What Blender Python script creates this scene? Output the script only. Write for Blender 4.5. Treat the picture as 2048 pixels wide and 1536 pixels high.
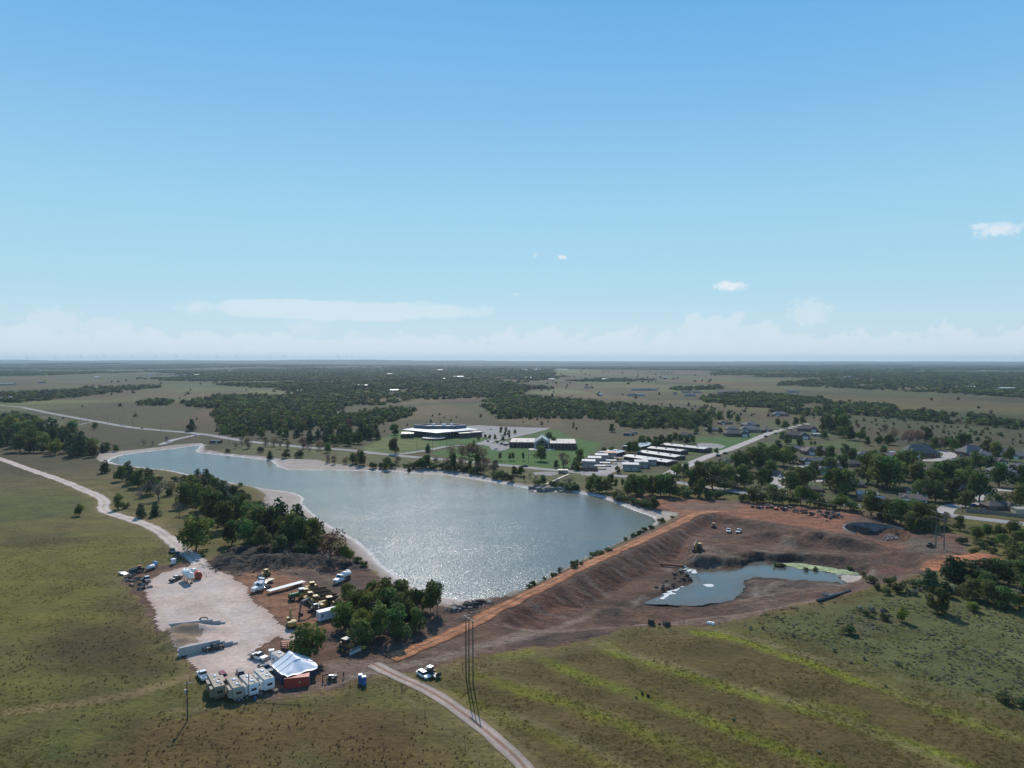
import bpy, bmesh, math, random
import numpy as np
from mathutils import Vector, Matrix
R = math.radians
sc = bpy.context.scene
for o in list(bpy.data.objects):
    bpy.data.objects.remove(o)
COL = sc.collection

# ------------------------------------------------------------------ camera
CAM_H, FPX = 83.0, 1420.0
PITCH = math.atan(48.0 / FPX)
cd = bpy.data.cameras.new("camera")
cam = bpy.data.objects.new("camera", cd)
COL.objects.link(cam)
cam.location = (0, 0, CAM_H)
cam.rotation_euler = (math.pi / 2 - PITCH, 0, 0)
cd.sensor_width = 36.0
cd.lens = 36.0 * FPX / 2048.0
cd.clip_start, cd.clip_end = 1.0, 90000.0
sc.camera = cam

# ------------------------------------------------------------------ sky, sun, exposure
SUN_EL, SUN_AZ = 39.0, -8.0            # azimuth from +Y, positive to the right
sc.view_settings.view_transform = 'Standard'
sc.view_settings.look = 'None'
sc.view_settings.exposure = -0.12
sc.view_settings.gamma = 1.0
sc.view_settings.use_curve_mapping = False
sd = bpy.data.lights.new("sun", 'SUN')
sd.energy, sd.angle, sd.color = 5.0, R(0.53), (1.0, 0.94, 0.85)
sun = bpy.data.objects.new("sun", sd)
COL.objects.link(sun)
_d = Vector((math.sin(R(SUN_AZ)) * math.cos(R(SUN_EL)), math.cos(R(SUN_AZ)) * math.cos(R(SUN_EL)), math.sin(R(SUN_EL))))
sun.rotation_euler = _d.to_track_quat('Z', 'Y').to_euler()
sun.location = (0, 0, 300)

W = bpy.data.worlds.new("World")
sc.world = W
W.use_nodes = True
wt = W.node_tree
wt.nodes.clear()
wn, wl = wt.nodes.new, wt.links.new

def math_n(t, op, a, b=None, c=None, clamp=False):
    n = t.nodes.new("ShaderNodeMath"); n.operation = op; n.use_clamp = clamp
    for i, v in enumerate((a, b, c)):
        if v is None: continue
        if hasattr(v, "links"): t.links.new(v, n.inputs[i])
        else: n.inputs[i].default_value = v
    return n.outputs[0]

def smooth_n(t, v, lo, hi):
    n = t.nodes.new("ShaderNodeMapRange"); n.interpolation_type = 'SMOOTHSTEP'
    t.links.new(v, n.inputs[0])
    n.inputs[1].default_value, n.inputs[2].default_value = lo, hi
    n.inputs[3].default_value, n.inputs[4].default_value = 0.0, 1.0
    return n.outputs[0]

sky = wn("ShaderNodeTexSky"); sky.sky_type = 'NISHITA'; sky.sun_disc = False
sky.sun_elevation, sky.sun_rotation = R(SUN_EL), R(SUN_AZ)
sky.altitude, sky.air_density, sky.dust_density, sky.ozone_density = 400.0, 1.0, 0.35, 2.2
tc = wn("ShaderNodeTexCoord")
sx = wn("ShaderNodeSeparateXYZ"); wl(tc.outputs["Generated"], sx.inputs[0])
az = math_n(wt, 'ARCTAN2', sx.outputs[0], sx.outputs[1])
el = math_n(wt, 'ARCSINE', sx.outputs[2])
cv = wn("ShaderNodeCombineXYZ"); wl(az, cv.inputs[0]); wl(el, cv.inputs[1])

def wnoise(scale, detail, rough, loc=(0, 0, 0), sc3=(1, 1, 1)):
    m = wn("ShaderNodeMapping"); m.inputs[1].default_value = loc; m.inputs[3].default_value = sc3
    wl(cv.outputs[0], m.inputs[0])
    n = wn("ShaderNodeTexNoise"); n.inputs["Scale"].default_value = scale
    n.inputs["Detail"].default_value = detail; n.inputs["Roughness"].default_value = rough
    wl(m.outputs[0], n.inputs["Vector"])
    return n.outputs[0]

n_big = wnoise(5.5, 3, 0.5, (3.1, 0, 0), (1, 0.35, 1))
n_puff = wnoise(34, 6, 0.62, (1.2, 0.4, 0))
n_fine = wnoise(110, 5, 0.65)
# bank of far cumulus along the horizon
top = math_n(wt, 'ADD', math_n(wt, 'MULTIPLY', n_big, 0.105), math_n(wt, 'MULTIPLY', n_puff, 0.075))
hgt = math_n(wt, 'SUBTRACT', math_n(wt, 'SUBTRACT', top, 0.050), el)
bank = math_n(wt, 'MULTIPLY', smooth_n(wt, hgt, 0.0, 0.006), math_n(wt, 'ADD', 0.06, math_n(wt, 'MULTIPLY', n_puff, 0.36)))
# the flat veil on the left
def blob(px, py, wx, wy, e0, e1, amp, nz=0.9, fine=True):
    u = math.atan((px - 1024) / FPX); e = (720 - py) / FPX * math.cos(u)
    a = math_n(wt, 'DIVIDE', math_n(wt, 'SUBTRACT', az, u), wx / FPX)
    b = math_n(wt, 'DIVIDE', math_n(wt, 'SUBTRACT', el, e), wy / FPX)
    r = math_n(wt, 'SQRT', math_n(wt, 'ADD', math_n(wt, 'MULTIPLY', a, a), math_n(wt, 'MULTIPLY', b, b)))
    s = math_n(wt, 'ADD', math_n(wt, 'SUBTRACT', 1.0, r), math_n(wt, 'MULTIPLY', math_n(wt, 'SUBTRACT', n_fine if fine else n_puff, 0.5), nz * 2))
    return math_n(wt, 'MULTIPLY', smooth_n(wt, s, e0, e1), amp)
masks = [bank, blob(690, 622, 330, 22, 0.0, 0.35, 0.36, 0.45, False), blob(580, 612, 150, 15, 0.0, 0.35, 0.40, 0.4, False),
         blob(1458, 573, 40, 13, 0.05, 0.75, 0.75), blob(1990, 463, 56, 16, 0.1, 0.85, 0.62), blob(1955, 458, 22, 9, 0.05, 0.7, 0.5),
         blob(1124, 517, 13, 6, 0.0, 0.7, 0.6, 0.6), blob(1070, 513, 8, 9, 0.1, 0.9, 0.3, 0.7), blob(1033, 590, 10, 5, 0.0, 0.8, 0.3, 0.6),
         blob(1618, 625, 44, 30, 0.0, 0.5, 0.28), blob(110, 640, 50, 26, 0.0, 0.5, 0.22), blob(215, 655, 60, 22, 0.0, 0.5, 0.2), blob(612, 650, 50, 30, 0.1, 0.7, 0.18), blob(845, 608, 26, 8, 0.0, 0.5, 0.22)]
m = masks[0]
for k in masks[1:]:
    m = math_n(wt, 'MAXIMUM', m, k)
# the sky's own colour from the horizon to overhead, laid over the physical sky
ng = math_n(wt, 'DIVIDE', el, 1.5708, clamp=True)
cr_ = wn("ShaderNodeValToRGB"); wl(ng, cr_.inputs[0])
_st = [(0.0, (0.62, 0.77, 0.885)), (0.026, (0.56, 0.75, 0.88)), (0.058, (0.45, 0.725, 0.87)), (0.13, (0.345, 0.665, 0.88)), (0.21, (0.225, 0.535, 0.865)), (0.31, (0.120, 0.42, 0.84)), (0.55, (0.075, 0.23, 0.58)), (1.0, (0.040, 0.14, 0.40))]
_e = cr_.color_ramp.elements
while len(_e) < len(_st): _e.new(0.5)
for i_, (p_, c_) in enumerate(_st): _e[i_].position = p_; _e[i_].color = (*c_, 1)
sc10 = wn("ShaderNodeVectorMath"); sc10.operation = 'SCALE'; wl(cr_.outputs[0], sc10.inputs[0]); sc10.inputs["Scale"].default_value = 10.6
mb_ = wn("ShaderNodeMix"); mb_.data_type = 'RGBA'; mb_.inputs["Factor"].default_value = 0.9
wl(sky.outputs[0], mb_.inputs["A"]); wl(sc10.outputs[0], mb_.inputs["B"])
mx = wn("ShaderNodeMix"); mx.data_type = 'RGBA'
wl(m, mx.inputs["Factor"]); wl(mb_.outputs["Result"], mx.inputs["A"])
mx.inputs["B"].default_value = (9.6, 9.9, 10.2, 1)
bg = wn("ShaderNodeBackground"); bg.inputs["Strength"].default_value = 0.1
wo = wn("ShaderNodeOutputWorld")
wl(mx.outputs["Result"], bg.inputs[0]); wl(bg.outputs[0], wo.inputs[0])

# ------------------------------------------------------------------ numeric helpers
def unproj(px, py, z=0.0):
    px = np.asarray(px, float); py = np.asarray(py, float)
    dx = (px - 1024) / FPX; dy = -(py - 768) / FPX
    Y = math.cos(PITCH) + dy * math.sin(PITCH); Z = -math.sin(PITCH) + dy * math.cos(PITCH)
    t = (CAM_H - z) / -Z
    return dx * t, Y * t

def PL(pts, z=0.0):
    a = np.array(pts, float)
    x, y = unproj(a[:, 0], a[:, 1], z)
    return np.stack([x, y], 1)

def hsh(xi, yi, seed):
    n = (xi.astype(np.int64) * 374761393 + yi.astype(np.int64) * 668265263 + seed * 144665) & 0xFFFFFFFF
    n = ((n ^ (n >> 13)) * 1274126177) & 0xFFFFFFFF
    return ((n ^ (n >> 16)) & 0xFFFFFF) / float(0xFFFFFF)

def vnoise(x, y, seed=0):
    xi = np.floor(x); yi = np.floor(y)
    fx = x - xi; fy = y - yi
    fx = fx * fx * (3 - 2 * fx); fy = fy * fy * (3 - 2 * fy)
    a = hsh(xi, yi, seed); b = hsh(xi + 1, yi, seed); c = hsh(xi, yi + 1, seed); d = hsh(xi + 1, yi + 1, seed)
    return (a * (1 - fx) + b * fx) * (1 - fy) + (c * (1 - fx) + d * fx) * fy

def fbm(x, y, octv=4, seed=0, gain=0.5):
    s = 0; a = 1.0; t = 0
    for i in range(octv):
        s = s + a * vnoise(x * 2 ** i + 17.3 * i, y * 2 ** i - 9.1 * i, seed + i); t += a; a *= gain
    return s / t

def sstep(v, lo, hi):
    t = np.clip((v - lo) / (hi - lo), 0, 1)
    return t * t * (3 - 2 * t)

def _box(X, Y, P, m):
    return (X > P[:, 0].min() - m) & (X < P[:, 0].max() + m) & (Y > P[:, 1].min() - m) & (Y < P[:, 1].max() + m)

def sdf_poly(X, Y, P, margin=40.0):
    out = np.full(X.shape, margin)
    k = _box(X, Y, P, margin)
    x, y = X[k], Y[k]
    d2 = np.full(x.shape, 1e18); ins = np.zeros(x.shape, bool)
    n = len(P)
    for i in range(n):
        ax, ay = P[i]; bx, by = P[(i + 1) % n]
        ex, ey = bx - ax, by - ay
        t = np.clip(((x - ax) * ex + (y - ay) * ey) / (ex * ex + ey * ey + 1e-9), 0, 1)
        d2 = np.minimum(d2, (x - ax - t * ex) ** 2 + (y - ay - t * ey) ** 2)
        c = (ay > y) != (by > y)
        ins ^= c & (x < ex * (y - ay) / (by - ay if by != ay else 1e-9) + ax)
    out[k] = np.where(ins, -np.sqrt(d2), np.sqrt(d2))
    return np.minimum(out, margin)

def sdf_line(X, Y, P, margin=30.0):
    out = np.full(X.shape, margin)
    k = _box(X, Y, P, margin)
    x, y = X[k], Y[k]
    d2 = np.full(x.shape, 1e18)
    for i in range(len(P) - 1):
        ax, ay = P[i]; ex, ey = P[i + 1] - P[i]
        t = np.clip(((x - ax) * ex + (y - ay) * ey) / (ex * ex + ey * ey + 1e-9), 0, 1)
        d2 = np.minimum(d2, (x - ax - t * ex) ** 2 + (y - ay - t * ey) ** 2)
    out[k] = np.sqrt(d2)
    return np.minimum(out, margin)

def spline(P, per=6):
    P = np.asarray(P, float); out = []
    for i in range(len(P) - 1):
        p0 = P[max(i - 1, 0)]; p1 = P[i]; p2 = P[i + 1]; p3 = P[min(i + 2, len(P) - 1)]
        for t in np.linspace(0, 1, per, endpoint=False):
            out.append(0.5 * ((2 * p1) + (-p0 + p2) * t + (2 * p0 - 5 * p1 + 4 * p2 - p3) * t * t + (-p0 + 3 * p1 - 3 * p2 + p3) * t ** 3))
    out.append(P[-1])
    return np.array(out)

# ------------------------------------------------------------------ materials
MATS = {}
def new_mat(name):
    m_ = bpy.data.materials.new(name); m_.use_nodes = True
    t = m_.node_tree; t.nodes.clear()
    o_ = t.nodes.new("ShaderNodeOutputMaterial"); p_ = t.nodes.new("ShaderNodeBsdfPrincipled")
    t.links.new(p_.outputs[0], o_.inputs[0])
    return m_, t, p_, o_

def noise_n(t, scale, detail=3, rough=0.55, vec=None, dist=0.0):
    n = t.nodes.new("ShaderNodeTexNoise")
    n.inputs["Scale"].default_value = scale; n.inputs["Detail"].default_value = detail
    n.inputs["Roughness"].default_value = rough; n.inputs["Distortion"].default_value = dist
    if vec is not None: t.links.new(vec, n.inputs["Vector"])
    return n.outputs[0]

def ramp_n(t, v, stops):
    n = t.nodes.new("ShaderNodeValToRGB"); t.links.new(v, n.inputs[0])
    e = n.color_ramp.elements
    while len(e) < len(stops): e.new(0.5)
    for i, (p, c) in enumerate(stops):
        e[i].position = p; e[i].color = (c, c, c, 1) if not isinstance(c, tuple) else (*c, 1)
    return n.outputs[0]

def mixc(t, f, a, b, mode='MIX'):
    n = t.nodes.new("ShaderNodeMix"); n.data_type = 'RGBA'; n.blend_type = mode
    for v, s in ((f, "Factor"), (a, "A"), (b, "B")):
        if hasattr(v, "links"): t.links.new(v, n.inputs[s])
        elif isinstance(v, (int, float)): n.inputs[s].default_value = v
        else: n.inputs[s].default_value = (*v, 1) if len(v) == 3 else v
    return n.outputs["Result"]

def paint(name, col, rough=0.5, metal=0.0, dirt=0.25, scale=1.5, bump=0.0, spec=0.4, noise_col=None):
    """a painted, metal, plastic or masonry surface with uneven dirt in its colour and gloss"""
    if name in MATS: return MATS[name]
    m_, t, p, o_ = new_mat(name)
    ob = t.nodes.new("ShaderNodeTexCoord")
    n = noise_n(t, scale, 5, 0.65, ob.outputs["Object"])
    n2 = noise_n(t, scale * 6, 3, 0.6, ob.outputs["Object"])
    f = math_n(t, 'MULTIPLY', ramp_n(t, n, [(0.35, 0.0), (0.75, 1.0)]), dirt)
    dk = noise_col or tuple(c * 0.55 + 0.02 for c in col)
    c1 = mixc(t, f, col, dk)
    c2 = mixc(t, math_n(t, 'MULTIPLY', n2, dirt * 0.5), c1, tuple(min(1, c * 0.7 + 0.03) for c in col))
    t.links.new(c2, p.inputs["Base Color"])
    t.links.new(math_n(t, 'ADD', rough, math_n(t, 'MULTIPLY', f, 0.3), clamp=True), p.inputs["Roughness"])
    p.inputs["Metallic"].default_value = metal
    p.inputs["Specular IOR Level"].default_value = spec
    if bump:
        b = t.nodes.new("ShaderNodeBump"); b.inputs["Strength"].default_value = bump; b.inputs["Distance"].default_value = 0.05
        t.links.new(n2, b.inputs["Height"]); t.links.new(b.outputs[0], p.inputs["Normal"])
    MATS[name] = m_
    return m_

def earth(name, lo=0.7, hi=1.25, s1=0.09, s2=0.7, s3=3.0, bump=0.6, dist=0.25, rough=0.95, stretch=None, tracks=0.0):
    """ground surface: albedo from the mesh attribute Col, broken up by three sizes of grain"""
    m_, t, p, o_ = new_mat(name)
    a = t.nodes.new("ShaderNodeAttribute"); a.attribute_name = "Col"
    g = t.nodes.new("ShaderNodeNewGeometry")
    vec = g.outputs["Position"]
    if stretch:
        mp = t.nodes.new("ShaderNodeMapping"); mp.inputs[2].default_value = (0, 0, stretch[0]); mp.inputs[3].default_value = (1, stretch[1], 1)
        t.links.new(vec, mp.inputs[0]); vec2 = mp.outputs[0]
    else: vec2 = vec
    n1 = noise_n(t, s1, 4, 0.6, vec2); n2 = noise_n(t, s2, 4, 0.65, vec2, 0.4); n3 = noise_n(t, s3, 3, 0.7, vec)
    f1 = ramp_n(t, n1, [(0.3, lo), (0.7, hi)]); f2 = ramp_n(t, n2, [(0.28, lo * 0.92), (0.72, hi)]); f3 = ramp_n(t, n3, [(0.3, lo), (0.7, hi)])
    c = mixc(t, 1.0, a.outputs["Color"], f1, 'MULTIPLY'); c = mixc(t, 1.0, c, f2, 'MULTIPLY'); c = mixc(t, 0.8, c, f3, 'MULTIPLY')
    if tracks:
        w = t.nodes.new("ShaderNodeTexNoise"); w.inputs["Scale"].default_value = 0.035; w.inputs["Detail"].default_value = 2
        t.links.new(vec2, w.inputs["Vector"])
        s = math_n(t, 'SINE', math_n(t, 'MULTIPLY', w.outputs[0], 240.0))
        c = mixc(t, math_n(t, 'MULTIPLY', smooth_n(t, s, 0.55, 0.95), tracks), c, (0.62, 0.55, 0.5), 'MULTIPLY')
    t.links.new(c, p.inputs["Base Color"])
    p.inputs["Roughness"].default_value = rough; p.inputs["Specular IOR Level"].default_value = 0.15
    b = t.nodes.new("ShaderNodeBump"); b.inputs["Strength"].default_value = bump; b.inputs["Distance"].default_value = dist
    t.links.new(math_n(t, 'ADD', n2, math_n(t, 'MULTIPLY', n3, 0.5)), b.inputs["Height"]); t.links.new(b.outputs[0], p.inputs["Normal"])
    MATS[name] = m_
    return m_

def link(o, parent=None, label=None, cat=None, group=None, kind=None):
    COL.objects.link(o)
    if parent is not None: o.parent = parent
    if label: o["label"] = label
    if cat: o["category"] = cat
    if group: o["group"] = group
    if kind: o["kind"] = kind
    return o
# ------------------------------------------------------------------ TERRAIN: plan outlines (measured from the photograph, held in metres)
ZW, ZP = -1.2, -5.2                    # lake and pond levels
LAKE = PL([(217,923),(228,917),(246,910),(275,906),(308,902),(349,898),(385,892),(402,890),(396,897),(390,901),(396,906),(410,907),(448,911),(478,914),(524,919.5),(542,921.5),(554,934),(573,940),(600,941),(634,941),(680,941.5),(729,941.6),(800,944),(820,946.6),(889,950),(953,959.5),(1018,970),(1054,977),(1069,984),(1100,983),(1145,985),(1160,988),(1200,994.5),(1239,1010),(1279,1026),(1302.5,1034),(1310,1042),(1302,1050),(1284,1061),(1225,1089),(1160,1118),(1100,1150),(1035,1182),(1005,1192),(985,1194),(950,1197),(920,1198),(873,1190.6),(850,1182),(836,1174),(806,1160),(792,1149),(769,1132),(763,1127),(745,1105),(716,1080.5),(677,1060),(646,1041.5),(622,1021),(608,1008.7),(611,996),(601,990),(585,984.5),(560,981),(523,977),(501,972),(474,968.7),(430,958),(380,950),(330,940),(280,935),(240,930)], ZW)
BEACH = PL([(192,919),(197,905),(240,902),(300,896),(350,890),(402,886),(415,890),(412,900),(450,907),(480,910),(530,914.5),(545,917),(570,919),(640,922),(655,928),(700,931),(762,936),(790,937),(830,938),(890,941),(925,947),(960,954),(1010,963),(1056,971),(1070,972),(1110,974),(1150,980),(1200,988),(1240,1000),(1280,1014),(1320,1024),(1356,1027),(1353,1036),(1330,1046),(1295,1061),(1225,1092),(1160,1121),(1035,1186),(990,1197),(960,1208),(930,1216),(900,1219),(872,1209),(840,1196),(800,1175),(770,1168),(755,1152),(733,1128),(708,1110),(702,1098),(688,1081),(660,1073),(632,1063),(593,1045),(571,1036),(556,1028),(536,1020),(522,1015),(531,998),(525,986),(500,974),(474,970),(430,959.5),(380,951.5),(330,941),(280,936),(240,931.5),(205,926)], -0.6)
CREST_PX = [(776,1315),(836,1293),(888,1270),(948,1243),(1000,1217),(1080,1178),(1160,1138),(1265,1090),(1345,1054),(1397,1028),(1440,1021)]
CREST = spline(PL(CREST_PX, 0.5), 4)
_t = np.gradient(CREST, axis=0); _t /= np.linalg.norm(_t, axis=1)[:, None]
CN = np.stack([_t[:, 1], -_t[:, 0]], 1)               # towards the pit
_off = lambda d, a, b: (CREST + CN * d)[a:b]
PIT1 = np.concatenate([_off(2.6, 12, 39), PL([(1500,1040),(1600,1066),(1700,1082),(1780,1092),(1850,1112),(1862,1135),(1800,1168),(1700,1192),(1600,1212),(1500,1230),(1400,1241),(1300,1252),(1200,1262),(1100,1268),(1040,1262)])])
PIT2 = np.concatenate([_off(8.5, 19, 33), PL([(1395,1122),(1430,1118),(1480,1122),(1520,1112),(1600,1112),(1700,1120),(1750,1138),(1760,1160),(1700,1184),(1560,1196),(1490,1212),(1440,1222),(1330,1230),(1240,1232)], -4)])
POND = PL([(1300,1205.6),(1345,1208),(1387,1208),(1424,1204),(1458,1198),(1476,1186),(1483,1172),(1482,1165),(1477,1160),(1498,1154),(1542,1157),(1582,1159),(1622,1162),(1648,1161.5),(1690,1165),(1677,1151.5),(1648,1143.6),(1619,1141),(1587,1136),(1556,1131),(1524,1123),(1506,1125),(1487,1133),(1463,1141),(1424,1142),(1397,1141),(1371,1135.7),(1363,1137),(1371,1145),(1392,1157),(1397,1162),(1384,1170),(1345,1183),(1318,1199)], ZP)
ALGAE = PL([(1518,1122),(1545,1126),(1575,1125),(1610,1127),(1650,1134),(1690,1140),(1722,1146),(1718,1151),(1690,1149),(1655,1144),(1625,1140),(1600,1139),(1580,1133),(1550,1131)], ZP)
DIRT = PL([(412,1128),(440,1108),(480,1091),(540,1083),(600,1086),(640,1092),(700,1108),(745,1130),(770,1160),(800,1172),(850,1196),(900,1214),(960,1208),(985,1199),(1035,1187),(1160,1122),(1225,1093),(1300,1060),(1335,1047),(1358,1034),(1330,1024),(1260,1005),(1238,993),(1300,990),(1360,996),(1440,1000),(1500,1004),(1600,1013),(1690,1020),(1760,1030),(1810,1050),(1850,1066),(1905,1068),(1945,1085),(1930,1100),(1985,1112),(2002,1126),(1960,1137),(1900,1140),(1850,1143),(1800,1160),(1745,1168),(1715,1180),(1690,1190),(1635,1202),(1556,1217),(1450,1244),(1400,1250),(1330,1253),(1265,1251),(1215,1271),(1170,1284),(1110,1292),(1050,1298),(1000,1302),(960,1309),(925,1319),(890,1330),(850,1338),(800,1345),(760,1352),(700,1368),(640,1383),(600,1391),(540,1397),(430,1385),(395,1345),(362,1318),(335,1282),(300,1240),(275,1195),(245,1160),(238,1145),(262,1140),(330,1128),(372,1124)])
MULCH = PL([(411,1126),(430,1110),(480,1093),(540,1085),(600,1089),(640,1097),(700,1112),(730,1128),(745,1142),(710,1142),(660,1132),(615,1132),(570,1136),(500,1141),(460,1144),(430,1137)])
PAD = PL([(412,1130),(421,1137),(440,1146),(460,1153),(489,1173),(503,1197),(520,1213),(537,1229),(550,1238),(562,1247),(572,1256),(597,1261),(604,1268),(585,1280),(556,1270),(545,1275),(536,1283),(507,1300),(512,1310),(540,1316),(560,1322),(552,1345),(540,1362),(470,1352),(410,1345),(388,1339),(366,1315),(345,1289),(328,1265),(316,1245),(308,1226),(294,1200),(287,1183),(296,1164),(325,1147),(369,1135),(381,1130),(386,1124),(372,1113),(380,1108),(396,1118)])
ROAD_A = spline(PL([(-60,899),(0,918),(61,939.5),(123,961),(164,978.5),(197,993),(209,1005),(206,1016),(214,1024),(232,1030.5),(277,1044),(318,1062.5),(344,1083),(366,1100),(388,1117),(402,1130)]), 6)
ROAD_B = spline(PL([(700,1322),(742,1327),(760,1336),(786,1349),(820,1364),(856,1381),(900,1408),(945,1441),(985,1472),(1020,1502),(1045,1528),(1066,1560),(1080,1600),(1085,1680)]), 6)
HWY_L = spline(PL([(-260,806),(0,812),(60,819),(115,830),(190,843),(270,856),(400,868),(480,880.5),(517,885),(577,891),(617,895),(651,897),(709,901),(760,907.5),(831,914.5),(910,921),(949,925),(996,929.5),(1039,933),(1082,938),(1125,941.5),(1168,946),(1249,953),(1296,957),(1351,965),(1390,971),(1478,984),(1556,993),(1640,1003),(1710,1012),(1800,1020),(1887,1029),(1950,1037),(2048,1048),(2300,1078)]), 4)
ST_MAIN = spline(PL([(1330,953),(1352,941),(1385,926),(1410,916),(1431,908),(1462,897),(1494,884.5),(1525,872.5),(1556,862),(1585,855),(1620,847)]), 5)
ST_2 = spline(PL([(1556,993),(1557,975),(1556,960),(1554,952)]), 4)
ST_3 = spline(PL([(1598,933),(1630,929),(1670,924)]), 4)
ST_4 = spline(PL([(1620,962),(1690,960),(1730,950),(1770,957)]), 4)
ST_5 = spline(PL([(1805,913),(1850,921),(1890,918),(1900,908),(1880,902)]), 4)
ST_6 = spline(PL([(1887,1028),(1900,1015),(1945,1006),(1955,990),(1990,980),(2050,985)]), 4)
DRIVE1 = spline(PL([(740,907),(800,908),(850,901),(900,892),(960,889),(1000,879),(1060,866),(1097,857)]), 4)
LOT1 = PL([(900,853),(960,851),(1006,854),(1097,856.5),(1060,866),(1015,877),(965,889),(948,888),(985,876),(936,871)])
LOT2 = PL([(960,889),(990,886),(1012,883),(1022,888),(1022,896),(1004,902),(984,901),(978,893)])
LOT3 = PL([(1392,886),(1430,887),(1454,892),(1440,897),(1396,894)])
LOT4 = PL([(1212,952),(1160,950),(1195,936),(1240,922),(1262,919),(1275,926),(1245,938)])
BOAT = PL([(1065,946),(1095,944),(1125,946),(1100,953),(1070,951)])
LAWN1 = PL([(716,897),(770,874),(800,862),(880,862),(945,868),(985,875),(965,887),(900,890),(860,900),(800,906),(745,905)])
LAWN2 = PL([(850,908),(900,895),(960,891),(1060,868),(1096,858),(1120,862),(1150,876),(1210,886),(1190,906),(1160,925),(1140,940),(1060,933),(1000,928),(930,920)])
LAWN3 = PL([(1390,878),(1450,870),(1530,872),(1470,895),(1455,902),(1400,899)])
MAIN_ST_W = 4.6

def grow(a, b, s0, g, smax=900):
    out = [a]; s = s0
    while out[-1] < b:
        out.append(out[-1] + s); s = min(s * g, smax)
    return out
STEP = 1.2
_r = grow(345, 24000, STEP, 1.085)
xs = np.array([-v for v in _r[:0:-1]] + list(np.arange(-345, 345.01, STEP)) + _r[1:])
_n = grow(0, 120, STEP * 2, 1.2)
ys = np.array([120 - v for v in _n[:0:-1]] + list(np.arange(120, 475, STEP)) + grow(475, 27000, STEP, 1.042, 420))
X, Y = np.meshgrid(xs, ys)
DIST = np.hypot(X, Y)
near = DIST < 700

sLake = sdf_poly(X, Y, LAKE, 60); sBeach = sdf_poly(X, Y, BEACH, 60)
sDirt = sdf_poly(X, Y, DIRT, 40); sPit1 = np.minimum(sdf_poly(X, Y, PIT1, 40), sdf_poly(X, Y, PL([(1692,1050),(1720,1044),(1768,1045),(1815,1066),(1862,1108),(1760,1104),(1714,1066)]), 40)); sPit2 = sdf_poly(X, Y, PIT2, 40)
sPond = np.minimum(sdf_poly(X, Y, POND, 40), sdf_poly(X, Y, ALGAE, 40)) + (fbm(X / 4, Y / 4, 3, 47) - .5) * 2.6; sMulch = sdf_poly(X, Y, MULCH, 40); sPad = sdf_poly(X, Y, PAD, 40)
sCrest = sdf_line(X, Y, CREST, 60); sRA = sdf_line(X, Y, ROAD_A, 60); sRB = sdf_line(X, Y, ROAD_B, 60)
sHwy = sdf_line(X, Y, HWY_L, 60)

def nz(scale, octv=3, seed=0, gain=0.55):
    return fbm(X / scale, Y / scale, octv, seed, gain) - 0.5

wob = nz(5, 3, 5)
sDirtN = sDirt + wob * 3.2; sPadN = sPad + nz(10, 3, 8) * 1.8; sMulchN = sMulch + wob * 4

# heights
H = nz(60, 3, 1) * 0.9 * np.clip(DIST / 200, 0.6, 2)
H *= sstep(np.minimum(sPad, np.minimum(sHwy, sRA)), 0, 12)
far_amp = 6 * sstep(DIST, 700, 2500) + 30 * sstep(DIST, 2500, 9000) + 44 * sstep(DIST, 9000, 20000) * sstep(-X / DIST, -0.2, 0.4)
H = H + 44 * sstep(DIST, 13000, 21000) * (0.55 + 0.45 * sstep(-X / DIST, -0.5, 0.2)) * (0.6 + 0.8 * fbm(X / 2400, Y / 9000, 3, 34))
H = H + 22 * sstep(DIST, 5000, 9000) * np.maximum(0, fbm(X / 1300, Y / 5000, 3, 32) - 0.5) * 3 * sstep(-X / DIST, -0.35, 0.2)
H = H + far_amp * (fbm(X / 2600, Y / 2600, 4, 31) - 0.42) * 1.6
H -= 6 * sstep(DIST, 700, 2500) * 0.1
H = H + np.where(sDirtN < 0, nz(2.8, 3, 12) * 0.55 + nz(9, 2, 13) * 0.8, 0) * sstep(-sDirtN, 0, 4) * sstep(sPadN, 0, 3) * (0.12 + 0.88 * sstep(sCrest, 20, 28))
crest_z = 0.9 * sstep(Y, 215, 250) * (1 - sstep(Y, 372, 392))
H = H * (1 - np.exp(-(sCrest / 5) ** 2)) + crest_z * sstep(-sCrest, -11, -3)
rough_slope = nz(1.8, 3, 40) * 0.5 * sstep(sCrest, 20, 26)
H -= 2.6 * sstep(-sPit1, 0, 8.5) + 2.7 * sstep(-sPit2, 0, 7.5)
H += sstep(-sPit1, 1, 6) * rough_slope * 0.8
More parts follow.
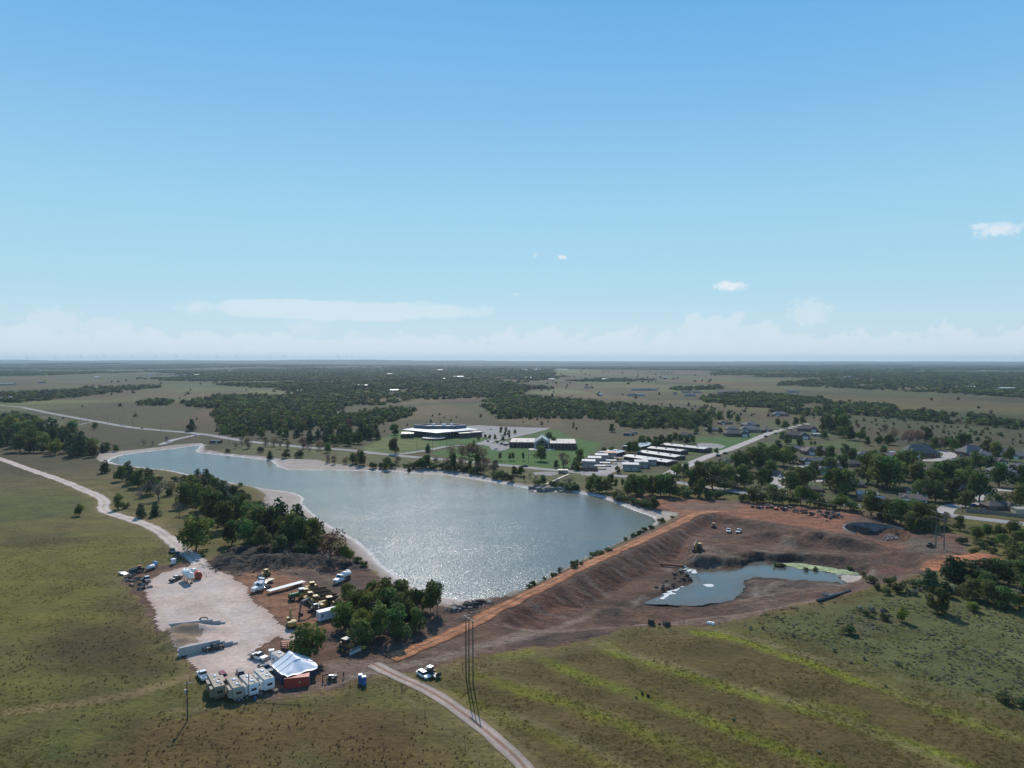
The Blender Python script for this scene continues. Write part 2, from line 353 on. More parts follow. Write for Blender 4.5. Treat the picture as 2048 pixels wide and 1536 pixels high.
# heaps and banks
def heap(px, py, rx, ry, h, rot=0.0, z=0.0, seed=3, rough=0.35):
    global H
    cx, cy = unproj(px, py, z)
    c, s = math.cos(rot), math.sin(rot)
    u = ((X - cx) * c + (Y - cy) * s) / rx; v = (-(X - cx) * s + (Y - cy) * c) / ry
    r = np.sqrt(u * u + v * v)
    k = r < 1.6
    d = np.zeros_like(H)
    d[k] = h * np.clip(1.15 - r[k], 0, 0.9) * (1 + rough * 2 * (fbm(X[k] / 3.0, Y[k] / 3.0, 3, seed) - 0.5))
    H = H + d
for a in [(1530,1072,13,7,2.38,0.2,-2),(1580,1078,20,7,2.52,-0.05,-2),(1640,1086,17,6,2.1,-0.1,-2),(1680,1092,10,5,1.68,0,-2),
          (1432,1104,6,5,1.12,0,-3),(1400,1120,9,5,1.54,0.3,-4),(1440,1124,12,4,1.33,0,-4),(1352,1150,11,6,1.33,0.7,-5),(1330,1172,13,5,1.05,0.75,-5),(1376,1152,8,5,1.26,0.4,-5),
          (1900,1076,16,6,1.68,-0.25,0),(1640,1028,9,5,1.68,0,0),(1660,1032,7,5,1.82,0,0),(1590,1020,16,4,0.84,0,0),(1540,1014,14,4,0.7,0,0),
          (1950,1122,26,11,1.82,0.1,0),(1210,1214,6,3,0.7,0.5,-3),(1226,1226,9,5,0.91,0,-3),(1560,1172,22,8,0.7,0,-5),(1760,1132,10,5,1.12,-.5,-2),
          (470,1128,13,6,1.82,0.15,0),(520,1122,16,7,2.1,0,0),(575,1122,16,7,1.82,-0.1,0),(625,1118,14,7,1.4,-0.1,0),(690,1124,12,5,0.98,-0.3,0),(540,1098,26,7,1.12,0,0),(445,1128,8,5,1.54,0.2,0),
          (385,1262,5,4,0.35,0,0)]:
    heap(*a)
SANDB = PL([(330,1264),(342,1257),(360,1261),(390,1256),(425,1248),(418,1256),(400,1264),(395,1272),(405,1284),(385,1292),(362,1300),(352,1304),(344,1290)])
sSand = sdf_poly(X, Y, SANDB, 30) + nz(4, 3, 14) * 2.5
for a in [(346,1274,5,5,2.2,.3,0),(352,1292,5,5,2.2,.6,0),(372,1266,6,3,1.5,.2,0),(400,1259,6,2.6,1.3,.25,0),(385,1282,9,4,0.5,.2,0)]:
    heap(*a, rough=.2)
_sx, _sy = unproj(1757, 1064, 0)
sSpill = np.hypot(X - _sx, (Y - _sy) / 1.15)
H -= 1.6 * sstep(-sSpill, -13.5, -11.0) + 3.0 * sstep(-sSpill, -13.8, -12.6) * (1 - sstep(-sPit1, 0, 4))
H += np.where(sMulchN < 0, nz(2.4, 3, 22) * 1.5, 0) * sstep(-sMulchN, 0, 3)
# lake basin, beaches, pond basin
bt = np.clip(sBeach / (sBeach - sLake - 1e-6), 0, 1)            # 0 at the beach's outer edge, 1 at the water
inb = (sBeach < 0) & (sLake > 0)
H = np.where(inb, H * (1 - bt) + (ZW + nz(12, 2, 7) * 0.25) * bt, H)
H = np.where(sLake <= 0, ZW - 0.05 - np.minimum(-sLake * 0.12, 3), H)
H = np.where(sLake > 0, np.where((sLake < 8) & ~inb, H * sstep(sLake, 0, 8) + ZW * (1 - sstep(sLake, 0, 8)), H), H)
pk = sstep(-sPond, -4, 0.3)
H = H * (1 - pk) + pk * np.where(sPond < 0, ZP - 0.05 - np.minimum(-sPond * 0.25, 1), np.minimum(H, ZP + 0.12 * np.clip(sPond, 0, 9)))

def HS(x, y):
    x = np.asarray(x, float); y = np.asarray(y, float)
    i = np.clip(np.searchsorted(xs, x) - 1, 0, len(xs) - 2); j = np.clip(np.searchsorted(ys, y) - 1, 0, len(ys) - 2)
    fx = np.clip((x - xs[i]) / (xs[i + 1] - xs[i]), 0, 1); fy = np.clip((y - ys[j]) / (ys[j + 1] - ys[j]), 0, 1)
    return (H[j, i] * (1 - fx) + H[j, i + 1] * fx) * (1 - fy) + (H[j + 1, i] * (1 - fx) + H[j + 1, i + 1] * fx) * fy

def G(px, py):
    z = 0.0
    for _ in range(14):
        x, y = unproj(px, py, z)
        z = 0.4 * z + 0.6 * float(HS(x, y))
    x, y = unproj(px, py, z)
    return Vector((float(x), float(y), float(HS(x, y))))

def PPM(p):                                   # photo pixels per metre at a place
    return FPX / max(1.0, p.y)

# ------------------------------------------------------------------ TERRAIN: colours of the ground itself
def cf(c): return np.array(c, float)[None, None, :] * np.ones(X.shape + (1,))
def lay(C, m_, c):
    m_ = np.clip(m_, 0, 1)[..., None]
    return C * (1 - m_) + np.asarray(c, float) * m_

GRASS = cf((0.074, 0.076, 0.027))
nA = fbm(X / 38, Y / 38, 4, 51); nB = fbm(X / 14, Y / 22, 4, 52); nC = fbm(X / 120, Y / 160, 3, 53)
GRASS = lay(GRASS, sstep(nA, 0.5, 0.7) * 0.8, (0.092, 0.069, 0.034))
GRASS = lay(GRASS, sstep(nB, 0.56, 0.72) * 0.7, (0.054, 0.044, 0.025))
GRASS = lay(GRASS, sstep(nC, 0.5, 0.62) * 0.35, (0.10, 0.088, 0.040))
def patch(pts, c, amt, soft=8.0, thr=0.0, n=None, z=0.0):
    global GRASS
    P_ = PL(pts, z); s = sdf_poly(X, Y, P_, max(40, soft * 3))
    mk = sstep(-s + nz(9, 3, 61) * soft * 1.2, -soft * 0.3, soft)
    if n is not None: mk = mk * n
    GRASS = lay(GRASS, mk * amt, c)
# olive meadow west of the yard, darker weed patches, brown field corner
patch([(-200,1180),(-200,1290),(150,1290),(280,1230),(230,1150),(330,1090),(300,1060),(180,1055),(0,1065)], (0.096, 0.092, 0.024), 0.75, 12)
patch([(-100,905),(0,925),(190,1000),(200,1025),(60,1045),(-100,1050)], (0.058, 0.068, 0.030), 0.8, 10)
patch([(20,1065),(120,1062),(185,1072),(160,1090),(60,1100),(-40,1095)], (0.046, 0.042, 0.026), 0.75, 8)
patch([(120,1240),(290,1240),(335,1300),(355,1350),(200,1370),(100,1330),(60,1280)], (0.048, 0.036, 0.020), 0.9, 9)
patch([(230,1310),(330,1340),(310,1365),(240,1355)], (0.10, 0.082, 0.052), 0.5, 6)
patch([(-60,1350),(90,1330),(260,1392),(-60,1425)], (0.078, 0.080, 0.022), 0.6, 8)
patch([(60,1450),(160,1450),(170,1520),(90,1525)], (0.055, 0.072, 0.024), 0.7, 5)
patch([(300,1425),(420,1400),(560,1405),(760,1398),(900,1470),(980,1536),(1000,1600),(200,1600),(180,1500)], (0.080, 0.056, 0.030), 0.9, 10)
patch([(520,1500),(640,1490),(680,1540),(560,1560)], (0.050, 0.066, 0.026), 0.6, 6)
# field on the lower right: brown stubble between green strips
patch([(870,1345),(960,1318),(1130,1296),(1270,1258),(1440,1250),(1560,1290),(1800,1370),(2100,1440),(2300,1700),(1100,1700),(1040,1500)], (0.078, 0.059, 0.030), 0.9, 6)
patch([(1450,1248),(1560,1219),(1700,1192),(1760,1172),(1850,1150),(1920,1150),(2150,1150),(2300,1500),(1980,1420),(1750,1340),(1560,1280)], (0.070, 0.078, 0.042), 0.9, 10)
patch([(1860,1240),(2100,1230),(2100,1360),(1960,1320)], (0.105, 0.105, 0.072), 0.6, 14, n=sstep(nB, 0.42, 0.6))
patch([(1640,1240),(1740,1225),(1800,1260),(1700,1300)], (0.064, 0.060, 0.048), 0.6, 8, n=sstep(nB, 0.4, 0.6))
sg = sstep(fbm(X / 7, Y / 7, 3, 71), 0.36, 0.54); STRIP = np.zeros_like(H)
for pts, w, c, a in [
    ([(1195,1288),(1240,1308),(1300,1328),(1360,1345),(1440,1374),(1500,1390),(1600,1415),(1700,1446),(1800,1484),(1900,1520),(2000,1560)], 2.3, (0.130,0.152,0.018), 0.9),
    ([(1395,1265),(1450,1272),(1500,1285),(1560,1308),(1640,1335),(1700,1356),(1740,1370),(1800,1388),(1860,1412),(1930,1440),(2048,1480)], 2.2, (0.130,0.155,0.018), 0.9),
    ([(1090,1320),(1130,1338),(1170,1355),(1230,1375),(1280,1390),(1340,1418),(1400,1440),(1460,1462),(1540,1492),(1620,1520),(1700,1560)], 2.0, (0.115,0.140,0.018), 0.75),
    ([(952,1352),(1000,1368),(1060,1386),(1120,1402),(1190,1430),(1260,1455),(1330,1485),(1400,1512),(1470,1545)], 2.4, (0.122,0.128,0.018), 0.8),
    ([(905,1388),(960,1415),(1030,1445),(1100,1478),(1170,1510),(1250,1545)], 2.2, (0.122,0.118,0.020), 0.7),
    ([(1000,1310),(1040,1300),(1060,1306),(1020,1316)], 2.0, (0.125,0.150,0.020), 0.6),
    ([(1640,1410),(1690,1420),(1720,1432)], 2.2, (0.120,0.130,0.020), 0.6)]:
    d = sdf_line(X, Y, spline(PL(pts), 4), 20)
    d = d + nz(3, 3, 72) * 1.3; STRIP = np.maximum(STRIP, np.exp(-(d / (w * .8)) ** 2) * (0.45 + 0.55 * sg) * a)
    GRASS = lay(GRASS, np.exp(-(d / (w * .85)) ** 2) * (0.55 + 0.45 * sg) * a * 0.9, c)
# pale mown wheel tracks beside the strips and across the meadows
for pts, w, c, a in [
    ([(1170,1278),(1230,1300),(1330,1326),(1440,1358),(1500,1378),(1640,1420),(1760,1470),(1900,1528),(2000,1570)], 1.3, (0.135,0.112,0.078), 0.7),
    ([(1380,1248),(1450,1262),(1560,1292),(1700,1345),(1820,1392),(1940,1440),(2048,1478)], 1.2, (0.12,0.104,0.072), 0.55),
    ([(1440,1262),(1600,1306),(1760,1344),(1900,1382),(2048,1420)], 0.7, (0.12,0.110,0.075), 0.5),
    ([(870,1350),(950,1332),(1040,1318),(1120,1306),(1200,1288)], 1.4, (0.105,0.094,0.06), 0.5),
    ([(960,1340),(1050,1368),(1160,1404),(1300,1456),(1420,1510),(1500,1550)], 0.8, (0.115,0.098,0.062), 0.5),
    ([(1010,1425),(1080,1450),(1150,1480),(1230,1520),(1280,1548)], 0.9, (0.125,0.108,0.075), 0.6),
    ([(-40,1432),(60,1420),(160,1405),(240,1392),(300,1378),(350,1362),(385,1352)], 1.6, (0.155,0.118,0.08), 0.75),
    ([(330,1425),(420,1415),(520,1402),(620,1392),(700,1380)], 0.9, (0.13,0.105,0.07), 0.5),
    ([(780,1375),(850,1425),(930,1490),(970,1530)], 1.0, (0.105,0.085,0.05), 0.5),
    ([(10,915),(70,927),(130,945),(190,968),(240,1000)], 1.5, (0.15,0.12,0.085), 0.5),
    ([(232,1022),(290,1035),(340,1058),(380,1080),(400,1100)], 2.2, (0.14,0.108,0.075), 0.6),
    ([(262,1155),(300,1220),(335,1275),(375,1320),(392,1345)], 2.0, (0.125,0.098,0.066), 0.6)]:
    d = sdf_line(X, Y, spline(PL(pts), 4), 20)
    GRASS = lay(GRASS, np.exp(-(d / w) ** 2) * a, c)
# verges of the roads go thin and dusty
GRASS = lay(GRASS, np.exp(-np.clip(np.minimum(sRA - 3.2, sRB - 2.2), 0, 99) / 2.2) * 0.6, (0.15, 0.118, 0.08))
GRASS = lay(GRASS, np.exp(-np.clip(sDirtN, 0, 99) / 2.5) * 0.65, (0.125, 0.092, 0.062))
GRASS = lay(GRASS, np.exp(-np.clip(sBeach, 0, 99) / 3) * 0.4, (0.15, 0.125, 0.09))

# middle distance and far country: fields and mown lawns
TAN, BROWN, OLIVE, LAWN, GREEN = (0.138, 0.104, 0.062), (0.098, 0.071, 0.051), (0.098, 0.092, 0.040), (0.052, 0.105, 0.020), (0.085, 0.135, 0.028)
dm = sstep(DIST, 470, 640)
nF = fbm(X / 260, Y / 700, 4, 81); nG = fbm(X / 60, Y / 140, 4, 82)
GRASS = lay(GRASS, dm * 0.9, (0.112, 0.090, 0.052))
GRASS = lay(GRASS, dm * sstep(nF, 0.46, 0.56) * 0.8, (0.092, 0.072, 0.050))
GRASS = lay(GRASS, dm * sstep(nG, 0.5, 0.68) * 0.6, (0.088, 0.084, 0.040))
GRASS = lay(GRASS, sstep(DIST, 700, 1500) * sstep(fbm(X / 420, Y / 900, 4, 84), 0.5, 0.6) * 0.6, (0.135, 0.112, 0.058))
GRASS = lay(GRASS, sstep(DIST, 450, 900) * sstep(fbm(X / 150, Y / 420, 4, 85), 0.54, 0.66) * 0.65, (0.070, 0.062, 0.040))
for pts, c, a, soft in [
    ([(0,878),(60,850),(180,842),(330,866),(370,880),(330,895),(200,903),(100,880)], (0.088,0.070,0.046), 0.9, 8),
    ([(30,832),(115,832),(200,852),(120,858),(60,855)], (0.125,0.102,0.06), 0.8, 6),
    ([(60,800),(100,804),(300,803),(470,812),(470,860),(420,862),(300,850),(180,838),(100,822)], BROWN, 0.9, 10),
    ([(0,800),(80,802),(220,800),(300,786),(400,780),(470,790),(420,802),(250,806),(90,808),(0,812)], (0.15,0.125,0.066), 0.85, 25),
    ([(200,780),(320,752),(420,762),(440,782),(330,790)], (0.125,0.115,0.062), 0.8, 60),
    ([(60,756),(200,752),(330,756),(250,768),(60,770)], (0.120,0.115,0.06), 0.7, 90),
    ([(670,802),(720,798),(860,791),(1000,790),(960,802),(820,808),(740,806)], (0.165,0.118,0.07), 0.9, 12),
    ([(790,818),(900,808),(1000,808),(1080,812),(980,826),(860,836),(720,850),(660,860),(640,850)], (0.148,0.108,0.07), 0.85, 10),
    ([(820,776),(900,766),(950,758),(980,762),(960,772),(860,786),(820,790)], (0.15,0.118,0.07), 0.85, 40),
    ([(480,777),(560,778),(610,785),(560,792),(480,792)], (0.13,0.118,0.06), 0.85, 25),
    ([(460,750),(620,752),(620,756),(460,754)], (0.15,0.12,0.07), 0.8, 60),
    ([(690,738),(740,739),(700,743),(640,742)], (0.17,0.135,0.07), 0.8, 200),
    ([(1000,838),(1100,826),(1180,832),(1240,850),(1380,858),(1400,868),(1280,885),(1200,885),(1130,868),(1060,850)], (0.118,0.091,0.058), 0.9, 8),
    ([(985,836),(1040,834),(1120,838),(1130,852),(1098,856),(1050,850),(1000,845)], (0.165,0.118,0.078), 0.75, 6),
    ([(1210,860),(1280,858),(1340,862),(1290,870),(1220,866)], (0.082,0.086,0.055), 0.7, 6),
    ([(1070,784),(1150,772),(1290,768),(1420,772),(1440,795),(1280,800),(1100,795)], (0.165,0.135,0.078), 0.8, 30),
    ([(1090,744),(1130,741),(1215,743),(1180,748),(1095,748)], (0.14,0.20,0.055), 0.75, 100),
    ([(1200,742),(1560,748),(1560,760),(1300,764),(1130,752)], (0.122,0.102,0.062), 0.8, 60),
    ([(1440,754),(1560,757),(1740,763),(1720,768),(1560,764),(1450,760)], (0.165,0.135,0.08), 0.9, 40),
    ([(1600,788),(1750,792),(2048,806),(2200,812),(2200,840),(2048,830),(1850,822),(1700,812),(1620,806)], (0.150,0.118,0.055), 0.9, 15),
    ([(1130,808),(1330,808),(1460,812),(1460,822),(1330,828),(1150,815)], (0.098,0.075,0.052), 0.8, 12),
    ([(1680,840),(1850,825),(2048,840),(2200,860),(2200,920),(2048,895),(1850,885),(1700,882)], (0.094,0.078,0.054), 0.9, 10),
    ([(1560,872),(1640,866),(1760,888),(1830,896),(1790,906),(1650,892)], (0.145,0.112,0.065), 0.8, 5),
    ([(1900,858),(1985,855),(1990,868),(1920,870)], (0.095,0.098,0.045), 0.7, 8)]:
    s = sdf_poly(X, Y, PL(pts), soft * 3 + 30)
    GRASS = lay(GRASS, sstep(-s + nz(soft * 1.5, 3, 91) * soft * 1.6, -soft * 0.4, soft * 0.6) * a, c)
sL1, sL2, sL3 = sdf_poly(X, Y, LAWN1), sdf_poly(X, Y, LAWN2), sdf_poly(X, Y, LAWN3)
town = sdf_poly(X, Y, PL([(1390,872),(1460,838),(1640,842),(1760,905),(1900,890),(2300,900),(2300,1060),(1930,1030),(1560,985),(1400,962),(1250,950),(1280,910)]), 60)
# hedge lines and lanes between the far fields
_hx = X * 0.97 + Y * 0.24; _hy = Y * 0.97 - X * 0.24
cellx, celly = np.floor(_hx / 210 + 0.4 * (fbm(X / 500, Y / 500, 2, 87) - .5)), np.floor(_hy / 330 + 0.4 * (fbm(X / 500, Y / 500, 2, 88) - .5))
ctone = hsh(cellx, celly, 89)[..., None]
fieldm = (sstep(DIST, 800, 1300) * (1 - sstep(DIST, 5000, 8000)))[..., None]
GRASS = GRASS * (1 + fieldm * (ctone - 0.5) * 0.75 * np.array([1.0, 0.8, 0.75]))
GRASS = GRASS * (1 + fieldm * ((hsh(cellx + 7, celly - 3, 90)[..., None]) - 0.5) * np.array([-0.35, 0.25, -0.2]))
GRASS = GRASS * np.array([0.70, 0.73, 0.50]) * sstep(DIST, 480, 700)[..., None] + GRASS * np.array([1.32, 1.22, 0.78]) * (1 - sstep(DIST, 480, 700)[..., None])
GRASS = lay(GRASS, sstep(-town, -2, 8) * 0.8, (0.080, 0.074, 0.036))
GRASS = lay(GRASS, sstep(-town, -2, 8) * sstep(fbm(X / 22, Y / 22, 2, 95), 0.56, 0.64) * 0.8, (0.070, 0.105, 0.025))
shore = sdf_poly(X, Y, PL([(420,903),(520,885),(700,903),(850,918),(1000,932),(1200,952),(1280,960),(1350,985),(1200,985),(1056,970),(900,940),(650,926),(540,914)]), 40)
GRASS = lay(GRASS, sstep(-shore, -2, 5) * 0.85, (0.098, 0.096, 0.036))
for s in (sL1, sL2, sL3):
    GRASS = lay(GRASS, sstep(-s + nz(8, 2, 97) * 4, -1, 4) * 0.92, (0.050, 0.112, 0.020))
GRASS = lay(GRASS, sstep(-sdf_poly(X, Y, PL([(716,897),(760,877),(820,876),(880,884),(880,892),(800,905),(740,905)])), -2, 8) * 0.8, (0.115, 0.125, 0.038))

wooded = sstep(DIST, 3800, 7000) * (0.25 + 0.75 * sstep(fbm(X / 1500, Y / 3000, 3, 86), 0.38, 0.5))
GRASS = lay(GRASS, wooded * 0.85, (0.034, 0.043, 0.026))
# bare ground of the works
BARE = cf((0.142, 0.077, 0.049))
nD = fbm(X / 11, Y / 11, 4, 101); nE = fbm(X / 30, Y / 30, 3, 102)
BARE = lay(BARE, sstep(nD, 0.42, 0.7) * 0.6, (0.082, 0.058, 0.047))
BARE = lay(BARE, sstep(nE, 0.52, 0.66) * 0.45, (0.165, 0.120, 0.090))
def bare(pts, c, a, soft=4.0, z=0.0):
    global BARE
    s = sdf_poly(X, Y, PL(pts, z), 40)
    BARE = lay(BARE, sstep(-s + nz(5, 3, 103) * soft * 1.6, -soft * .4, soft * .8) * a, c)
bare([(470,1148),(520,1140),(600,1152),(640,1180),(660,1215),(690,1245),(680,1262),(600,1262),(560,1246),(505,1195)], (0.265, 0.128, 0.072), 0.9, 3)
bare([(560,1140),(640,1148),(720,1160),(760,1190),(700,1185),(640,1172),(580,1150)], (0.105, 0.078, 0.062), 0.7, 3)
bare([(680,1250),(760,1276),(860,1244),(960,1214),(930,1246),(840,1288),(780,1312),(700,1300),(660,1290)], (0.135, 0.086, 0.062), 0.8, 3)
bare([(640,1330),(720,1310),(800,1318),(860,1312),(1000,1270),(1150,1236),(1180,1240),(1060,1275),(900,1318),(820,1345),(700,1362),(620,1378)], (0.185, 0.118, 0.084), 0.75, 3)
bare([(640,1320),(700,1315),(740,1325),(700,1345),(640,1345)], (0.23, 0.165, 0.125), 0.6, 2)
bare([(250,1150),(310,1136),(370,1130),(330,1150),(295,1170),(285,1190),(300,1220),(330,1268),(365,1318),(385,1340),(370,1335),(330,1285),(290,1225)], (0.175, 0.088, 0.052), 0.75, 2)
bare([(240,1150),(270,1146),(305,1168),(290,1190),(265,1180)], (0.075, 0.055, 0.044), 0.8, 2)
bare([(545,1268),(560,1268),(590,1284),(600,1300),(540,1310),(508,1302)], (0.205, 0.112, 0.068), 0.7, 2)
bare([(380,1345),(560,1340),(640,1345),(640,1385),(540,1397),(430,1390)], (0.19, 0.135, 0.098), 0.7, 3)
bare([(1250,995),(1360,998),(1480,1008),(1640,1018),(1720,1030),(1690,1050),(1800,1075),(1760,1082),(1640,1060),(1500,1036),(1400,1030),(1330,1045),(1360,1030)], (0.29, 0.122, 0.068), 0.85, 4)
bare([(1330,1008),(1420,1004),(1500,1010),(1470,1020),(1360,1022)], (0.155, 0.115, 0.09), 0.6, 3)
bare([(1850,1130),(1900,1116),(1960,1108),(2002,1126),(1960,1136),(1890,1140),(1850,1144)], (0.50, 0.195, 0.09), 0.95, 3)
bare([(1880,1072),(1930,1076),(1920,1086),(1880,1084)], (0.30, 0.14, 0.085), 0.6, 2)
bare([(1500,1120),(1700,1108),(1850,1116),(1840,1140),(1740,1134),(1600,1126)], (0.098, 0.062, 0.045), 0.8, 3, -2)
bare([(1690,1130),(1790,1125),(1830,1140),(1780,1150),(1700,1142)], (0.20, 0.094, 0.058), 0.6, 3, -2)
bare([(1400,1085),(1430,1100),(1470,1108),(1460,1120),(1400,1128),(1370,1110)], (0.20, 0.140, 0.098), 0.7, 2, -3)
bare([(1560,1080),(1580,1072),(1590,1088),(1540,1088)], (0.22, 0.165, 0.12), 0.7, 2, -1)
bare([(1300,1195),(1400,1130),(1370,1140),(1310,1175),(1260,1205)], (0.072, 0.054, 0.045), 0.9, 3, -5)
bare([(1480,1180),(1560,1160),(1690,1172),(1640,1195),(1480,1215)], (0.150, 0.112, 0.086), 0.7, 3, -5)
bare([(960,1300),(1030,1278),(1130,1262),(1240,1262),(1180,1284),(1050,1298)], (0.088, 0.060, 0.048), 0.85, 2)
bare([(1180,1225),(1230,1215),(1270,1232),(1230,1240)], (0.06, 0.045, 0.038), 0.9, 2, -3)
bare([(1790,1070),(1850,1076),(1900,1100),(1870,1112),(1800,1095)], (0.14, 0.115, 0.085), 0.7, 4)
BARE = lay(BARE, np.exp(-np.clip(sPond - .3, 0, 99) / (1 + 6 * fbm(X / 6, Y / 6, 2, 48))) * 0.85, (0.048, 0.038, 0.031))
BARE = lay(BARE, np.exp(-((sPond - 5) / 1.6) ** 2) * sstep(fbm(X / 8, Y / 8, 2, 52), .48, .6) * .6, (0.26, 0.215, 0.17))
# the dug slope of the dam: streaks running down it
prj = (X * _t[20, 0] + Y * _t[20, 1]); acr = (X * CN[20, 0] + Y * CN[20, 1])
strk = fbm(prj / 1.6, acr / 16, 3, 111)
onslope = sstep(-sPit1, 0, 2) * (1 - sstep(-sPit2, 6, 9)) * (sCrest < 19)
BARE = lay(BARE, onslope * 0.9, (0.145, 0.066, 0.040))
BARE = lay(BARE, onslope * sstep(strk, 0.5, 0.7) * 0.75, (0.185, 0.130, 0.104))
BARE = lay(BARE, onslope * sstep(1 - strk, 0.55, 0.72) * 0.6, (0.068, 0.046, 0.040))
# tracks ground into the bare soil
for pts, w, c, a, z in [
    ([(640,1378),(760,1340),(900,1314),(1000,1280),(1100,1246),(1160,1222),(1190,1208)], 1.2, (0.235,0.165,0.118), 0.75, 0),
    ([(700,1362),(820,1336),(940,1310),(1060,1276),(1160,1256),(1300,1248),(1420,1240),(1520,1222),(1620,1204)], 1.5, (0.225,0.165,0.122), 0.75, -1),
    ([(1000,1290),(1120,1262),(1240,1250),(1400,1246),(1520,1226)], 1.0, (0.23,0.17,0.13), 0.6, 0),
    ([(1440,1090),(1520,1094),(1640,1104),(1760,1106),(1850,1100)], 1.6, (0.175,0.125,0.092), 0.5, -2.4),
    ([(1440,1024),(1520,1040),(1620,1054),(1720,1068),(1800,1084)], 2.0, (0.30,0.135,0.080), 0.75, 0),
    ([(1460,1018),(1560,1030),(1640,1044),(1720,1054)], 1.4, (0.28,0.135,0.085), 0.6, 0),
    ([(1340,1050),(1280,1078)], 1.0, (0.25,0.15,0.10), 0.3, 0),
    ([(1515,1190),(1530,1200),(1548,1212),(1530,1180),(1560,1168)], 0.9, (0.2,0.155,0.118), 0.6, -5),
    ([(560,1140),(620,1142),(660,1158),(690,1180),(670,1200)], 1.3, (0.20,0.135,0.09), 0.7, 0)]:
    d = sdf_line(X, Y, spline(PL(pts, z), 4), 20)
    BARE = lay(BARE, np.exp(-(d / w) ** 2) * a * (0.6 + 0.8 * fbm(X / 3, Y / 3, 2, 120)), c)
lake_side = sstep(-sLake, -7.5, -3.0) * (sCrest < 14) * (sPit1 > 1)
GRASS = lay(GRASS, lake_side * 0.8, (0.07, 0.075, 0.035))

SAND = lay(cf((0.345, 0.288, 0.245)), sstep(nB, 0.45, 0.7) * 0.5, (0.27, 0.222, 0.185))
SAND = lay(SAND, np.exp(-np.clip(sBeach + 6, 0, 99) / 1.5) * 0 + sstep(sBeach, -3, 0) * 0.5, (0.17, 0.135, 0.105))
SAND = lay(SAND, np.exp(-(np.clip(sLake - 0.9, 0, 99) / (0.5 + 1.1 * fbm(X / 40, Y / 40, 2, 134))) ** 2) * 0.8 * (sCrest > 16), (0.60, 0.56, 0.53))
GRAV = lay(cf((0.52, 0.40, 0.33)), sstep(nD, 0.4, 0.65) * 0.6, (0.44, 0.37, 0.33))
GRAV = lay(GRAV, sstep(fbm(X / 17, Y / 17, 3, 131), 0.52, 0.66) * 0.5, (0.42, 0.32, 0.265))
GRAV = lay(GRAV, sstep(sPadN, -3.5, 0) * 0.35, (0.35, 0.24, 0.18))
for pts, w, a in [([(330,1150),(370,1190),(430,1210),(500,1260),(520,1290),(470,1320)], 1.0, .35), ([(400,1130),(420,1170),(450,1220),(510,1270),(545,1262)], 1.2, .4), ([(395,1140),(440,1200),(480,1240),(520,1300)], 0.8, .35), ([(310,1190),(350,1230),(420,1240),(480,1270),(470,1300),(420,1325)], 1.0, .3)]:
    d = sdf_line(X, Y, spline(PL(pts), 5), 20)
    GRAV = lay(GRAV, np.exp(-(d / w) ** 2) * a, (0.50, 0.42, 0.37))
MUD = lay(cf((0.048, 0.038, 0.031)), sstep(nD, 0.5, 0.7) * 0.6, (0.078, 0.062, 0.05))
MUD = lay(MUD, np.exp(-((H - 0.6) / 0.5) ** 2) * sstep(fbm(X / 5, Y / 5, 2, 133), .5, .65) * 0.4, (0.13, 0.095, 0.065))

# ------------------------------------------------------------------ TERRAIN: meshes
NY, NX = X.shape
def mesh_np(name, V, F, mat=None, col=None, smooth=True):
    me = bpy.data.meshes.new(name)
    V = np.ascontiguousarray(V, np.float32); F = np.ascontiguousarray(F, np.int32)
    k = F.shape[1]
    me.vertices.add(len(V)); me.vertices.foreach_set("co", V.ravel())
    me.loops.add(F.size); me.loops.foreach_set("vertex_index", F.ravel())
    me.polygons.add(len(F)); me.polygons.foreach_set("loop_start", np.arange(0, F.size, k, dtype=np.int32))
    me.polygons.foreach_set("use_smooth", np.full(len(F), smooth))
    me.update(calc_edges=True)
    if col is not None:
        a = me.color_attributes.new("Col", 'FLOAT_COLOR', 'POINT')
        a.data.foreach_set("color", np.concatenate([col, np.ones((len(col), 1))], 1).astype(np.float32).ravel())
    if mat: me.materials.append(mat)
    return me

idx = np.arange(NY * NX).reshape(NY, NX)
quads = np.stack([idx[:-1, :-1], idx[:-1, 1:], idx[1:, 1:], idx[1:, :-1]], -1).reshape(-1, 4)
VG = np.stack([X, Y, H], -1).reshape(-1, 3)
me = mesh_np("ground", VG, quads, earth("meadow_earth", 0.72, 1.26, 0.06, 0.5, 2.4, 0.9, 0.5, stretch=(0.2, 1.6)), GRASS.reshape(-1, 3))
link(bpy.data.objects.new("ground", me), kind="structure")

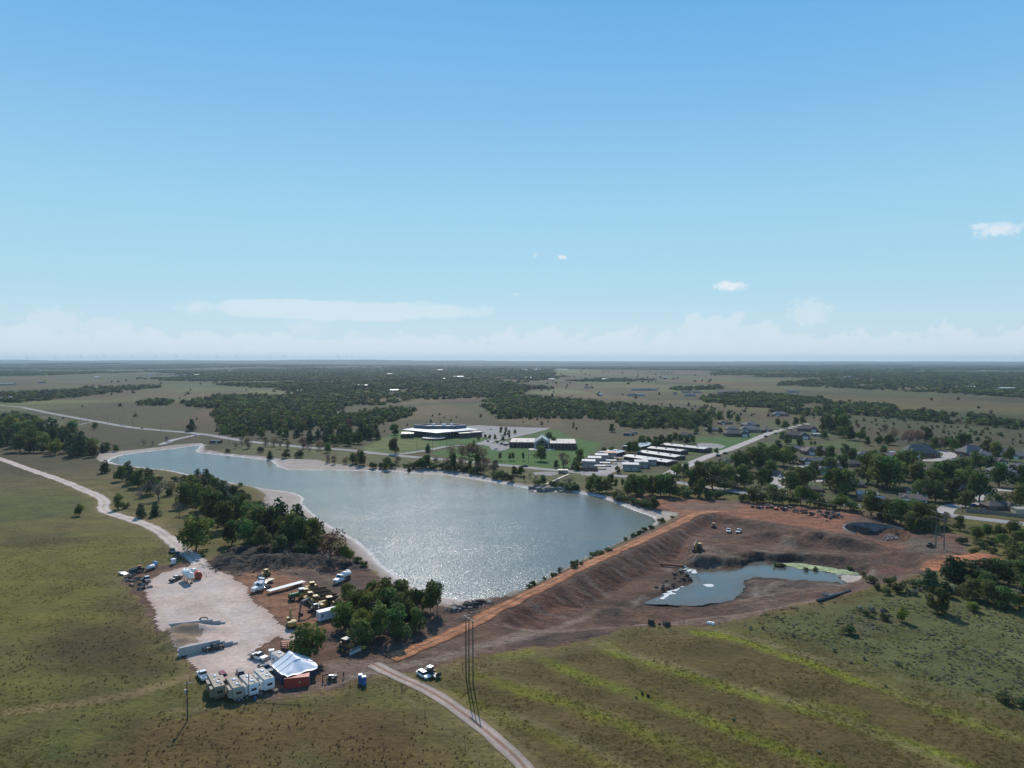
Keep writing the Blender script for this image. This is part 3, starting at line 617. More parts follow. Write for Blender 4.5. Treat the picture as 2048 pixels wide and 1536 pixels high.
def sheet(name, s, lift, colf, mat, flat_z=None, lbl=None):
    """the part of the ground grid where s < 0, cut cleanly along s = 0 and laid just above the ground"""
    sf = s.reshape(-1)
    qm = (sf[quads] < 0).any(1)
    q = quads[qm]
    T = np.concatenate([q[:, [0, 1, 2]], q[:, [0, 2, 3]]])
    n_in = (sf[T] < 0).sum(1)
    full = T[n_in == 3]
    cols = None if colf is None else colf.reshape(-1, 3)
    VV, CC, nV = [VG], [cols], len(VG)
    faces = [full]
    keys, pend = [], []
    for cnt in (1, 2):
        t = T[n_in == cnt]
        if not len(t): continue
        ins = sf[t] < 0
        lone = np.argmax(ins if cnt == 1 else ~ins, 1)
        a = t[np.arange(len(t)), lone]; b = t[np.arange(len(t)), (lone + 1) % 3]; c = t[np.arange(len(t)), (lone + 2) % 3]
        pend.append((cnt, a, b, c)); keys += [np.stack([a, b], 1), np.stack([a, c], 1)]
    if keys:
        K = np.sort(np.concatenate(keys), 1)
        U, inv = np.unique(K, axis=0, return_inverse=True); inv = inv.ravel()
        w = (sf[U[:, 0]] / (sf[U[:, 0]] - sf[U[:, 1]] + 1e-12))[:, None]
        VV.append(VG[U[:, 0]] * (1 - w) + VG[U[:, 1]] * w)
        if cols is not None: CC.append(cols[U[:, 0]] * (1 - w) + cols[U[:, 1]] * w)
        o_ = 0
        for cnt, a, b, c in pend:
            n_ = len(a); ab = inv[o_:o_ + n_] + nV; ac = inv[o_ + n_:o_ + 2 * n_] + nV; o_ += 2 * n_
            if cnt == 1: faces.append(np.stack([a, ab, ac], 1))
            else: faces += [np.stack([ab, b, c], 1), np.stack([ab, c, ac], 1)]
    F = np.concatenate(faces); V = np.concatenate(VV); 
    used, inv = np.unique(F.ravel(), return_inverse=True)
    V = V[used].copy(); F = inv.reshape(-1, 3)
    if flat_z is None: V[:, 2] += lift
    else: V[:, 2] = flat_z
    me = mesh_np(name, V, F, mat, None if cols is None else np.concatenate(CC)[used])
    return link(bpy.data.objects.new(name, me), kind="structure")

soil = earth("turned_soil", 0.58, 1.34, 0.12, 0.55, 2.2, 1.0, 0.6, stretch=(-0.5, 1.9), tracks=0.4)
sheet("dirt", np.maximum(sDirtN, -np.minimum(sBeach - 0.2, sLake + 99)), 0.012, BARE, soil)
sheet("beach", np.maximum(sBeach + nz(4, 3, 9) * 1.6, -(sLake + 2.5)), 0.018, SAND, earth("shore_sand", 0.86, 1.12, 0.1, 0.5, 2.5, 0.3, 0.15))
sheet("mulch_heap", sMulchN + 0.6, 0.03, MUD, earth("dark_mulch", 0.4, 1.7, 0.25, 1.1, 4.0, 1.0, 0.8))
sheet("gravel_yard", sPadN, 0.035, GRAV, earth("crushed_stone", 0.84, 1.14, 0.09, 0.6, 3.0, 0.35, 0.15, tracks=0.22))
ROADC = lay(lay(cf((0.46, 0.37, 0.315)), np.exp(-((sRA - 1.2) / 0.45) ** 2) * 0.7, (0.56, 0.47, 0.42)), sstep(nD, .5, .7) * .3, (0.40, 0.31, 0.255))
grav_road = earth("gravel_road", 0.86, 1.12, 0.1, 0.7, 3.0, 0.3, 0.12)

ROADB = lay(cf((0.29, 0.215, 0.165)), np.exp(-(sRB / 0.5) ** 2) * 0.8, (0.25, 0.15, 0.10))
ROADB = lay(ROADB, np.exp(-((sRB - 1.0) / 0.35) ** 2) * 0.55, (0.40, 0.33, 0.28))
ROADB = lay(ROADB, sstep(sRB, 1.4, 2.0) * 0.35, (0.17, 0.135, 0.09))
ROADB = lay(ROADB, sstep(Y, 176, 192) * 0.9, (0.20, 0.135, 0.098))
ROADB = lay(ROADB, sstep(Y, 215, 200) * 0 * 0.5, (0.36, 0.29, 0.24))

sheet("sand_pile", np.maximum(sSand, sPadN - 3), 0.05, lay(lay(cf((0.235, 0.17, 0.105)), sstep(fbm((X * .9 + Y * .43) / 5, (Y * .9 - X * .43) / .7, 2, 15), .5, .62) * .6, (0.16, 0.105, 0.062)), sstep(sSand, -3, 0) * .5, (0.30, 0.23, 0.17)), MATS["shore_sand"])
CRC = lay(cf((0.46, 0.19, 0.085)), np.exp(-((sCrest - 1.1) / 0.5) ** 2) * 0.6, (0.44, 0.25, 0.15))
CRC = lay(CRC, np.exp(-(sCrest / 0.4) ** 2) * 0.5, (0.24, 0.12, 0.075))


asph = lay(cf((0.30, 0.28, 0.265)), np.exp(-((np.abs(sHwy - 1.8) - 0) / 0.8) ** 2) * 0.35, (0.17, 0.165, 0.16))
tarmac = earth("worn_asphalt", 0.88, 1.1, 0.06, 0.5, 3.0, 0.1, 0.03)

conc = cf((0.40, 0.355, 0.315))
concrete = earth("pale_concrete_paving", 0.88, 1.1, 0.06, 0.4, 3.0, 0.1, 0.03)
sheet("street", np.minimum.reduce([sdf_line(X, Y, ST_MAIN) - 4.6, sdf_line(X, Y, ST_2) - 5.0, sdf_line(X, Y, ST_3) - 4.5, sdf_line(X, Y, ST_4) - 3.6, sdf_line(X, Y, ST_5) - 5.0, sdf_line(X, Y, ST_6) - 4.2]), 0.062, conc, concrete)
sheet("driveway", sdf_line(X, Y, DRIVE1) - 3.6, 0.058, asph, tarmac)
sheet("parking_lot", np.minimum.reduce([sdf_poly(X, Y, LOT1), sdf_poly(X, Y, LOT2), sdf_poly(X, Y, LOT3), sdf_poly(X, Y, BOAT)]), 0.054, cf((0.27, 0.25, 0.235)), tarmac)
sheet("storage_yard_paving", sdf_poly(X, Y, LOT4), 0.056, conc * 0.9, concrete)
EAST_RD = spline(PL([(190,843),(150,851),(115,853)]), 4)
ACC = spline(PL([(400,869),(380,873),(345,880),(322,889)]), 4)
sheet("side_road", np.minimum(sdf_line(X, Y, EAST_RD) - 3.2, sdf_line(X, Y, ACC) - 3.6), 0.058, asph * 1.15, tarmac)

# the long roads are ribbons laid along their centre lines
def ribbon(name, line, half, cols, mat, lift, cross=13, step=0.7, wob_=0.25):
    """cols: list of (offset from the centre in half widths, colour), read across the road"""
    seg = np.linalg.norm(np.diff(line, axis=0), axis=1); L = np.concatenate([[0], np.cumsum(seg)])
    u = np.arange(0, L[-1], step); cx = np.interp(u, L, line[:, 0]); cy = np.interp(u, L, line[:, 1])
    k = np.ones(9) / 9                                             # ease the corners of the measured line
    pad = lambda a: np.concatenate([np.full(4, a[0]), a, np.full(4, a[-1])])
    cx = np.convolve(pad(cx), k, 'valid'); cy = np.convolve(pad(cy), k, 'valid')
    tx, ty = np.gradient(cx), np.gradient(cy); n_ = np.hypot(tx, ty) + 1e-9; nx, ny = -ty / n_, tx / n_
    o = np.linspace(-1, 1, cross)
    wl_ = half * (1 + wob_ * 2 * (fbm(u / 5, u * 0, 3, 140) - .5)); wr = half * (1 + wob_ * 2 * (fbm(u / 5, u * 0 + 50, 3, 141) - .5))
    w = np.where(o[None, :] < 0, wl_[:, None], wr[:, None]) * o[None, :]
    x = cx[:, None] + nx[:, None] * w; y = cy[:, None] + ny[:, None] * w
    z = np.maximum(HS(x, y), 0.5 * (HS(x + .5, y + .5) + HS(x - .5, y - .5))) + lift
    V = np.stack([x, y, z], -1).reshape(-1, 3)
    pos = [c[0] for c in cols]; C = np.stack([np.interp(np.abs(o), pos, [c[1][i] for c in cols]) for i in range(3)], -1)
    C = C[None] * (0.86 + 0.28 * fbm(x / 6, y / 6, 3, 142))[..., None]
    nr, nc = x.shape; id_ = np.arange(nr * nc).reshape(nr, nc)
    F = np.stack([id_[:-1, :-1], id_[:-1, 1:], id_[1:, 1:], id_[1:, :-1]], -1).reshape(-1, 4)
    if (tx[0] * ny[0] - ty[0] * nx[0]) > 0: F = F[:, ::-1]
    return link(bpy.data.objects.new(name, mesh_np(name, V, F, mat, C.reshape(-1, 3))), kind="structure")
ribbon("gravel_road", ROAD_A, 3.1, [(0, (.43, .34, .28)), (.18, (.44, .35, .29)), (.4, (.54, .45, .39)), (.6, (.50, .41, .35)), (.85, (.44, .35, .295)), (1, (.30, .235, .18))], grav_road, 0.07)
ribbon("farm_track", ROAD_B[6:], 1.9, [(0, (.24, .145, .10)), (.14, (.26, .165, .12)), (.32, (.36, .28, .225)), (.55, (.385, .315, .265)), (.72, (.30, .225, .18)), (.9, (.34, .285, .245)), (1, (.20, .155, .11))], grav_road, 0.08, wob_=.16)
ribbon("dam_crest_road", CREST, 2.7, [(0, (.30, .14, .078)), (.15, (.34, .155, .08)), (.38, (.50, .24, .125)), (.6, (.42, .175, .08)), (.85, (.38, .155, .075)), (1, (.22, .11, .065))], soil, 0.14, wob_=.35)
ribbon("highway", HWY_L, 4.7, [(0, (.33, .31, .28)), (.06, (.28, .265, .25)), (.35, (.25, .235, .225)), (.6, (.30, .28, .265)), (.92, (.27, .255, .24)), (1, (.34, .31, .27))], tarmac, 0.07, cross=15, step=2.0, wob_=.02)

# ------------------------------------------------------------------ water
def water(name, base, rough, s1, slope):
    m_, t, p, o_ = new_mat(name)
    g = t.nodes.new("ShaderNodeNewGeometry")
    n0 = noise_n(t, 0.03, 4, 0.6, g.outputs["Position"], 0.5)
    amp = math_n(t, 'MULTIPLY', ramp_n(t, n0, [(0.36, 0.72), (0.62, 1.0)]), slope)
    wv = t.nodes.new("ShaderNodeTexNoise"); wv.inputs["Scale"].default_value = s1; wv.inputs["Detail"].default_value = 2.0; wv.inputs["Roughness"].default_value = 0.6
    t.links.new(g.outputs["Position"], wv.inputs["Vector"])        # slopes of the wind ripples
    vs = t.nodes.new("ShaderNodeVectorMath"); vs.operation = 'SUBTRACT'; t.links.new(wv.outputs["Color"], vs.inputs[0]); vs.inputs[1].default_value = (0.5, 0.5, 0.5)
    vm = t.nodes.new("ShaderNodeVectorMath"); vm.operation = 'SCALE'; t.links.new(vs.outputs[0], vm.inputs[0]); t.links.new(amp, vm.inputs["Scale"])
    vf = t.nodes.new("ShaderNodeVectorMath"); vf.operation = 'MULTIPLY'; t.links.new(vm.outputs[0], vf.inputs[0]); vf.inputs[1].default_value = (1, 1, 0)
    va = t.nodes.new("ShaderNodeVectorMath"); va.operation = 'ADD'; t.links.new(vf.outputs[0], va.inputs[0]); va.inputs[1].default_value = (0, 0, 1)
    vn = t.nodes.new("ShaderNodeVectorMath"); vn.operation = 'NORMALIZE'; t.links.new(va.outputs[0], vn.inputs[0]); t.links.new(vn.outputs[0], p.inputs["Normal"])
    nb = noise_n(t, 0.012, 3, 0.5, g.outputs["Position"])
    at = t.nodes.new("ShaderNodeAttribute"); at.attribute_name = "Col"         # silt: how muddy the water is
    t.links.new(mixc(t, 1.0, at.outputs["Color"], ramp_n(t, nb, [(0.35, 1.0), (0.65, 0.82)]), 'MULTIPLY'), p.inputs["Base Color"])
    p.inputs["Roughness"].default_value = rough; p.inputs["IOR"].default_value = 1.333
    return m_
LKC = lay(cf((0.062, 0.086, 0.088)), np.exp(-np.clip(-sLake, 0, 99) / (10 + 14 * nA)) * 0.75 * (Y > 330), (0.115, 0.118, 0.068))
sheet("lake_water", sLake - 1.2, 0, LKC, water("lake_water", None, 0.25, 3.0, 0.92), ZW)
PDC = lay(cf((0.105, 0.132, 0.128)), np.exp(-np.clip(-sPond, 0, 99) / (1.2 + 5 * fbm(X / 7, Y / 7, 2, 49))) * 0.9, (0.115, 0.092, 0.062))
PDC = lay(PDC, sstep(fbm(X / 9, Y / 9, 3, 50), .52, .62) * .4, (0.14, 0.145, 0.12))
sheet("pond_water", sPond - 1.0, 0, PDC, water("pond_water", None, 0.08, 1.6, 0.18), ZP)
sheet("pond_algae", np.maximum(sdf_poly(X, Y, ALGAE) + nz(3, 3, 44) * 3.4, -99), 0, cf((0.36, 0.42, 0.22)), earth("algae", 0.6, 1.25, 0.3, 1.0, 3.0, 0.2, 0.05), ZP + 0.02)
# ------------------------------------------------------------------ VEGETATION: materials
def leaf_mat(name, c, trans=0.25, var=0.35, rough=0.7):
    m_, t, p, o_ = new_mat(name)
    a = t.nodes.new("ShaderNodeAttribute"); a.attribute_name = "Col"
    oi = t.nodes.new("ShaderNodeObjectInfo")
    hs = t.nodes.new("ShaderNodeHueSaturation")
    t.links.new(math_n(t, 'ADD', 0.46, math_n(t, 'MULTIPLY', oi.outputs["Random"], 0.07)), hs.inputs["Hue"])
    r2 = math_n(t, 'FRACT', math_n(t, 'MULTIPLY', oi.outputs["Random"], 7.31))
    t.links.new(math_n(t, 'ADD', 1.0 - var, math_n(t, 'MULTIPLY', r2, var * 2)), hs.inputs["Value"])
    t.links.new(mixc(t, 1.0, a.outputs["Color"], c, 'MULTIPLY'), hs.inputs["Color"])
    t.links.new(hs.outputs[0], p.inputs["Base Color"])
    p.inputs["Roughness"].default_value = rough; p.inputs["Specular IOR Level"].default_value = 0.12
    tr = t.nodes.new("ShaderNodeBsdfTranslucent"); t.links.new(hs.outputs[0], tr.inputs[0])
    ms = t.nodes.new("ShaderNodeMixShader"); ms.inputs[0].default_value = trans
    t.links.new(p.outputs[0], ms.inputs[1]); t.links.new(tr.outputs[0], ms.inputs[2]); t.links.new(ms.outputs[0], o_.inputs[0])
    return m_
L_OAK = leaf_mat("oak_leaves", (0.094, 0.126, 0.035), 0.38)
L_BRIGHT = leaf_mat("cottonwood_leaves", (0.123, 0.168, 0.035), 0.38)
L_CEDAR = leaf_mat("cedar_needles", (0.054, 0.080, 0.035), 0.2, 0.25)
L_BROWN = leaf_mat("rusty_leaves", (0.158, 0.111, 0.067), 0.38)
L_GREY = leaf_mat("bare_twigs", (0.135, 0.118, 0.098), 0.1)
L_SHRUB = leaf_mat("shrub_leaves", (0.110, 0.123, 0.046), 0.38)
L_SAGE = leaf_mat("sage_leaves", (0.20, 0.205, 0.15), 0.35)
BARK = paint("bark", (0.090, 0.070, 0.055), 0.95, dirt=0.5, scale=3, spec=0.1)
GREYBARK = paint("grey_bark", (0.17, 0.15, 0.13), 0.95, dirt=0.5, scale=3, spec=0.1)

def cards(rng, P, N, size, elong=1.4):
    """leaf clumps: one bent four-cornered card at each point, turned roughly outward"""
    n = len(P)
    d = N + rng.normal(0, 0.75, (n, 3)); d /= np.linalg.norm(d, axis=1)[:, None] + 1e-9
    a = np.cross(d, rng.normal(0, 1, (n, 3))); a /= np.linalg.norm(a, axis=1)[:, None] + 1e-9
    b = np.cross(d, a)
    s = size * rng.uniform(0.6, 1.35, (n, 1))
    V = np.stack([P - a * s * elong * .5, P - b * s * .45 + d * s * .12, P + a * s * elong * .5, P + b * s * .45 + d * s * .12], 1)
    return V.reshape(-1, 3)

def crown_data(seed, n_leaf, kind='round', n_lobe=9, size=0.06):
    rng = np.random.default_rng(seed)
    L = []
    for i in range(n_lobe):
        if kind == 'cedar':
            z = rng.uniform(0.12, 0.82); r = 0.30 * (1 - z) ** 0.7 + 0.03
            ang = rng.uniform(0, 6.28); L.append((math.cos(ang) * r * 0.5, math.sin(ang) * r * 0.5, z, r * rng.uniform(.6, .9), rng.uniform(.7, 1.2)))
        elif kind == 'tall':
            z = rng.uniform(0.34, 0.86); ang = rng.uniform(0, 6.28); rr = rng.uniform(0, 0.14)
            L.append((math.cos(ang) * rr, math.sin(ang) * rr, z, rng.uniform(0.11, 0.18), rng.uniform(1.0, 1.5)))
        elif kind == 'shrub':
            ang = rng.uniform(0, 6.28); rr = rng.uniform(0.05, 0.55)
            L.append((math.cos(ang) * rr, math.sin(ang) * rr, rng.uniform(.3, .6), rng.uniform(0.22, 0.38), rng.uniform(.8, 1.1)))
        else:
            z = rng.uniform(0.20, 0.82); k = max(0.05, math.sin((z + 0.12) / 1.12 * math.pi)) ** 0.6
            ang = rng.uniform(0, 6.28); rr = rng.uniform(0.06, 0.33) * k
            L.append((math.cos(ang) * rr, math.sin(ang) * rr, z, rng.uniform(0.13, 0.23), rng.uniform(.75, 1.05)))
    L = np.array(L)
    w = L[:, 3] ** 2; w /= w.sum()
    li = rng.choice(len(L), n_leaf, p=w)
    d = rng.normal(0, 1, (n_leaf, 3)); d[:, 2] += 0.25; d /= np.linalg.norm(d, axis=1)[:, None]
    rad = rng.uniform(0.45, 1.05, n_leaf) ** 0.6
    P = L[li, :3] + d * (L[li, 3] * rad)[:, None] * np.stack([np.ones(n_leaf), np.ones(n_leaf), L[li, 4]], 1)
    P[:, 2] = np.maximum(P[:, 2], 0.03)
    V = cards(rng, P, d, size)
    tint = (rng.uniform(0.6, 1.4, len(L))[li] * rng.uniform(0.75, 1.25, n_leaf))[:, None] * np.ones((n_leaf, 3))
    tint[:, 0] *= (1 + rng.normal(0, .12, len(L)))[li]
    return V, np.repeat(tint, 4, 0), L

def tubes(segs, k=5):
    """tapered sticks: (p0, p1, r0, r1) -> verts, quads"""
    V, F = [], []
    for p0, p1, r0, r1 in segs:
        p0 = np.array(p0, float); p1 = np.array(p1, float); d = p1 - p0; d /= np.linalg.norm(d) + 1e-9
        a = np.cross(d, (0.31, 0.95, 0.1)); a /= np.linalg.norm(a); b = np.cross(d, a)
        o_ = len(V)
        for p, r in ((p0, r0), (p1, r1)):
            for i in range(k):
                t = 6.2832 * i / k; V.append(p + (a * math.cos(t) + b * math.sin(t)) * r)
        for i in range(k): F.append((o_ + i, o_ + (i + 1) % k, o_ + k + (i + 1) % k, o_ + k + i))
    return np.array(V), np.array(F)

def trunk_segs(L, rng, r=0.022, fork=0.25, n=8, twigs=0):
    top = np.array([rng.normal(0, .02), rng.normal(0, .02), fork])
    S = [((0, 0, -0.03), top, r * 1.25, r)]
    for l in L[np.argsort(-L[:, 3])][:n]:
        m_ = top + (l[:3] - top) * 0.55 + rng.normal(0, .02, 3)
        S.append((top, m_, r * 0.62, r * 0.4)); S.append((m_, l[:3], r * 0.4, r * 0.14))
        for j in range(twigs):
            e = l[:3] + rng.normal(0, 1, 3) * l[3] * 0.75
            S.append((l[:3] * .6 + m_ * .4, e, r * 0.24, r * 0.06))
    return S

PROTO = {}
def make_proto(kind, i, n_leaf, lobes, size, shape, leaf, bark, twigs=0, r=0.022):
    V, c, L = crown_data(hash((shape, i, n_leaf)) % 1000 + i * 17 + len(kind), n_leaf, shape, lobes, size)
    rng = np.random.default_rng(i + 5)
    F = np.arange(len(V)).reshape(-1, 4)
    crown = mesh_np(kind + "_crown", V, F, leaf, c, smooth=False)
    tv, tf = tubes(trunk_segs(L, rng, r=r, fork=0.10 if shape in ('cedar', 'shrub') else 0.18, n=7 if not twigs else 9, twigs=twigs))
    trunk = mesh_np(kind + "_trunk", tv, tf, bark)
    PROTO.setdefault(kind, []).append((crown, trunk))
for i in range(5):
    make_proto("oak", i, 1300, 15, 0.064, 'round', L_OAK, BARK)
    make_proto("cottonwood", i, 1400, 16, 0.060, 'round', L_BRIGHT, BARK)
for i in range(3):
    make_proto("tall", i, 1000, 12, 0.052, 'tall', L_OAK, GREYBARK, r=0.012)
    make_proto("cedar", i, 620, 16, 0.075, 'cedar', L_CEDAR, BARK)
    make_proto("rusty", i, 620, 11, 0.050, 'round', L_BROWN, GREYBARK, twigs=3)
    make_proto("bare", i, 230, 11, 0.045, 'round', L_GREY, GREYBARK, twigs=7)
    make_proto("shrub", i, 420, 8, 0.15, 'shrub', L_SHRUB, BARK)
    make_proto("sage", i, 260, 8, 0.15, 'shrub', L_SAGE, GREYBARK)
NAMES = {"oak": ("oak_tree", "tree"), "cottonwood": ("cottonwood_tree", "tree"), "tall": ("tall_tree", "tree"), "cedar": ("cedar_tree", "tree"),
         "rusty": ("rusty_tree", "tree"), "bare": ("bare_tree", "tree"), "shrub": ("shrub", "shrub"), "sage": ("sage_bush", "bush")}
ASPECT = {"oak": 0.92, "cottonwood": 0.9, "tall": 0.5, "cedar": 0.72, "rusty": 0.9, "bare": 0.9, "shrub": 1.5, "sage": 1.5}   # crown width / height of the unit tree
WORD = {"oak": "dark green tree", "cottonwood": "yellow green tree", "tall": "tall slim tree", "cedar": "dark cedar", "rusty": "rust brown tree", "bare": "grey leafless tree", "shrub": "olive shrub", "sage": "pale grey bush"}
trng = random.Random(11)
N_TREE = 0
def tree(p, kind, height, label=None, group=None, wide=1.0, rz=None):
    global N_TREE
    N_TREE += 1
    crown, trunk = trng.choice(PROTO[kind])
    nm, cat = NAMES[kind]
    e = bpy.data.objects.new(nm, None); e.empty_display_size = 0.5
    link(e, None, label, cat, group)
    e.location = (p.x, p.y, p.z - 0.05)
    e.rotation_euler = (0, 0, trng.uniform(0, 6.28) if rz is None else rz)
    w = height * wide * trng.uniform(0.92, 1.1)
    e.scale = (w, w, height)
    link(bpy.data.objects.new("crown", crown), e); link(bpy.data.objects.new("trunk", trunk), e)
    return e

def in_poly(px, py, poly):
    c = False; n = len(poly)
    for i in range(n):
        x1, y1 = poly[i]; x2, y2 = poly[(i + 1) % n]
        if (y1 > py) != (y2 > py) and px < (x2 - x1) * (py - y1) / (y2 - y1) + x1: c = not c
    return c

ORD = ['first', 'second', 'third', 'fourth', 'fifth', 'sixth', 'seventh', 'eighth', 'ninth', 'tenth', 'eleventh', 'twelfth', 'thirteenth', 'fourteenth', 'fifteenth', 'sixteenth', 'seventeenth', 'eighteenth', 'nineteenth', 'twentieth']
def grove(spec, place, group, k_=1.0, tall=1.0):
    """spec: list of (tree foot px, py, crown width in photo px, kind). Trees that stand out get a label of their own."""
    out = []
    for px, py, w, kind in spec:
        p = G(px, py); wm = w * k_ / PPM(p)
        out.append([px, py, kind, tree(p, kind, wm / ASPECT[kind] * tall, None, group, 1.0 / tall)])
    cnt = {}
    for o in out: cnt.setdefault(o[2], []).append(o)
    for k, S in cnt.items():
        S.sort(key=lambda o: o[0])
        for i, o in enumerate(S):
            n = len(S)
            if n == 1: w = "only %s" % WORD[k]
            elif i == 0: w = "leftmost %s" % WORD[k]
            elif i == n - 1: w = "rightmost %s" % WORD[k]
            elif i < 20: w = "%s %s from the left" % (ORD[i], WORD[k])
            elif n - 1 - i < 20: w = "%s %s from the right" % (ORD[n - 1 - i], WORD[k])
            else: w = "inner %s" % WORD[k]
            o[3]["label"] = w + " " + place
    return out

def fill(poly, n, kinds, wlo, whi, seed, mind=0.55):
    """scatter n tree feet inside a photo outline, evenly over the ground, biggest first"""
    rg = random.Random(seed); pts = []
    xs_ = [a for a, b in poly]; ys_ = [b for a, b in poly]; tries = 0
    while len(pts) < n and tries < n * 200:
        tries += 1
        px = rg.uniform(min(xs_), max(xs_)); py = rg.uniform(min(ys_), max(ys_))
        if not in_poly(px, py, poly): continue
        w = rg.uniform(wlo, whi)
        if any(abs(px - a) < (w + c) * mind * .5 and abs(py - b) < (w + c) * mind * .22 for a, b, c, _ in pts): continue
        pts.append((px, py, w, rg.choice(kinds)))
    return pts
# ------------------------------------------------------------------ VEGETATION: the trees one can tell apart
O, CW, T, CE, RU, BA, SH, SA = "oak", "cottonwood", "tall", "cedar", "rusty", "bare", "shrub", "sage"
# grove between the machines and the lake
grove([(690,1258,44,CW),(712,1232,46,CW),(700,1215,40,CW),(735,1248,50,O),(760,1272,54,O),(730,1275,48,CW),(790,1280,56,O),(775,1240,52,O),(810,1250,54,O),(800,1215,46,O),(760,1212,46,CW),(832,1262,40,O),(822,1225,40,O),(845,1222,36,O),(862,1232,30,T),(874,1226,26,T),(745,1205,36,O),(720,1290,44,O),(684,1236,30,O)],
      "in the grove between the machines and the lake", "trees of the grove beside the lake", 1.2, 1.0)
def single(px, py, w, kind, label, wide=1.0):
    p = G(px, py); return tree(p, kind, w / PPM(p) / ASPECT[kind] / wide, label, None, wide)
single(616,1322,72,CW,"bushy yellow green tree behind the white tarpaulin shelter")
single(391,1100,70,CW,"spreading tree at the bend of the gravel road into the yard")
single(463,1090,48,O,"round green tree right of the spreading tree by the brush heap")
single(158,1031,22,CW,"small lone green tree in the west meadow")
single(236,1019,30,O,"round dark tree beside the bend of the gravel road")
single(254,1016,18,SH,"low shrub right of the round tree at the road bend")
single(282,1035,24,CE,"left of the two dark cedars standing right of the gravel road")
single(311,1032,24,CE,"right of the two dark cedars standing right of the gravel road")
single(359,1031,26,BA,"grey leafless tree left of the shore thicket")
single(282,996,26,BA,"small leafless tree left of the large grey one by the lake")
single(318,1001,48,BA,"large grey leafless tree in the western shore thicket")
single(344,988,30,RU,"brown thinning tree behind the large grey leafless one")
single(210,946,22,CE,"lone dark cedar at the west tip of the lake")
single(660,1118,64,RU,"rust brown tree at the east end of the shore thicket")
single(692,1122,30,CW,"low green tree beside the rust brown tree at the lake edge")
single(1875,1226,52,O,"round tree casting a shadow on the east meadow")
single(1804,1243,28,CW,"small bright tree alone on the east meadow")
single(1700,1268,34,SH,"low dark shrub on the east meadow")
single(1308,1018,26,O,"lone round tree between the lake and the red earth")
single(1288,1013,16,SH,"shrub beside the lone round tree at the lake corner")
single(1918,1060,30,O,"leaning tree beside the highway right of the spillway")
single(790,908,32,O,"dark round tree at the driveway junction by the lake")
single(856,904,0.9*16,CE,"dark conical evergreen on the lawn by the driveway")
single(540,918,14,CE,"small pointed cedar standing in the lake shallows")
single(818,943,10,CE,"thin cedar on the sand of the far shore")
single(790,870,22,O,"tree on the lawn left of the long low building")
single(1082,922,30,O,"round tree on the lawn in front of the gabled building")
single(1128,934,30,RU,"browning tree right of the round lawn tree")
single(1158,926,28,O,"tree at the right edge of the gabled building lawn")
single(1152,940,20,O,"small tree by the brown fence of the storage yard")
single(1112,936,16,O,"slim lawn tree between two larger ones")
for (px, lab) in ((1000,"leftmost sapling on the lawn before the gabled building"),(1020,"second sapling from the left on the gabled building lawn"),(1026,"third sapling from the left on the gabled building lawn"),(1046,"rightmost sapling on the lawn before the gabled building")):
    single(px, 921, 8, T, lab)
single(383,862,20,CE,"dark cedar clump beside the highway left of the woods")
single(1223,864,17,O,"lone tree in the brown field beside the small sheds")
single(1108,892,17,O,"tree right of the parking lot drive")
single(1098,884,20,O,"larger tree above the parking lot drive")
single(1207,908,14,O,"left of two round trees behind the storage units")
single(1222,908,15,O,"right of two round trees behind the storage units")
single(1236,946,14,O,"small round tree in the storage yard drive")
single(1354,952,26,CW,"yellow green tree beside the apartment entrance drive")
single(1434,908,12,O,"small round tree at the street corner by the lot")
# western shore thicket
grove([(244,962,22,O),(262,968,20,CE),(276,975,26,O),(298,972,22,CE),(300,988,26,O),(256,952,18,CE),(318,966,18,SH),(380,1000,36,O),(374,1012,34,O),(400,1022,40,O),(412,1005,34,CE),(420,1040,46,O),(398,985,26,RU),(440,1030,40,CE),(450,1058,40,O),(478,1045,40,O),(470,1022,30,CE),(500,1060,40,O),(520,1075,44,O),(545,1070,40,O),(560,1052,34,CE),(575,1082,40,O),(600,1090,40,O),(594,1066,34,CE),(622,1080,32,O),(626,1100,36,SH),(560,1095,34,SH),(500,1088,36,O),(522,1094,30,O),(440,1002,24,RU),(430,985,22,O),(412,972,20,CE),(640,1072,20,O),(606,1108,30,SH)],
      "in the thicket on the west shore", "trees of the west shore thicket", 1.4)
grove([(350,962,16,SH),(372,962,18,SH),(395,958,16,CE),(445,972,20,SH),(462,985,22,SH),(480,992,22,SH),(496,1002,24,SH),(515,1012,20,SH),(470,1010,20,SA),(490,1020,24,SA),(512,1030,26,SA),(530,1040,22,SA),(505,1046,20,SH),(540,1030,18,SH),(556,1040,20,SH),(575,1050,18,SH),(455,1000,18,SA),(336,990,16,SH),(480,972,12,SH),(700,1114,22,SH),(716,1124,18,SH),(727,1132,16,SH),(680,1108,20,SH)],
      "on the weedy bank behind the west beach", "shrubs of the west bank", 1.1)
grove(fill([(345,965),(420,960),(480,975),(530,1010),(600,1060),(640,1090),(620,1110),(540,1095),(450,1050),(400,1025)], 38, [SH, SH, SH, SA], 22, 36, 41, .35), "of the low scrub under the west shore trees", "scrub of the west shore")
# dark wood at the left edge
grove(fill([(-30,870),(40,862),(100,872),(160,884),(190,905),(180,913),(60,908),(-30,900)], 34, [O,O,O,CW,CE,SH], 22, 36, 3) + [(60,905,22,O),(110,910,26,CW),(150,912,24,SH),(185,914,20,O)],
      "in the dark wood at the left edge", "trees of the left edge wood", 1.2)
grove([(204,905,14,CE),(212,904,20,O),(232,903,14,O),(190,858,14,CW),(288,890,14,BA),(305,890,10,BA)], "on the rise left of the lake inlet", "trees by the lake inlet")
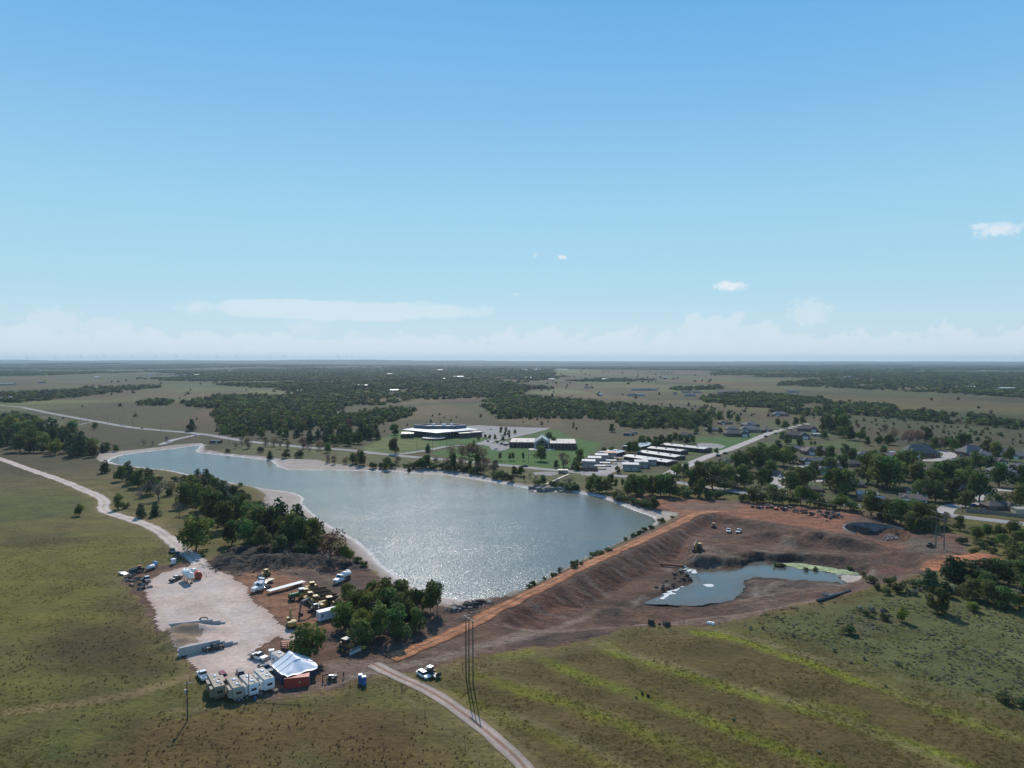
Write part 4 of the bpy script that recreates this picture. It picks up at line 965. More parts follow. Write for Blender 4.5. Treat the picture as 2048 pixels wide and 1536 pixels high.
# far shore of the lake
grove([(334,888,16,BA),(412,902,12,BA),(455,905,14,SH),(484,893,20,BA),(496,897,22,RU),(470,897,16,BA),(530,893,20,RU),(547,893,22,RU),(560,897,20,BA),(575,898,18,RU),(520,905,20,SH),(606,898,24,RU),(640,900,22,RU),(655,905,20,O),(618,903,16,BA),(575,905,12,SH),(600,915,24,SH),(570,916,22,SH),(655,925,16,RU),(668,928,18,RU),(690,928,16,RU),(705,928,22,O),(722,930,30,O),(712,926,20,RU),(745,937,22,SH),(772,940,26,O),(784,936,20,SH),(795,930,18,RU),(812,935,14,SH)],
      "on the grassy west half of the far shore", "trees of the far shore, west half")
grove([(842,938,22,O),(852,935,26,O),(866,936,20,SH),(872,930,16,RU),(893,938,24,RU),(908,940,18,T),(906,936,14,T),(925,940,26,RU),(940,944,12,T),(955,944,18,T),(968,948,34,RU),(985,944,22,RU),(990,938,18,O),(972,938,22,RU),(904,912,22,RU),(922,914,26,RU),(938,917,30,RU),(956,915,26,RU),(966,918,24,RU),(945,910,24,O),(960,925,20,RU),(1028,950,18,O),(1042,952,20,O),(1048,962,6,T),(1060,958,12,BA),(1072,960,10,BA),(1086,970,20,O),(1112,972,20,BA),(1138,974,24,BA),(1128,966,10,BA),(1180,982,30,O),(1198,985,32,O),(1214,984,28,O),(1232,978,10,T),(1245,974,8,T),(1190,970,22,O),(1220,968,20,O)],
      "on the east half of the far shore", "trees of the far shore, east half")
grove(fill([(1000,955),(1050,966),(1056,969),(1000,959),(930,946),(880,938),(900,937),(950,944)], 12, [SH], 14, 20, 6, .3) + fill([(1060,968),(1150,977),(1200,985),(1150,982)], 8, [SH], 14, 18, 8, .3) + fill([(1215,990),(1240,996),(1290,1012),(1330,1022),(1290,1016),(1240,1003)], 10, [SH], 14, 20, 9, .3) + fill([(760,937),(850,938),(890,938),(840,936)], 6, [SH], 14, 22, 10, .3),
      "in the shrub belt above the far beach", "shrubs above the far beach", 1.4)
grove([(1255,992,24,O),(1270,988,28,O),(1285,992,32,O),(1305,990,30,O),(1322,992,34,O),(1340,992,34,O),(1262,978,24,O),(1288,975,20,CW),(1316,978,22,O),(1335,978,26,O),(1356,988,26,SH),(1375,994,26,SH),(1398,995,30,O),(1420,998,26,SH),(1440,997,24,SH)],
      "in the belt above the red earth", "trees above the red earth", 1.25)
grove([(1508,1006,26,O),(1525,1004,26,SH),(1545,1008,30,O),(1565,1010,26,O),(1580,1008,28,SH),(1602,1010,30,CW),(1620,1012,30,CW),(1640,1016,26,SH),(1660,1018,26,SH),(1680,1018,24,CW),(1700,1020,28,SH),(1490,1003,22,SH)],
      "in the hedge beside the highway", "hedge along the highway", 1.3)
grove([(1742,1032,44,O),(1758,1038,30,O),(1784,1046,40,O),(1800,1050,44,O),(1822,1052,42,O),(1842,1056,44,O),(1862,1050,36,O),(1835,1040,34,CW),(1872,1058,30,CW),(1812,1036,30,O),(1890,1048,22,RU),(1852,1066,30,O),(1826,1062,34,O)],
      "in the clump behind the concrete spillway", "trees behind the spillway", 1.15)
grove([(1905,1160,50,CE),(1930,1165,56,O),(1960,1170,56,CE),(1985,1165,60,O),(2015,1170,60,O),(2045,1165,60,O),(1945,1195,50,O),(1975,1205,56,O),(2005,1215,54,O),(1858,1178,44,CE),(1890,1192,30,CE),(2030,1138,44,O),(2036,1120,50,O),(2050,1100,50,O),(2012,1095,34,CW),(1985,1090,26,SH),(2040,1215,34,CW),(1945,1222,24,CW),(1975,1180,50,O),(2060,1190,50,O),(1830,1190,26,SA),(1910,1185,34,SA),(1935,1180,26,SA),(2030,1190,30,SA),(1990,1146,34,SH)],
      "in the dark wood at the right edge", "trees of the right edge wood", 1.1, 0.72)
grove([(1955,1078,26,CW),(1975,1075,26,CW),(1960,1095,26,SH),(1985,1108,26,SH),(1925,1088,24,SH),(1950,1108,22,SH),(2000,1080,30,CW),(2030,1075,34,CW),(1890,1062,20,SH),(2020,1058,22,SH),(1975,1060,22,SH),(1780,1170,30,SH),(1800,1185,36,SH),(1556,1134,18,SH),(1566,1135,14,SH),(1612,1141,12,SH),(1632,1142,14,SH),(1700,1140,14,SH),(1726,1152,16,SH),(1825,1172,26,SH),(1770,1188,24,SH),(1740,1164,26,SH),(1752,1178,20,SH)],
      "on the weedy ground east of the works", "shrubs east of the works")
grove([(1840,1182,14,SA),(1720,1222,20,SA),(1742,1222,22,SA),(1765,1228,24,SA),(1730,1230,20,SH),(1768,1240,22,SH),(1745,1236,14,SH),(2010,1405,34,SH),(2040,1412,30,SH),(1285,1388,10,SH),(1296,1394,10,SH),(1272,1396,8,SA),(1466,1440,9,SA),(1636,1506,10,SA),(1730,1320,12,SA),(1702,1326,10,SA),(1772,1374,10,SA),(1795,1330,14,SA),(1668,1302,14,SA),(1586,1272,12,SA),(1500,1258,12,SA),(1526,1258,10,SA)],
      "on the open meadow right of the works", "bushes on the east meadow")
# the dam's lake side
grove(fill([(1040,1180),(1160,1124),(1270,1070),(1345,1036),(1350,1040),(1280,1072),(1165,1131),(1045,1186)], 22, [SH,SH,SH,SA], 9, 20, 21, .3), "along the lake side of the dam", "shrubs along the dam")
# trees of the town
town_trees = [(1372,952,24,O),(1400,955,30,O),(1420,960,34,O),(1440,962,36,O),(1400,975,40,O),(1425,978,44,O),(1450,980,40,O),(1380,975,34,O),(1462,972,40,O),(1490,975,42,O),(1470,940,30,O),(1488,942,36,O),(1500,928,30,O),(1512,935,40,O),(1530,938,40,O),(1522,920,32,O),(1550,930,36,CW),(1568,932,36,CW),(1575,915,20,O),(1556,905,22,O),(1565,880,16,O),(1576,888,18,O),(1600,897,18,O),(1605,892,8,O),(1622,890,7,O),(1630,890,7,O),(1580,925,30,O),(1540,948,26,CW),(1522,975,34,CW),(1535,968,26,O),(1580,985,40,O),(1600,982,42,O),(1592,972,36,O),(1615,972,36,O),(1632,955,30,O),(1648,942,20,O),(1664,946,28,O),(1682,942,30,O),(1658,918,24,O),(1640,915,22,O),(1690,914,24,O),(1705,925,26,O),(1672,985,44,O),(1660,978,36,CW),(1690,988,46,O),(1735,965,56,O),(1755,975,60,O),(1775,980,60,O),(1790,972,44,O),(1765,955,44,O),(1805,960,54,O),(1825,955,46,O),(1815,945,36,O),(1768,915,22,O),(1750,920,18,O),(1840,975,46,O),(1868,985,44,O),(1880,972,46,O),(1905,972,44,O),(1920,965,46,O),(1958,1003,54,O),(1935,978,40,CW),(1998,974,44,O),(2038,976,42,O),(1930,1014,30,O),(1940,1008,22,O),(1990,1015,26,O),(2040,1015,44,O),(2010,1005,18,RU),(1960,940,34,CW),(1975,945,30,O),(2020,922,26,O),(1995,925,20,O),(1892,1003,20,O),(1870,1003,40,O),(1900,1000,40,O),(1840,1000,36,O),
 (1680,875,20,O),(1660,866,34,O),(1675,862,40,O),(1690,868,36,O),(1650,862,24,O),(1700,880,26,O),(1720,882,22,CW),(1648,878,16,O),(1478,871,12,O),(1440,868,12,O),(1420,867,14,O),(1392,866,12,O),(1350,880,14,O),(1360,884,14,O),(1340,886,16,O),(1375,888,16,O),(1330,888,12,O),(1312,888,14,O),(1387,886,14,O),(1296,888,14,O),(1258,905,20,O),(1270,908,24,O),(1310,898,18,O),(1320,900,18,O),(1322,892,20,O),(1284,892,20,O),(1570,858,16,CW),(1556,852,14,O),(1590,852,16,O),(1604,850,16,O),(1475,846,16,O),(1440,842,18,O),(1410,845,16,O),(1398,848,14,O),(1460,838,16,O),(1770,865,16,RU),(1790,876,20,RU),(1818,888,30,RU),(1835,885,26,RU),(1850,882,26,O),(1868,900,24,O),(1880,900,24,RU),(1890,898,22,O),(1905,902,22,CW),(1920,898,28,O),(1935,890,20,O),(1735,890,16,O),(1780,890,20,O),(1760,886,14,O),(1755,890,14,CW),(1775,890,16,CW),(1990,910,26,CW),(1975,905,24,O)]
TOWN = grove([(a, b, c * 1.1, k) for a, b, c, k in town_trees], "among the houses of the town", "garden trees of the town")
# woods and single trees farther out, still countable
mid_spec = [(1040,852,16,O),(1000,850,10,O)]
mid_trees = fill([(700,865),(640,880),(600,876),(560,885),(500,876),(470,868),(520,856),(640,850),(700,856)], 12, [O,RU,CE], 16, 24, 31) + fill([(605,880),(700,865),(760,866),(755,880),(700,892),(620,890)], 26, [CE,O,O], 16, 24, 32, .4)
grove(mid_trees, "in the wood left of the buildings", "trees of the wood behind the highway")
grove([(1002,870,8,T),(1012,868,7,T),(970,876,8,O),(980,878,9,O),(990,880,9,O),(976,884,7,SH),(995,886,8,SH),(948,888,7,O),(936,892,6,SH),(925,894,6,SH),(958,880,8,O),(1006,882,9,O),(1018,870,10,O),(1010,872,9,O),(1030,868,9,O),(1018,878,6,T),(990,872,6,SH)], "around the parking lot of the low building", "parking lot trees")
# ------------------------------------------------------------------ OBJECT BUILDING
class MB:
    """collects simple solids and links them as one mesh"""
    def __init__(s): s.v, s.f = [], []
    def add(s, V, F):
        o_ = len(s.v); s.v += [tuple(map(float, a)) for a in V]; s.f += [tuple(i + o_ for i in f) for f in F]; return s
    def box(s, c, d, rz=0.0, ry=0.0, top=1.0, ch=0.0):
        """centre of the base, size; top < 1 narrows the top; ch chamfers the top edges"""
        (cx, cy, cz), (dx, dy, dz) = c, d
        lv = [(0, 1.0)] + ([(dz - ch, 1.0), (dz, None)] if ch else [(dz, top)])
        V = []
        for z, k in lv:
            ax, ay = (dx / 2 - ch, dy / 2 - ch) if k is None else (dx / 2 * k, dy / 2 * k)
            V += [(-ax, -ay, z), (ax, -ay, z), (ax, ay, z), (-ax, ay, z)]
        n = len(lv); F = [(3, 2, 1, 0), tuple(4 * (n - 1) + i for i in range(4))]
        for l in range(n - 1):
            for i in range(4): F.append((4 * l + i, 4 * l + (i + 1) % 4, 4 * l + 4 + (i + 1) % 4, 4 * l + 4 + i))
        M = Matrix.Translation((cx, cy, cz)) @ Matrix.Rotation(rz, 4, 'Z') @ Matrix.Rotation(ry, 4, 'Y')
        return s.add([M @ Vector(a) for a in V], F)
    def cyl(s, p0, p1, r, k=10, r1=None):
        p0, p1 = Vector(p0), Vector(p1); d = (p1 - p0).normalized(); r1 = r if r1 is None else r1
        a = d.cross(Vector((0.2, 0.3, 1)) if abs(d.z) < 0.9 else Vector((1, 0.2, 0))).normalized(); b = d.cross(a)
        V = [p + (a * math.cos(6.28318 * i / k) + b * math.sin(6.28318 * i / k)) * q for p, q in ((p0, r), (p1, r1)) for i in range(k)]
        return s.add(V, [(i, (i + 1) % k, k + (i + 1) % k, k + i) for i in range(k)] + [tuple(range(k))[::-1], tuple(range(k, 2 * k))])
    def prism(s, prof, y0, y1):
        """side outline (x, z) drawn anticlockwise, pushed from y0 to y1"""
        n = len(prof)
        V = [(x, y0, z) for x, z in prof] + [(x, y1, z) for x, z in prof]
        return s.add(V, [tuple(range(n)), tuple(range(n, 2 * n))[::-1]] + [(i, n + i, n + (i + 1) % n, (i + 1) % n) for i in range(n)])
    def prismx(s, prof, x0, x1):
        n = len(prof)
        V = [(x0, y, z) for y, z in prof] + [(x1, y, z) for y, z in prof]
        return s.add(V, [tuple(range(n))[::-1], tuple(range(n, 2 * n))] + [(i, (i + 1) % n, n + (i + 1) % n, n + i) for i in range(n)])
    def mesh(s, name, mat, smooth=False):
        me = bpy.data.meshes.new(name); me.from_pydata(s.v, [], s.f); me.update()
        if mat: me.materials.append(mat)
        if smooth:
            me.polygons.foreach_set("use_smooth", [len(p.vertices) == 4 for p in me.polygons])
        return me
    def obj(s, name, mat, parent=None, loc=None, smooth=False, label=None):
        o = bpy.data.objects.new(name, s.mesh(name, mat, smooth))
        link(o, parent, label)
        if loc is not None: o.location = loc
        return o

def thing(name, label, cat, p=(0, 0, 0), rz=0.0, group=None):
    o = bpy.data.objects.new(name, None); o.empty_display_size = 0.5
    link(o, None, label, cat, group); o.location = p; o.rotation_euler = (0, 0, rz)
    return o
def copy_tree(o, parent=None):
    c = o.copy(); COL.objects.link(c)
    if parent is not None: c.parent = parent
    for ch in list(o.children): copy_tree(ch, c)
    return c
def again(src, p, rz, label, group=None, scale=None):
    c = copy_tree(src); c.location = p; c.rotation_euler = (0, 0, rz); c["label"] = label
    if group: c["group"] = group
    if scale: c.scale = (scale, scale, scale)
    return c
def heading(a, b):
    """angle on the ground from photo point a to photo point b"""
    p, q = G(*a), G(*b); return math.atan2(q.y - p.y, q.x - p.x)
def G2(px, py, z):
    x, y = unproj(px, py, z); return Vector((float(x), float(y), float(HS(x, y))))

GLASS = paint("dark_glass", (0.02, 0.026, 0.032), 0.08, dirt=0.1, spec=0.8)
TYRE = paint("tyre_rubber", (0.022, 0.021, 0.021), 0.85, dirt=0.4, noise_col=(0.08, 0.055, 0.04))
WHITE = paint("white_paint", (0.78, 0.78, 0.77), 0.32, dirt=0.22, noise_col=(0.50, 0.42, 0.34))
BLACKP = paint("black_paint", (0.018, 0.019, 0.021), 0.25, dirt=0.3, noise_col=(0.10, 0.075, 0.055))
DKGREY = paint("dark_grey_paint", (0.07, 0.072, 0.075), 0.4, dirt=0.3)
STEEL = paint("bare_steel", (0.36, 0.36, 0.36), 0.42, 0.6, 0.4)
CHROME = paint("light_metal", (0.55, 0.56, 0.58), 0.25, 0.8, 0.2)
YELL = paint("machine_yellow", (0.47, 0.275, 0.055), 0.42, dirt=0.45, noise_col=(0.17, 0.105, 0.055))
CREAMY = paint("sunbleached_yellow", (0.66, 0.47, 0.20), 0.5, dirt=0.4, noise_col=(0.3, 0.2, 0.1))
GREENP = paint("tractor_green", (0.035, 0.14, 0.035), 0.35, dirt=0.25)
NAVY = paint("navy_paint", (0.025, 0.045, 0.10), 0.22, dirt=0.2)
BLUEP = paint("blue_plastic", (0.045, 0.12, 0.30), 0.45, dirt=0.2)
MAROON = paint("maroon_paint", (0.20, 0.02, 0.035), 0.25, dirt=0.15)
RUSTP = paint("rusty_red_steel", (0.30, 0.075, 0.035), 0.6, dirt=0.5, noise_col=(0.10, 0.035, 0.025))
ORANGEP = paint("red_orange_paint", (0.40, 0.07, 0.03), 0.4, dirt=0.3)
TRACK = paint("track_steel", (0.045, 0.040, 0.036), 0.7, 0.3, 0.5)
SILVER = paint("silver_paint", (0.45, 0.46, 0.47), 0.3, 0.5, 0.2)
TANP = paint("tan_paint", (0.46, 0.39, 0.29), 0.5, dirt=0.3)
WOODP = paint("weathered_planks", (0.26, 0.20, 0.15), 0.85, dirt=0.5, scale=4)
POLEW = paint("pole_timber", (0.085, 0.062, 0.048), 0.9, dirt=0.5, scale=4)
BRICK = paint("brown_brick", (0.15, 0.085, 0.066), 0.9, dirt=0.35, scale=0.6)
CONC = paint("concrete", (0.47, 0.455, 0.43), 0.9, dirt=0.45, scale=0.8, noise_col=(0.18, 0.17, 0.16))
CURTAIN = paint("grey_cloth", (0.5, 0.5, 0.5), 0.9)  # plain mid-grey cloth colour

def wheel(root, x, y, r, w, name="wheel"):
    o = MB().cyl((x, y - w / 2, r), (x, y + w / 2, r), r, 12).obj(name, TYRE, root)
    MB().cyl((x, y - w / 2 - 0.012, r), (x, y + w / 2 + 0.012, r), r * 0.55, 8).obj("rim", CHROME, o)
    return o

# ---- road vehicles, nose towards local +x
def pickup(name, label, paintm, p, rz, bed='box', group=None, roofm=None, load=None):
    t = thing(name, label, "pickup truck", p, rz, group)
    L = 5.7
    body = MB().prism([(-0.55, .45), (2.78, .45), (2.86, .75), (2.80, 1.06), (1.35, 1.16), (1.30, 1.18), (-0.55, 1.18)], -0.98, 0.98)
    body.obj("body", paintm, t)
    cab = MB().add([(-.50, -.93, 1.18), (1.36, -.93, 1.18), (1.36, .93, 1.18), (-.50, .93, 1.18), (-.36, -.76, 1.84), (.66, -.76, 1.84), (.66, .76, 1.84), (-.36, .76, 1.84)],
                   [(0, 1, 5, 4), (2, 3, 7, 6), (3, 0, 4, 7), (1, 2, 6, 5)])
    cab.obj("window", GLASS, t)
    MB().box((.15, 0, 1.83), (1.10, 1.58, .09), ch=.04).obj("roof", roofm or paintm, t)
    for y in (-.80, .80): MB().prism([(-.44, 1.2), (-.28, 1.2), (-.20, 1.83), (-.36, 1.83)], y - .05, y + .05).obj("pillar", paintm, t)
    if bed == 'box':
        b = MB().box((-1.72, -.93, .55), (2.32, .10, .65)).box((-1.72, .93, .55), (2.32, .10, .65)).box((-2.85, 0, .55), (.08, 1.94, .62)).box((-1.72, 0, .55), (2.3, 1.8, .12))
        b.obj("bed", paintm, t)
    else:
        MB().box((-1.85, 0, .88), (2.7, 2.15, .12)).box((-.56, 0, 1.0), (.08, 2.0, .78)).obj("flatbed", BLACKP if bed == 'flat' else WOODP, t)
        MB().box((-1.85, 0, .55), (2.4, .9, .32)).obj("chassis", BLACKP, t)
    if load: MB().box((-1.55, 0, .68), (.9, 1.5, .62), ch=.1).box((-2.3, .2, .68), (.5, 1.0, .35)).obj("load", load, t)
    MB().box((2.86, 0, .48), (.14, 1.9, .24)).obj("bumper", CHROME, t)
    MB().box((2.83, 0, .74), (.06, 1.1, .28)).obj("grille", BLACKP, t)
    for y in (-.74, .74): MB().box((2.80, y, .80), (.10, .32, .18)).obj("headlight", WHITE, t)
    for x in (-1.85, 1.85):
        for y in (-.86, .86): wheel(t, x, y, .40, .28)
    return t
def car(name, label, paintm, p, rz, cat="car", group=None, suv=False):
    t = thing(name, label, cat, p, rz, group); h = 1.72 if suv else 1.44; rb = -2.1 if suv else -1.75
    MB().prism([(-2.3, .32), (2.25, .32), (2.32, .62), (2.2, .80), (1.15, .94), (-2.2, .98), (-2.35, .7)], -.9, .9).obj("body", paintm, t)
    MB().add([(rb - .1, -.84, .95), (1.2, -.84, .95), (1.2, .84, .95), (rb - .1, .84, .95), (rb + .45, -.66, h), (.35, -.66, h), (.35, .66, h), (rb + .45, .66, h)],
             [(0, 1, 5, 4), (2, 3, 7, 6), (3, 0, 4, 7), (1, 2, 6, 5)]).obj("window", GLASS, t)
    MB().box(((rb + .8) / 2, 0, h - .01), (.95 - rb - .45 + .35, 1.36, .06), ch=.025).obj("roof", paintm, t)
    for y in (-.62, .62): MB().box((2.24, y, .60), (.1, .34, .14)).obj("headlight", WHITE, t)
    for x in (-1.4, 1.42):
        for y in (-.80, .80): wheel(t, x, y, .32, .22)
    return t

# ---- camping trailers
def travel_trailer(label, p, rz, L, wallm, roofm, slides, group, win=3):
    t = thing("travel_trailer", label, "trailer", p, rz, group); W_, h0, h1 = 2.45, .55, 3.3
    MB().prism([(-L / 2, h0), (L / 2 - .3, h0), (L / 2, h0 + .7), (L / 2, h1 - .35), (L / 2 - .35, h1), (-L / 2, h1)], -W_ / 2, W_ / 2).obj("body", wallm, t)
    rf = MB().box((-.12, 0, h1 - .01), (L - .3, W_ + .06, .07), ch=.03).obj("roof", roofm, t)
    for x, k in ((-L * .22, 1), (L * .2, 1)): MB().box((x, .15, h1 + .05), (.95, .72, .28), ch=.1).obj("air_conditioner", WHITE, rf)
    for x, y in ((-L * .38, -.5), (0, -.45), (L * .36, .5), (L * .05, .6)): MB().box((x, y, h1 + .05), (.42, .42, .13), ch=.04).obj("roof_vent", WHITE if x < .1 else GLASS, rf)
    for x, l, sd in slides:
        s = MB().box((x, sd * (W_ / 2 + .38), .85), (l, .86, 2.05)).obj("slide_out", wallm, t)
        MB().box((x, sd * (W_ / 2 + .40), 2.9), (l + .1, .92, .05)).obj("slide_roof", roofm, s)
        MB().box((x, sd * (W_ / 2 + .815), 1.6), (l * .45, .012, .62)).obj("pane", GLASS, s)
    for i in range(win):
        x = -L * .34 + i * L * .33
        for sd in (-1, 1):
            if not any(abs(x - a) < l / 2 + .5 and s_ == sd for a, l, s_ in slides): MB().box((x, sd * (W_ / 2 + .006), 1.65), (.9, .016, .62)).obj("window", GLASS, t)
    MB().box((L / 2 + .004, 0, 1.7), (.016, 1.3, .6)).obj("window", GLASS, t)
    MB().box((-L / 2 - .004, .35, 1.6), (.016, 1.0, .6)).obj("window", GLASS, t)
    d = MB().box((L * .1, W_ / 2 + .008, .72), (.7, .02, 1.9)).obj("door", SILVER, t)
    MB().box((L * .1 + .25, W_ / 2 + .03, 1.6), (.08, .04, .14)).obj("handle", BLACKP, d)
    for x in (-.55, .35):
        for y in (-1.02, 1.02): wheel(t, x, y, .36, .24)
    MB().prismx([(-.6, .5), (.6, .5), (.06, .62), (-.06, .62)], L / 2, L / 2 + .1).cyl((L / 2, -.6, .5), (L / 2 + 1.2, 0, .5), .05, 6).cyl((L / 2, .6, .5), (L / 2 + 1.2, 0, .5), .05, 6).obj("tow_frame", BLACKP, t)
    return t

# ---- containers
def container(label, m_, p, rz, L=6.06, mark=False, doorm=None):
    t = thing("shipping_container", label, "container", p, rz, "shipping containers of the tarpaulin shelter"); W_, Hh = 2.44, 2.6
    MB().box((0, 0, .12), (L - .1, W_ - .1, Hh - .2)).obj("body", m_, t)
    f = MB()
    for x in (-L / 2 + .07, L / 2 - .07):
        for y in (-W_ / 2 + .07, W_ / 2 - .07): f.box((x, y, 0), (.16, .16, Hh))
    for z in (.0, Hh - .14):
        for y in (-W_ / 2 + .06, W_ / 2 - .06): f.box((0, y, z), (L - .3, .13, .15))
        for x in (-L / 2 + .06, L / 2 - .06): f.box((x, 0, z), (.13, W_ - .3, .15))
    f.obj("frame", m_, t)
    c = MB(); n = int(L / .28)
    for i in range(n):
        x = -L / 2 + .3 + i * (L - .6) / (n - 1)
        for y in (-W_ / 2 + .045, W_ / 2 - .045): c.box((x, y, .18), (.12, .06, Hh - .36))
    c.obj("corrugation", m_, t)
    MB().box((0, 0, Hh - .09), (L - .2, W_ - .2, .06)).obj("roof", m_, t)
    for y in (-.58, .58):
        d = MB().box((L / 2 - .03, y, .18), (.06, 1.1, Hh - .34)).obj("door", doorm or m_, t)
        for k in (-.25, .25): MB().cyl((L / 2 + .03, y + k, .25), (L / 2 + .03, y + k, Hh - .25), .025, 6).obj("lock_rod", STEEL, d)
    if mark:       # the faded white mark on the long side
        k = MB()
        k.add([(.55, -W_ / 2 - .022, 1.55), (1.0, -W_ / 2 - .022, 1.42), (1.0, -W_ / 2 - .022, 1.30), (.55, -W_ / 2 - .022, 1.17), (.55, -W_ / 2 - .022, 1.28), (.82, -W_ / 2 - .022, 1.36), (.55, -W_ / 2 - .022, 1.44)], [(0, 6, 5, 1), (1, 5, 2), (2, 5, 4, 3)])
        k.obj("white_mark", WHITE, t)
    return t

# ---- building machines, front towards local +x
def crawler(t, L, gauge, w, h=.95):
    for y in (-gauge / 2, gauge / 2):
        k = h / 2
        o = MB().prism([(-L / 2 + k * .6, 0), (L / 2 - k * .6, 0), (L / 2, k * .7), (L / 2 - .1, h * .95), (L / 2 - k, h), (-L / 2 + k, h), (-L / 2 + .1, h * .95), (-L / 2, k * .7)], y - w / 2, y + w / 2).obj("track", TRACK, t)
        for x in (-L / 2 + k, 0, L / 2 - k): MB().cyl((x, y - w / 2 - .03, k), (x, y + w / 2 + .03, k), k * .62, 10).obj("track_wheel", YELL, o)
def boom_bar(m_, p0, p1, w0, w1, y=0.0, th=.4):
    """flat box beam between two points in the xz plane"""
    (x0, z0), (x1, z1) = p0, p1; d = math.hypot(x1 - x0, z1 - z0); nx, nz_ = -(z1 - z0) / d, (x1 - x0) / d
    return m_.prism([(x0 - nx * w0 / 2, z0 - nz_ * w0 / 2), (x1 - nx * w1 / 2, z1 - nz_ * w1 / 2), (x1 + nx * w1 / 2, z1 + nz_ * w1 / 2), (x0 + nx * w0 / 2, z0 + nz_ * w0 / 2)], y - th / 2, y + th / 2)
def excavator(label, p, rz, paintm, pts, topm=None, scale=1.0, group="excavators on the works", armm=None):
    """pts: boom foot, boom bend, boom end, stick end (x, z)"""
    t = thing("excavator", label, "excavator", p, rz, group)
    crawler(t, 4.6, 2.5, .62)
    MB().box((0, 0, .7), (2.0, 1.9, .35)).cyl((0, 0, 1.0), (0, 0, 1.22), .95, 14).obj("undercarriage", TRACK, t)
    MB().box((-.55, 0, 1.2), (3.4, 2.75, .45)).obj("deck", DKGREY, t)
    MB().prism([(-2.6, 1.3), (-1.15, 1.3), (-1.15, 2.42), (-2.35, 2.42), (-2.75, 1.95)], -1.35, 1.35).obj("counterweight", paintm, t)
    e = MB().box((-.45, -.55, 1.6), (1.9, 1.5, .72), ch=.12).obj("engine_cover", topm or paintm, t)
    MB().cyl((-.9, -.7, 2.3), (-.9, -.7, 2.75), .07, 8).obj("exhaust", BLACKP, e)
    for y in (-.9, -.2): MB().box((-1.7, y, 2.41), (.7, .5, .05)).obj("vent_grille", BLACKP, e)
    c = MB().prism([(.05, 1.62), (1.55, 1.62), (1.65, 2.2), (1.3, 3.05), (.15, 3.05)], .38, 1.32).obj("cab", GLASS, t)
    MB().box((.7, .85, 3.04), (1.35, 1.02, .08), ch=.03).obj("cab_roof", topm or WHITE, c)
    for x in (.1, 1.45): MB().box((x, .36, 1.62), (.09, .06, 1.42)).box((x * .92, 1.33, 1.62), (.09, .06, 1.42)).obj("cab_post", paintm, c)
    a, b, c_, d = pts
    bm_ = boom_bar(MB(), a, b, .55, .75); boom_bar(bm_, b, c_, .75, .42); bm_.obj("boom", armm or paintm, t)
    k = MB(); boom_bar(k, c_, d, .55, .32, 0, .34)
    ex = (c_[0] - (d[0] - c_[0]) * .22, c_[1] - (d[1] - c_[1]) * .22); boom_bar(k, ex, c_, .3, .55, 0, .34); k.obj("stick", armm or paintm, t)
    r = MB(); boom_bar(r, (b[0], b[1] + .35), ex, .14, .1, 0, .14); boom_bar(r, (a[0] + .5, a[1] - .3), ((a[0] + b[0]) / 2 + .4, (a[1] + b[1]) / 2 - .1), .14, .1, .3, .12); r.obj("cylinder_rod", CHROME, t)
    x, z = d
    MB().prism([(x - .1, z + .1), (x - .95, z - .45), (x - 1.0, z - .95), (x - .45, z - 1.15), (x + .05, z - .75), (x + .2, z - .2)], -.62, .62).obj("bucket", TRACK, t)
    t.scale = (scale,) * 3
    return t
def dump_truck(label, p, rz, group):
    t = thing("dump_truck", label, "dump truck", p, rz, group)
    MB().prism([(2.2, 1.05), (4.9, .95), (5.1, 1.5), (4.9, 2.0), (3.7, 2.25), (2.2, 2.25)], -1.15, 1.15).obj("hood", YELL, t)
    c = MB().prism([(2.1, 2.2), (3.75, 2.2), (3.5, 3.35), (2.2, 3.35)], -.85, .85).obj("cab", GLASS, t)
    MB().box((2.85, 0, 3.34), (1.6, 1.85, .12), ch=.05).obj("cab_roof", CREAMY, c)
    for x in (2.15, 3.6):
        for y in (-.82, .82): MB().box((x, y, 2.2), (.1, .1, 1.16)).obj("cab_post", YELL, c)
    MB().box((4.98, 0, 1.1), (.1, 1.5, .75)).obj("grille", BLACKP, t)
    MB().box((-.6, 0, .95), (6.2, .9, .4)).obj("chassis", DKGREY, t)
    w = MB()
    outer = [(-4.9, 2.35), (-3.6, 1.42), (1.3, 1.42), (1.75, 2.75), (-4.4, 2.65)]
    for y in (-1.38, 1.38): w.prism(outer, y - .06, y + .06)
    w.prism([(-4.9, 2.35), (-3.6, 1.42), (1.3, 1.42), (1.3, 1.5), (-3.55, 1.5), (-4.85, 2.42)], -1.32, 1.32).prism([(1.3, 1.42), (1.38, 1.42), (2.0, 3.1), (1.75, 3.1)], -1.44, 1.44)
    w.obj("dump_body", RUST_BED, t)
    for x in (3.6, -.7, -2.6):
        for y in (-1.2, 1.2): wheel(t, x, y, .86, .7)
    return t
RUST_BED = paint("worn_dump_body", (0.12, 0.075, 0.03), 0.65, 0.2, 0.6, noise_col=(0.035, 0.028, 0.024))
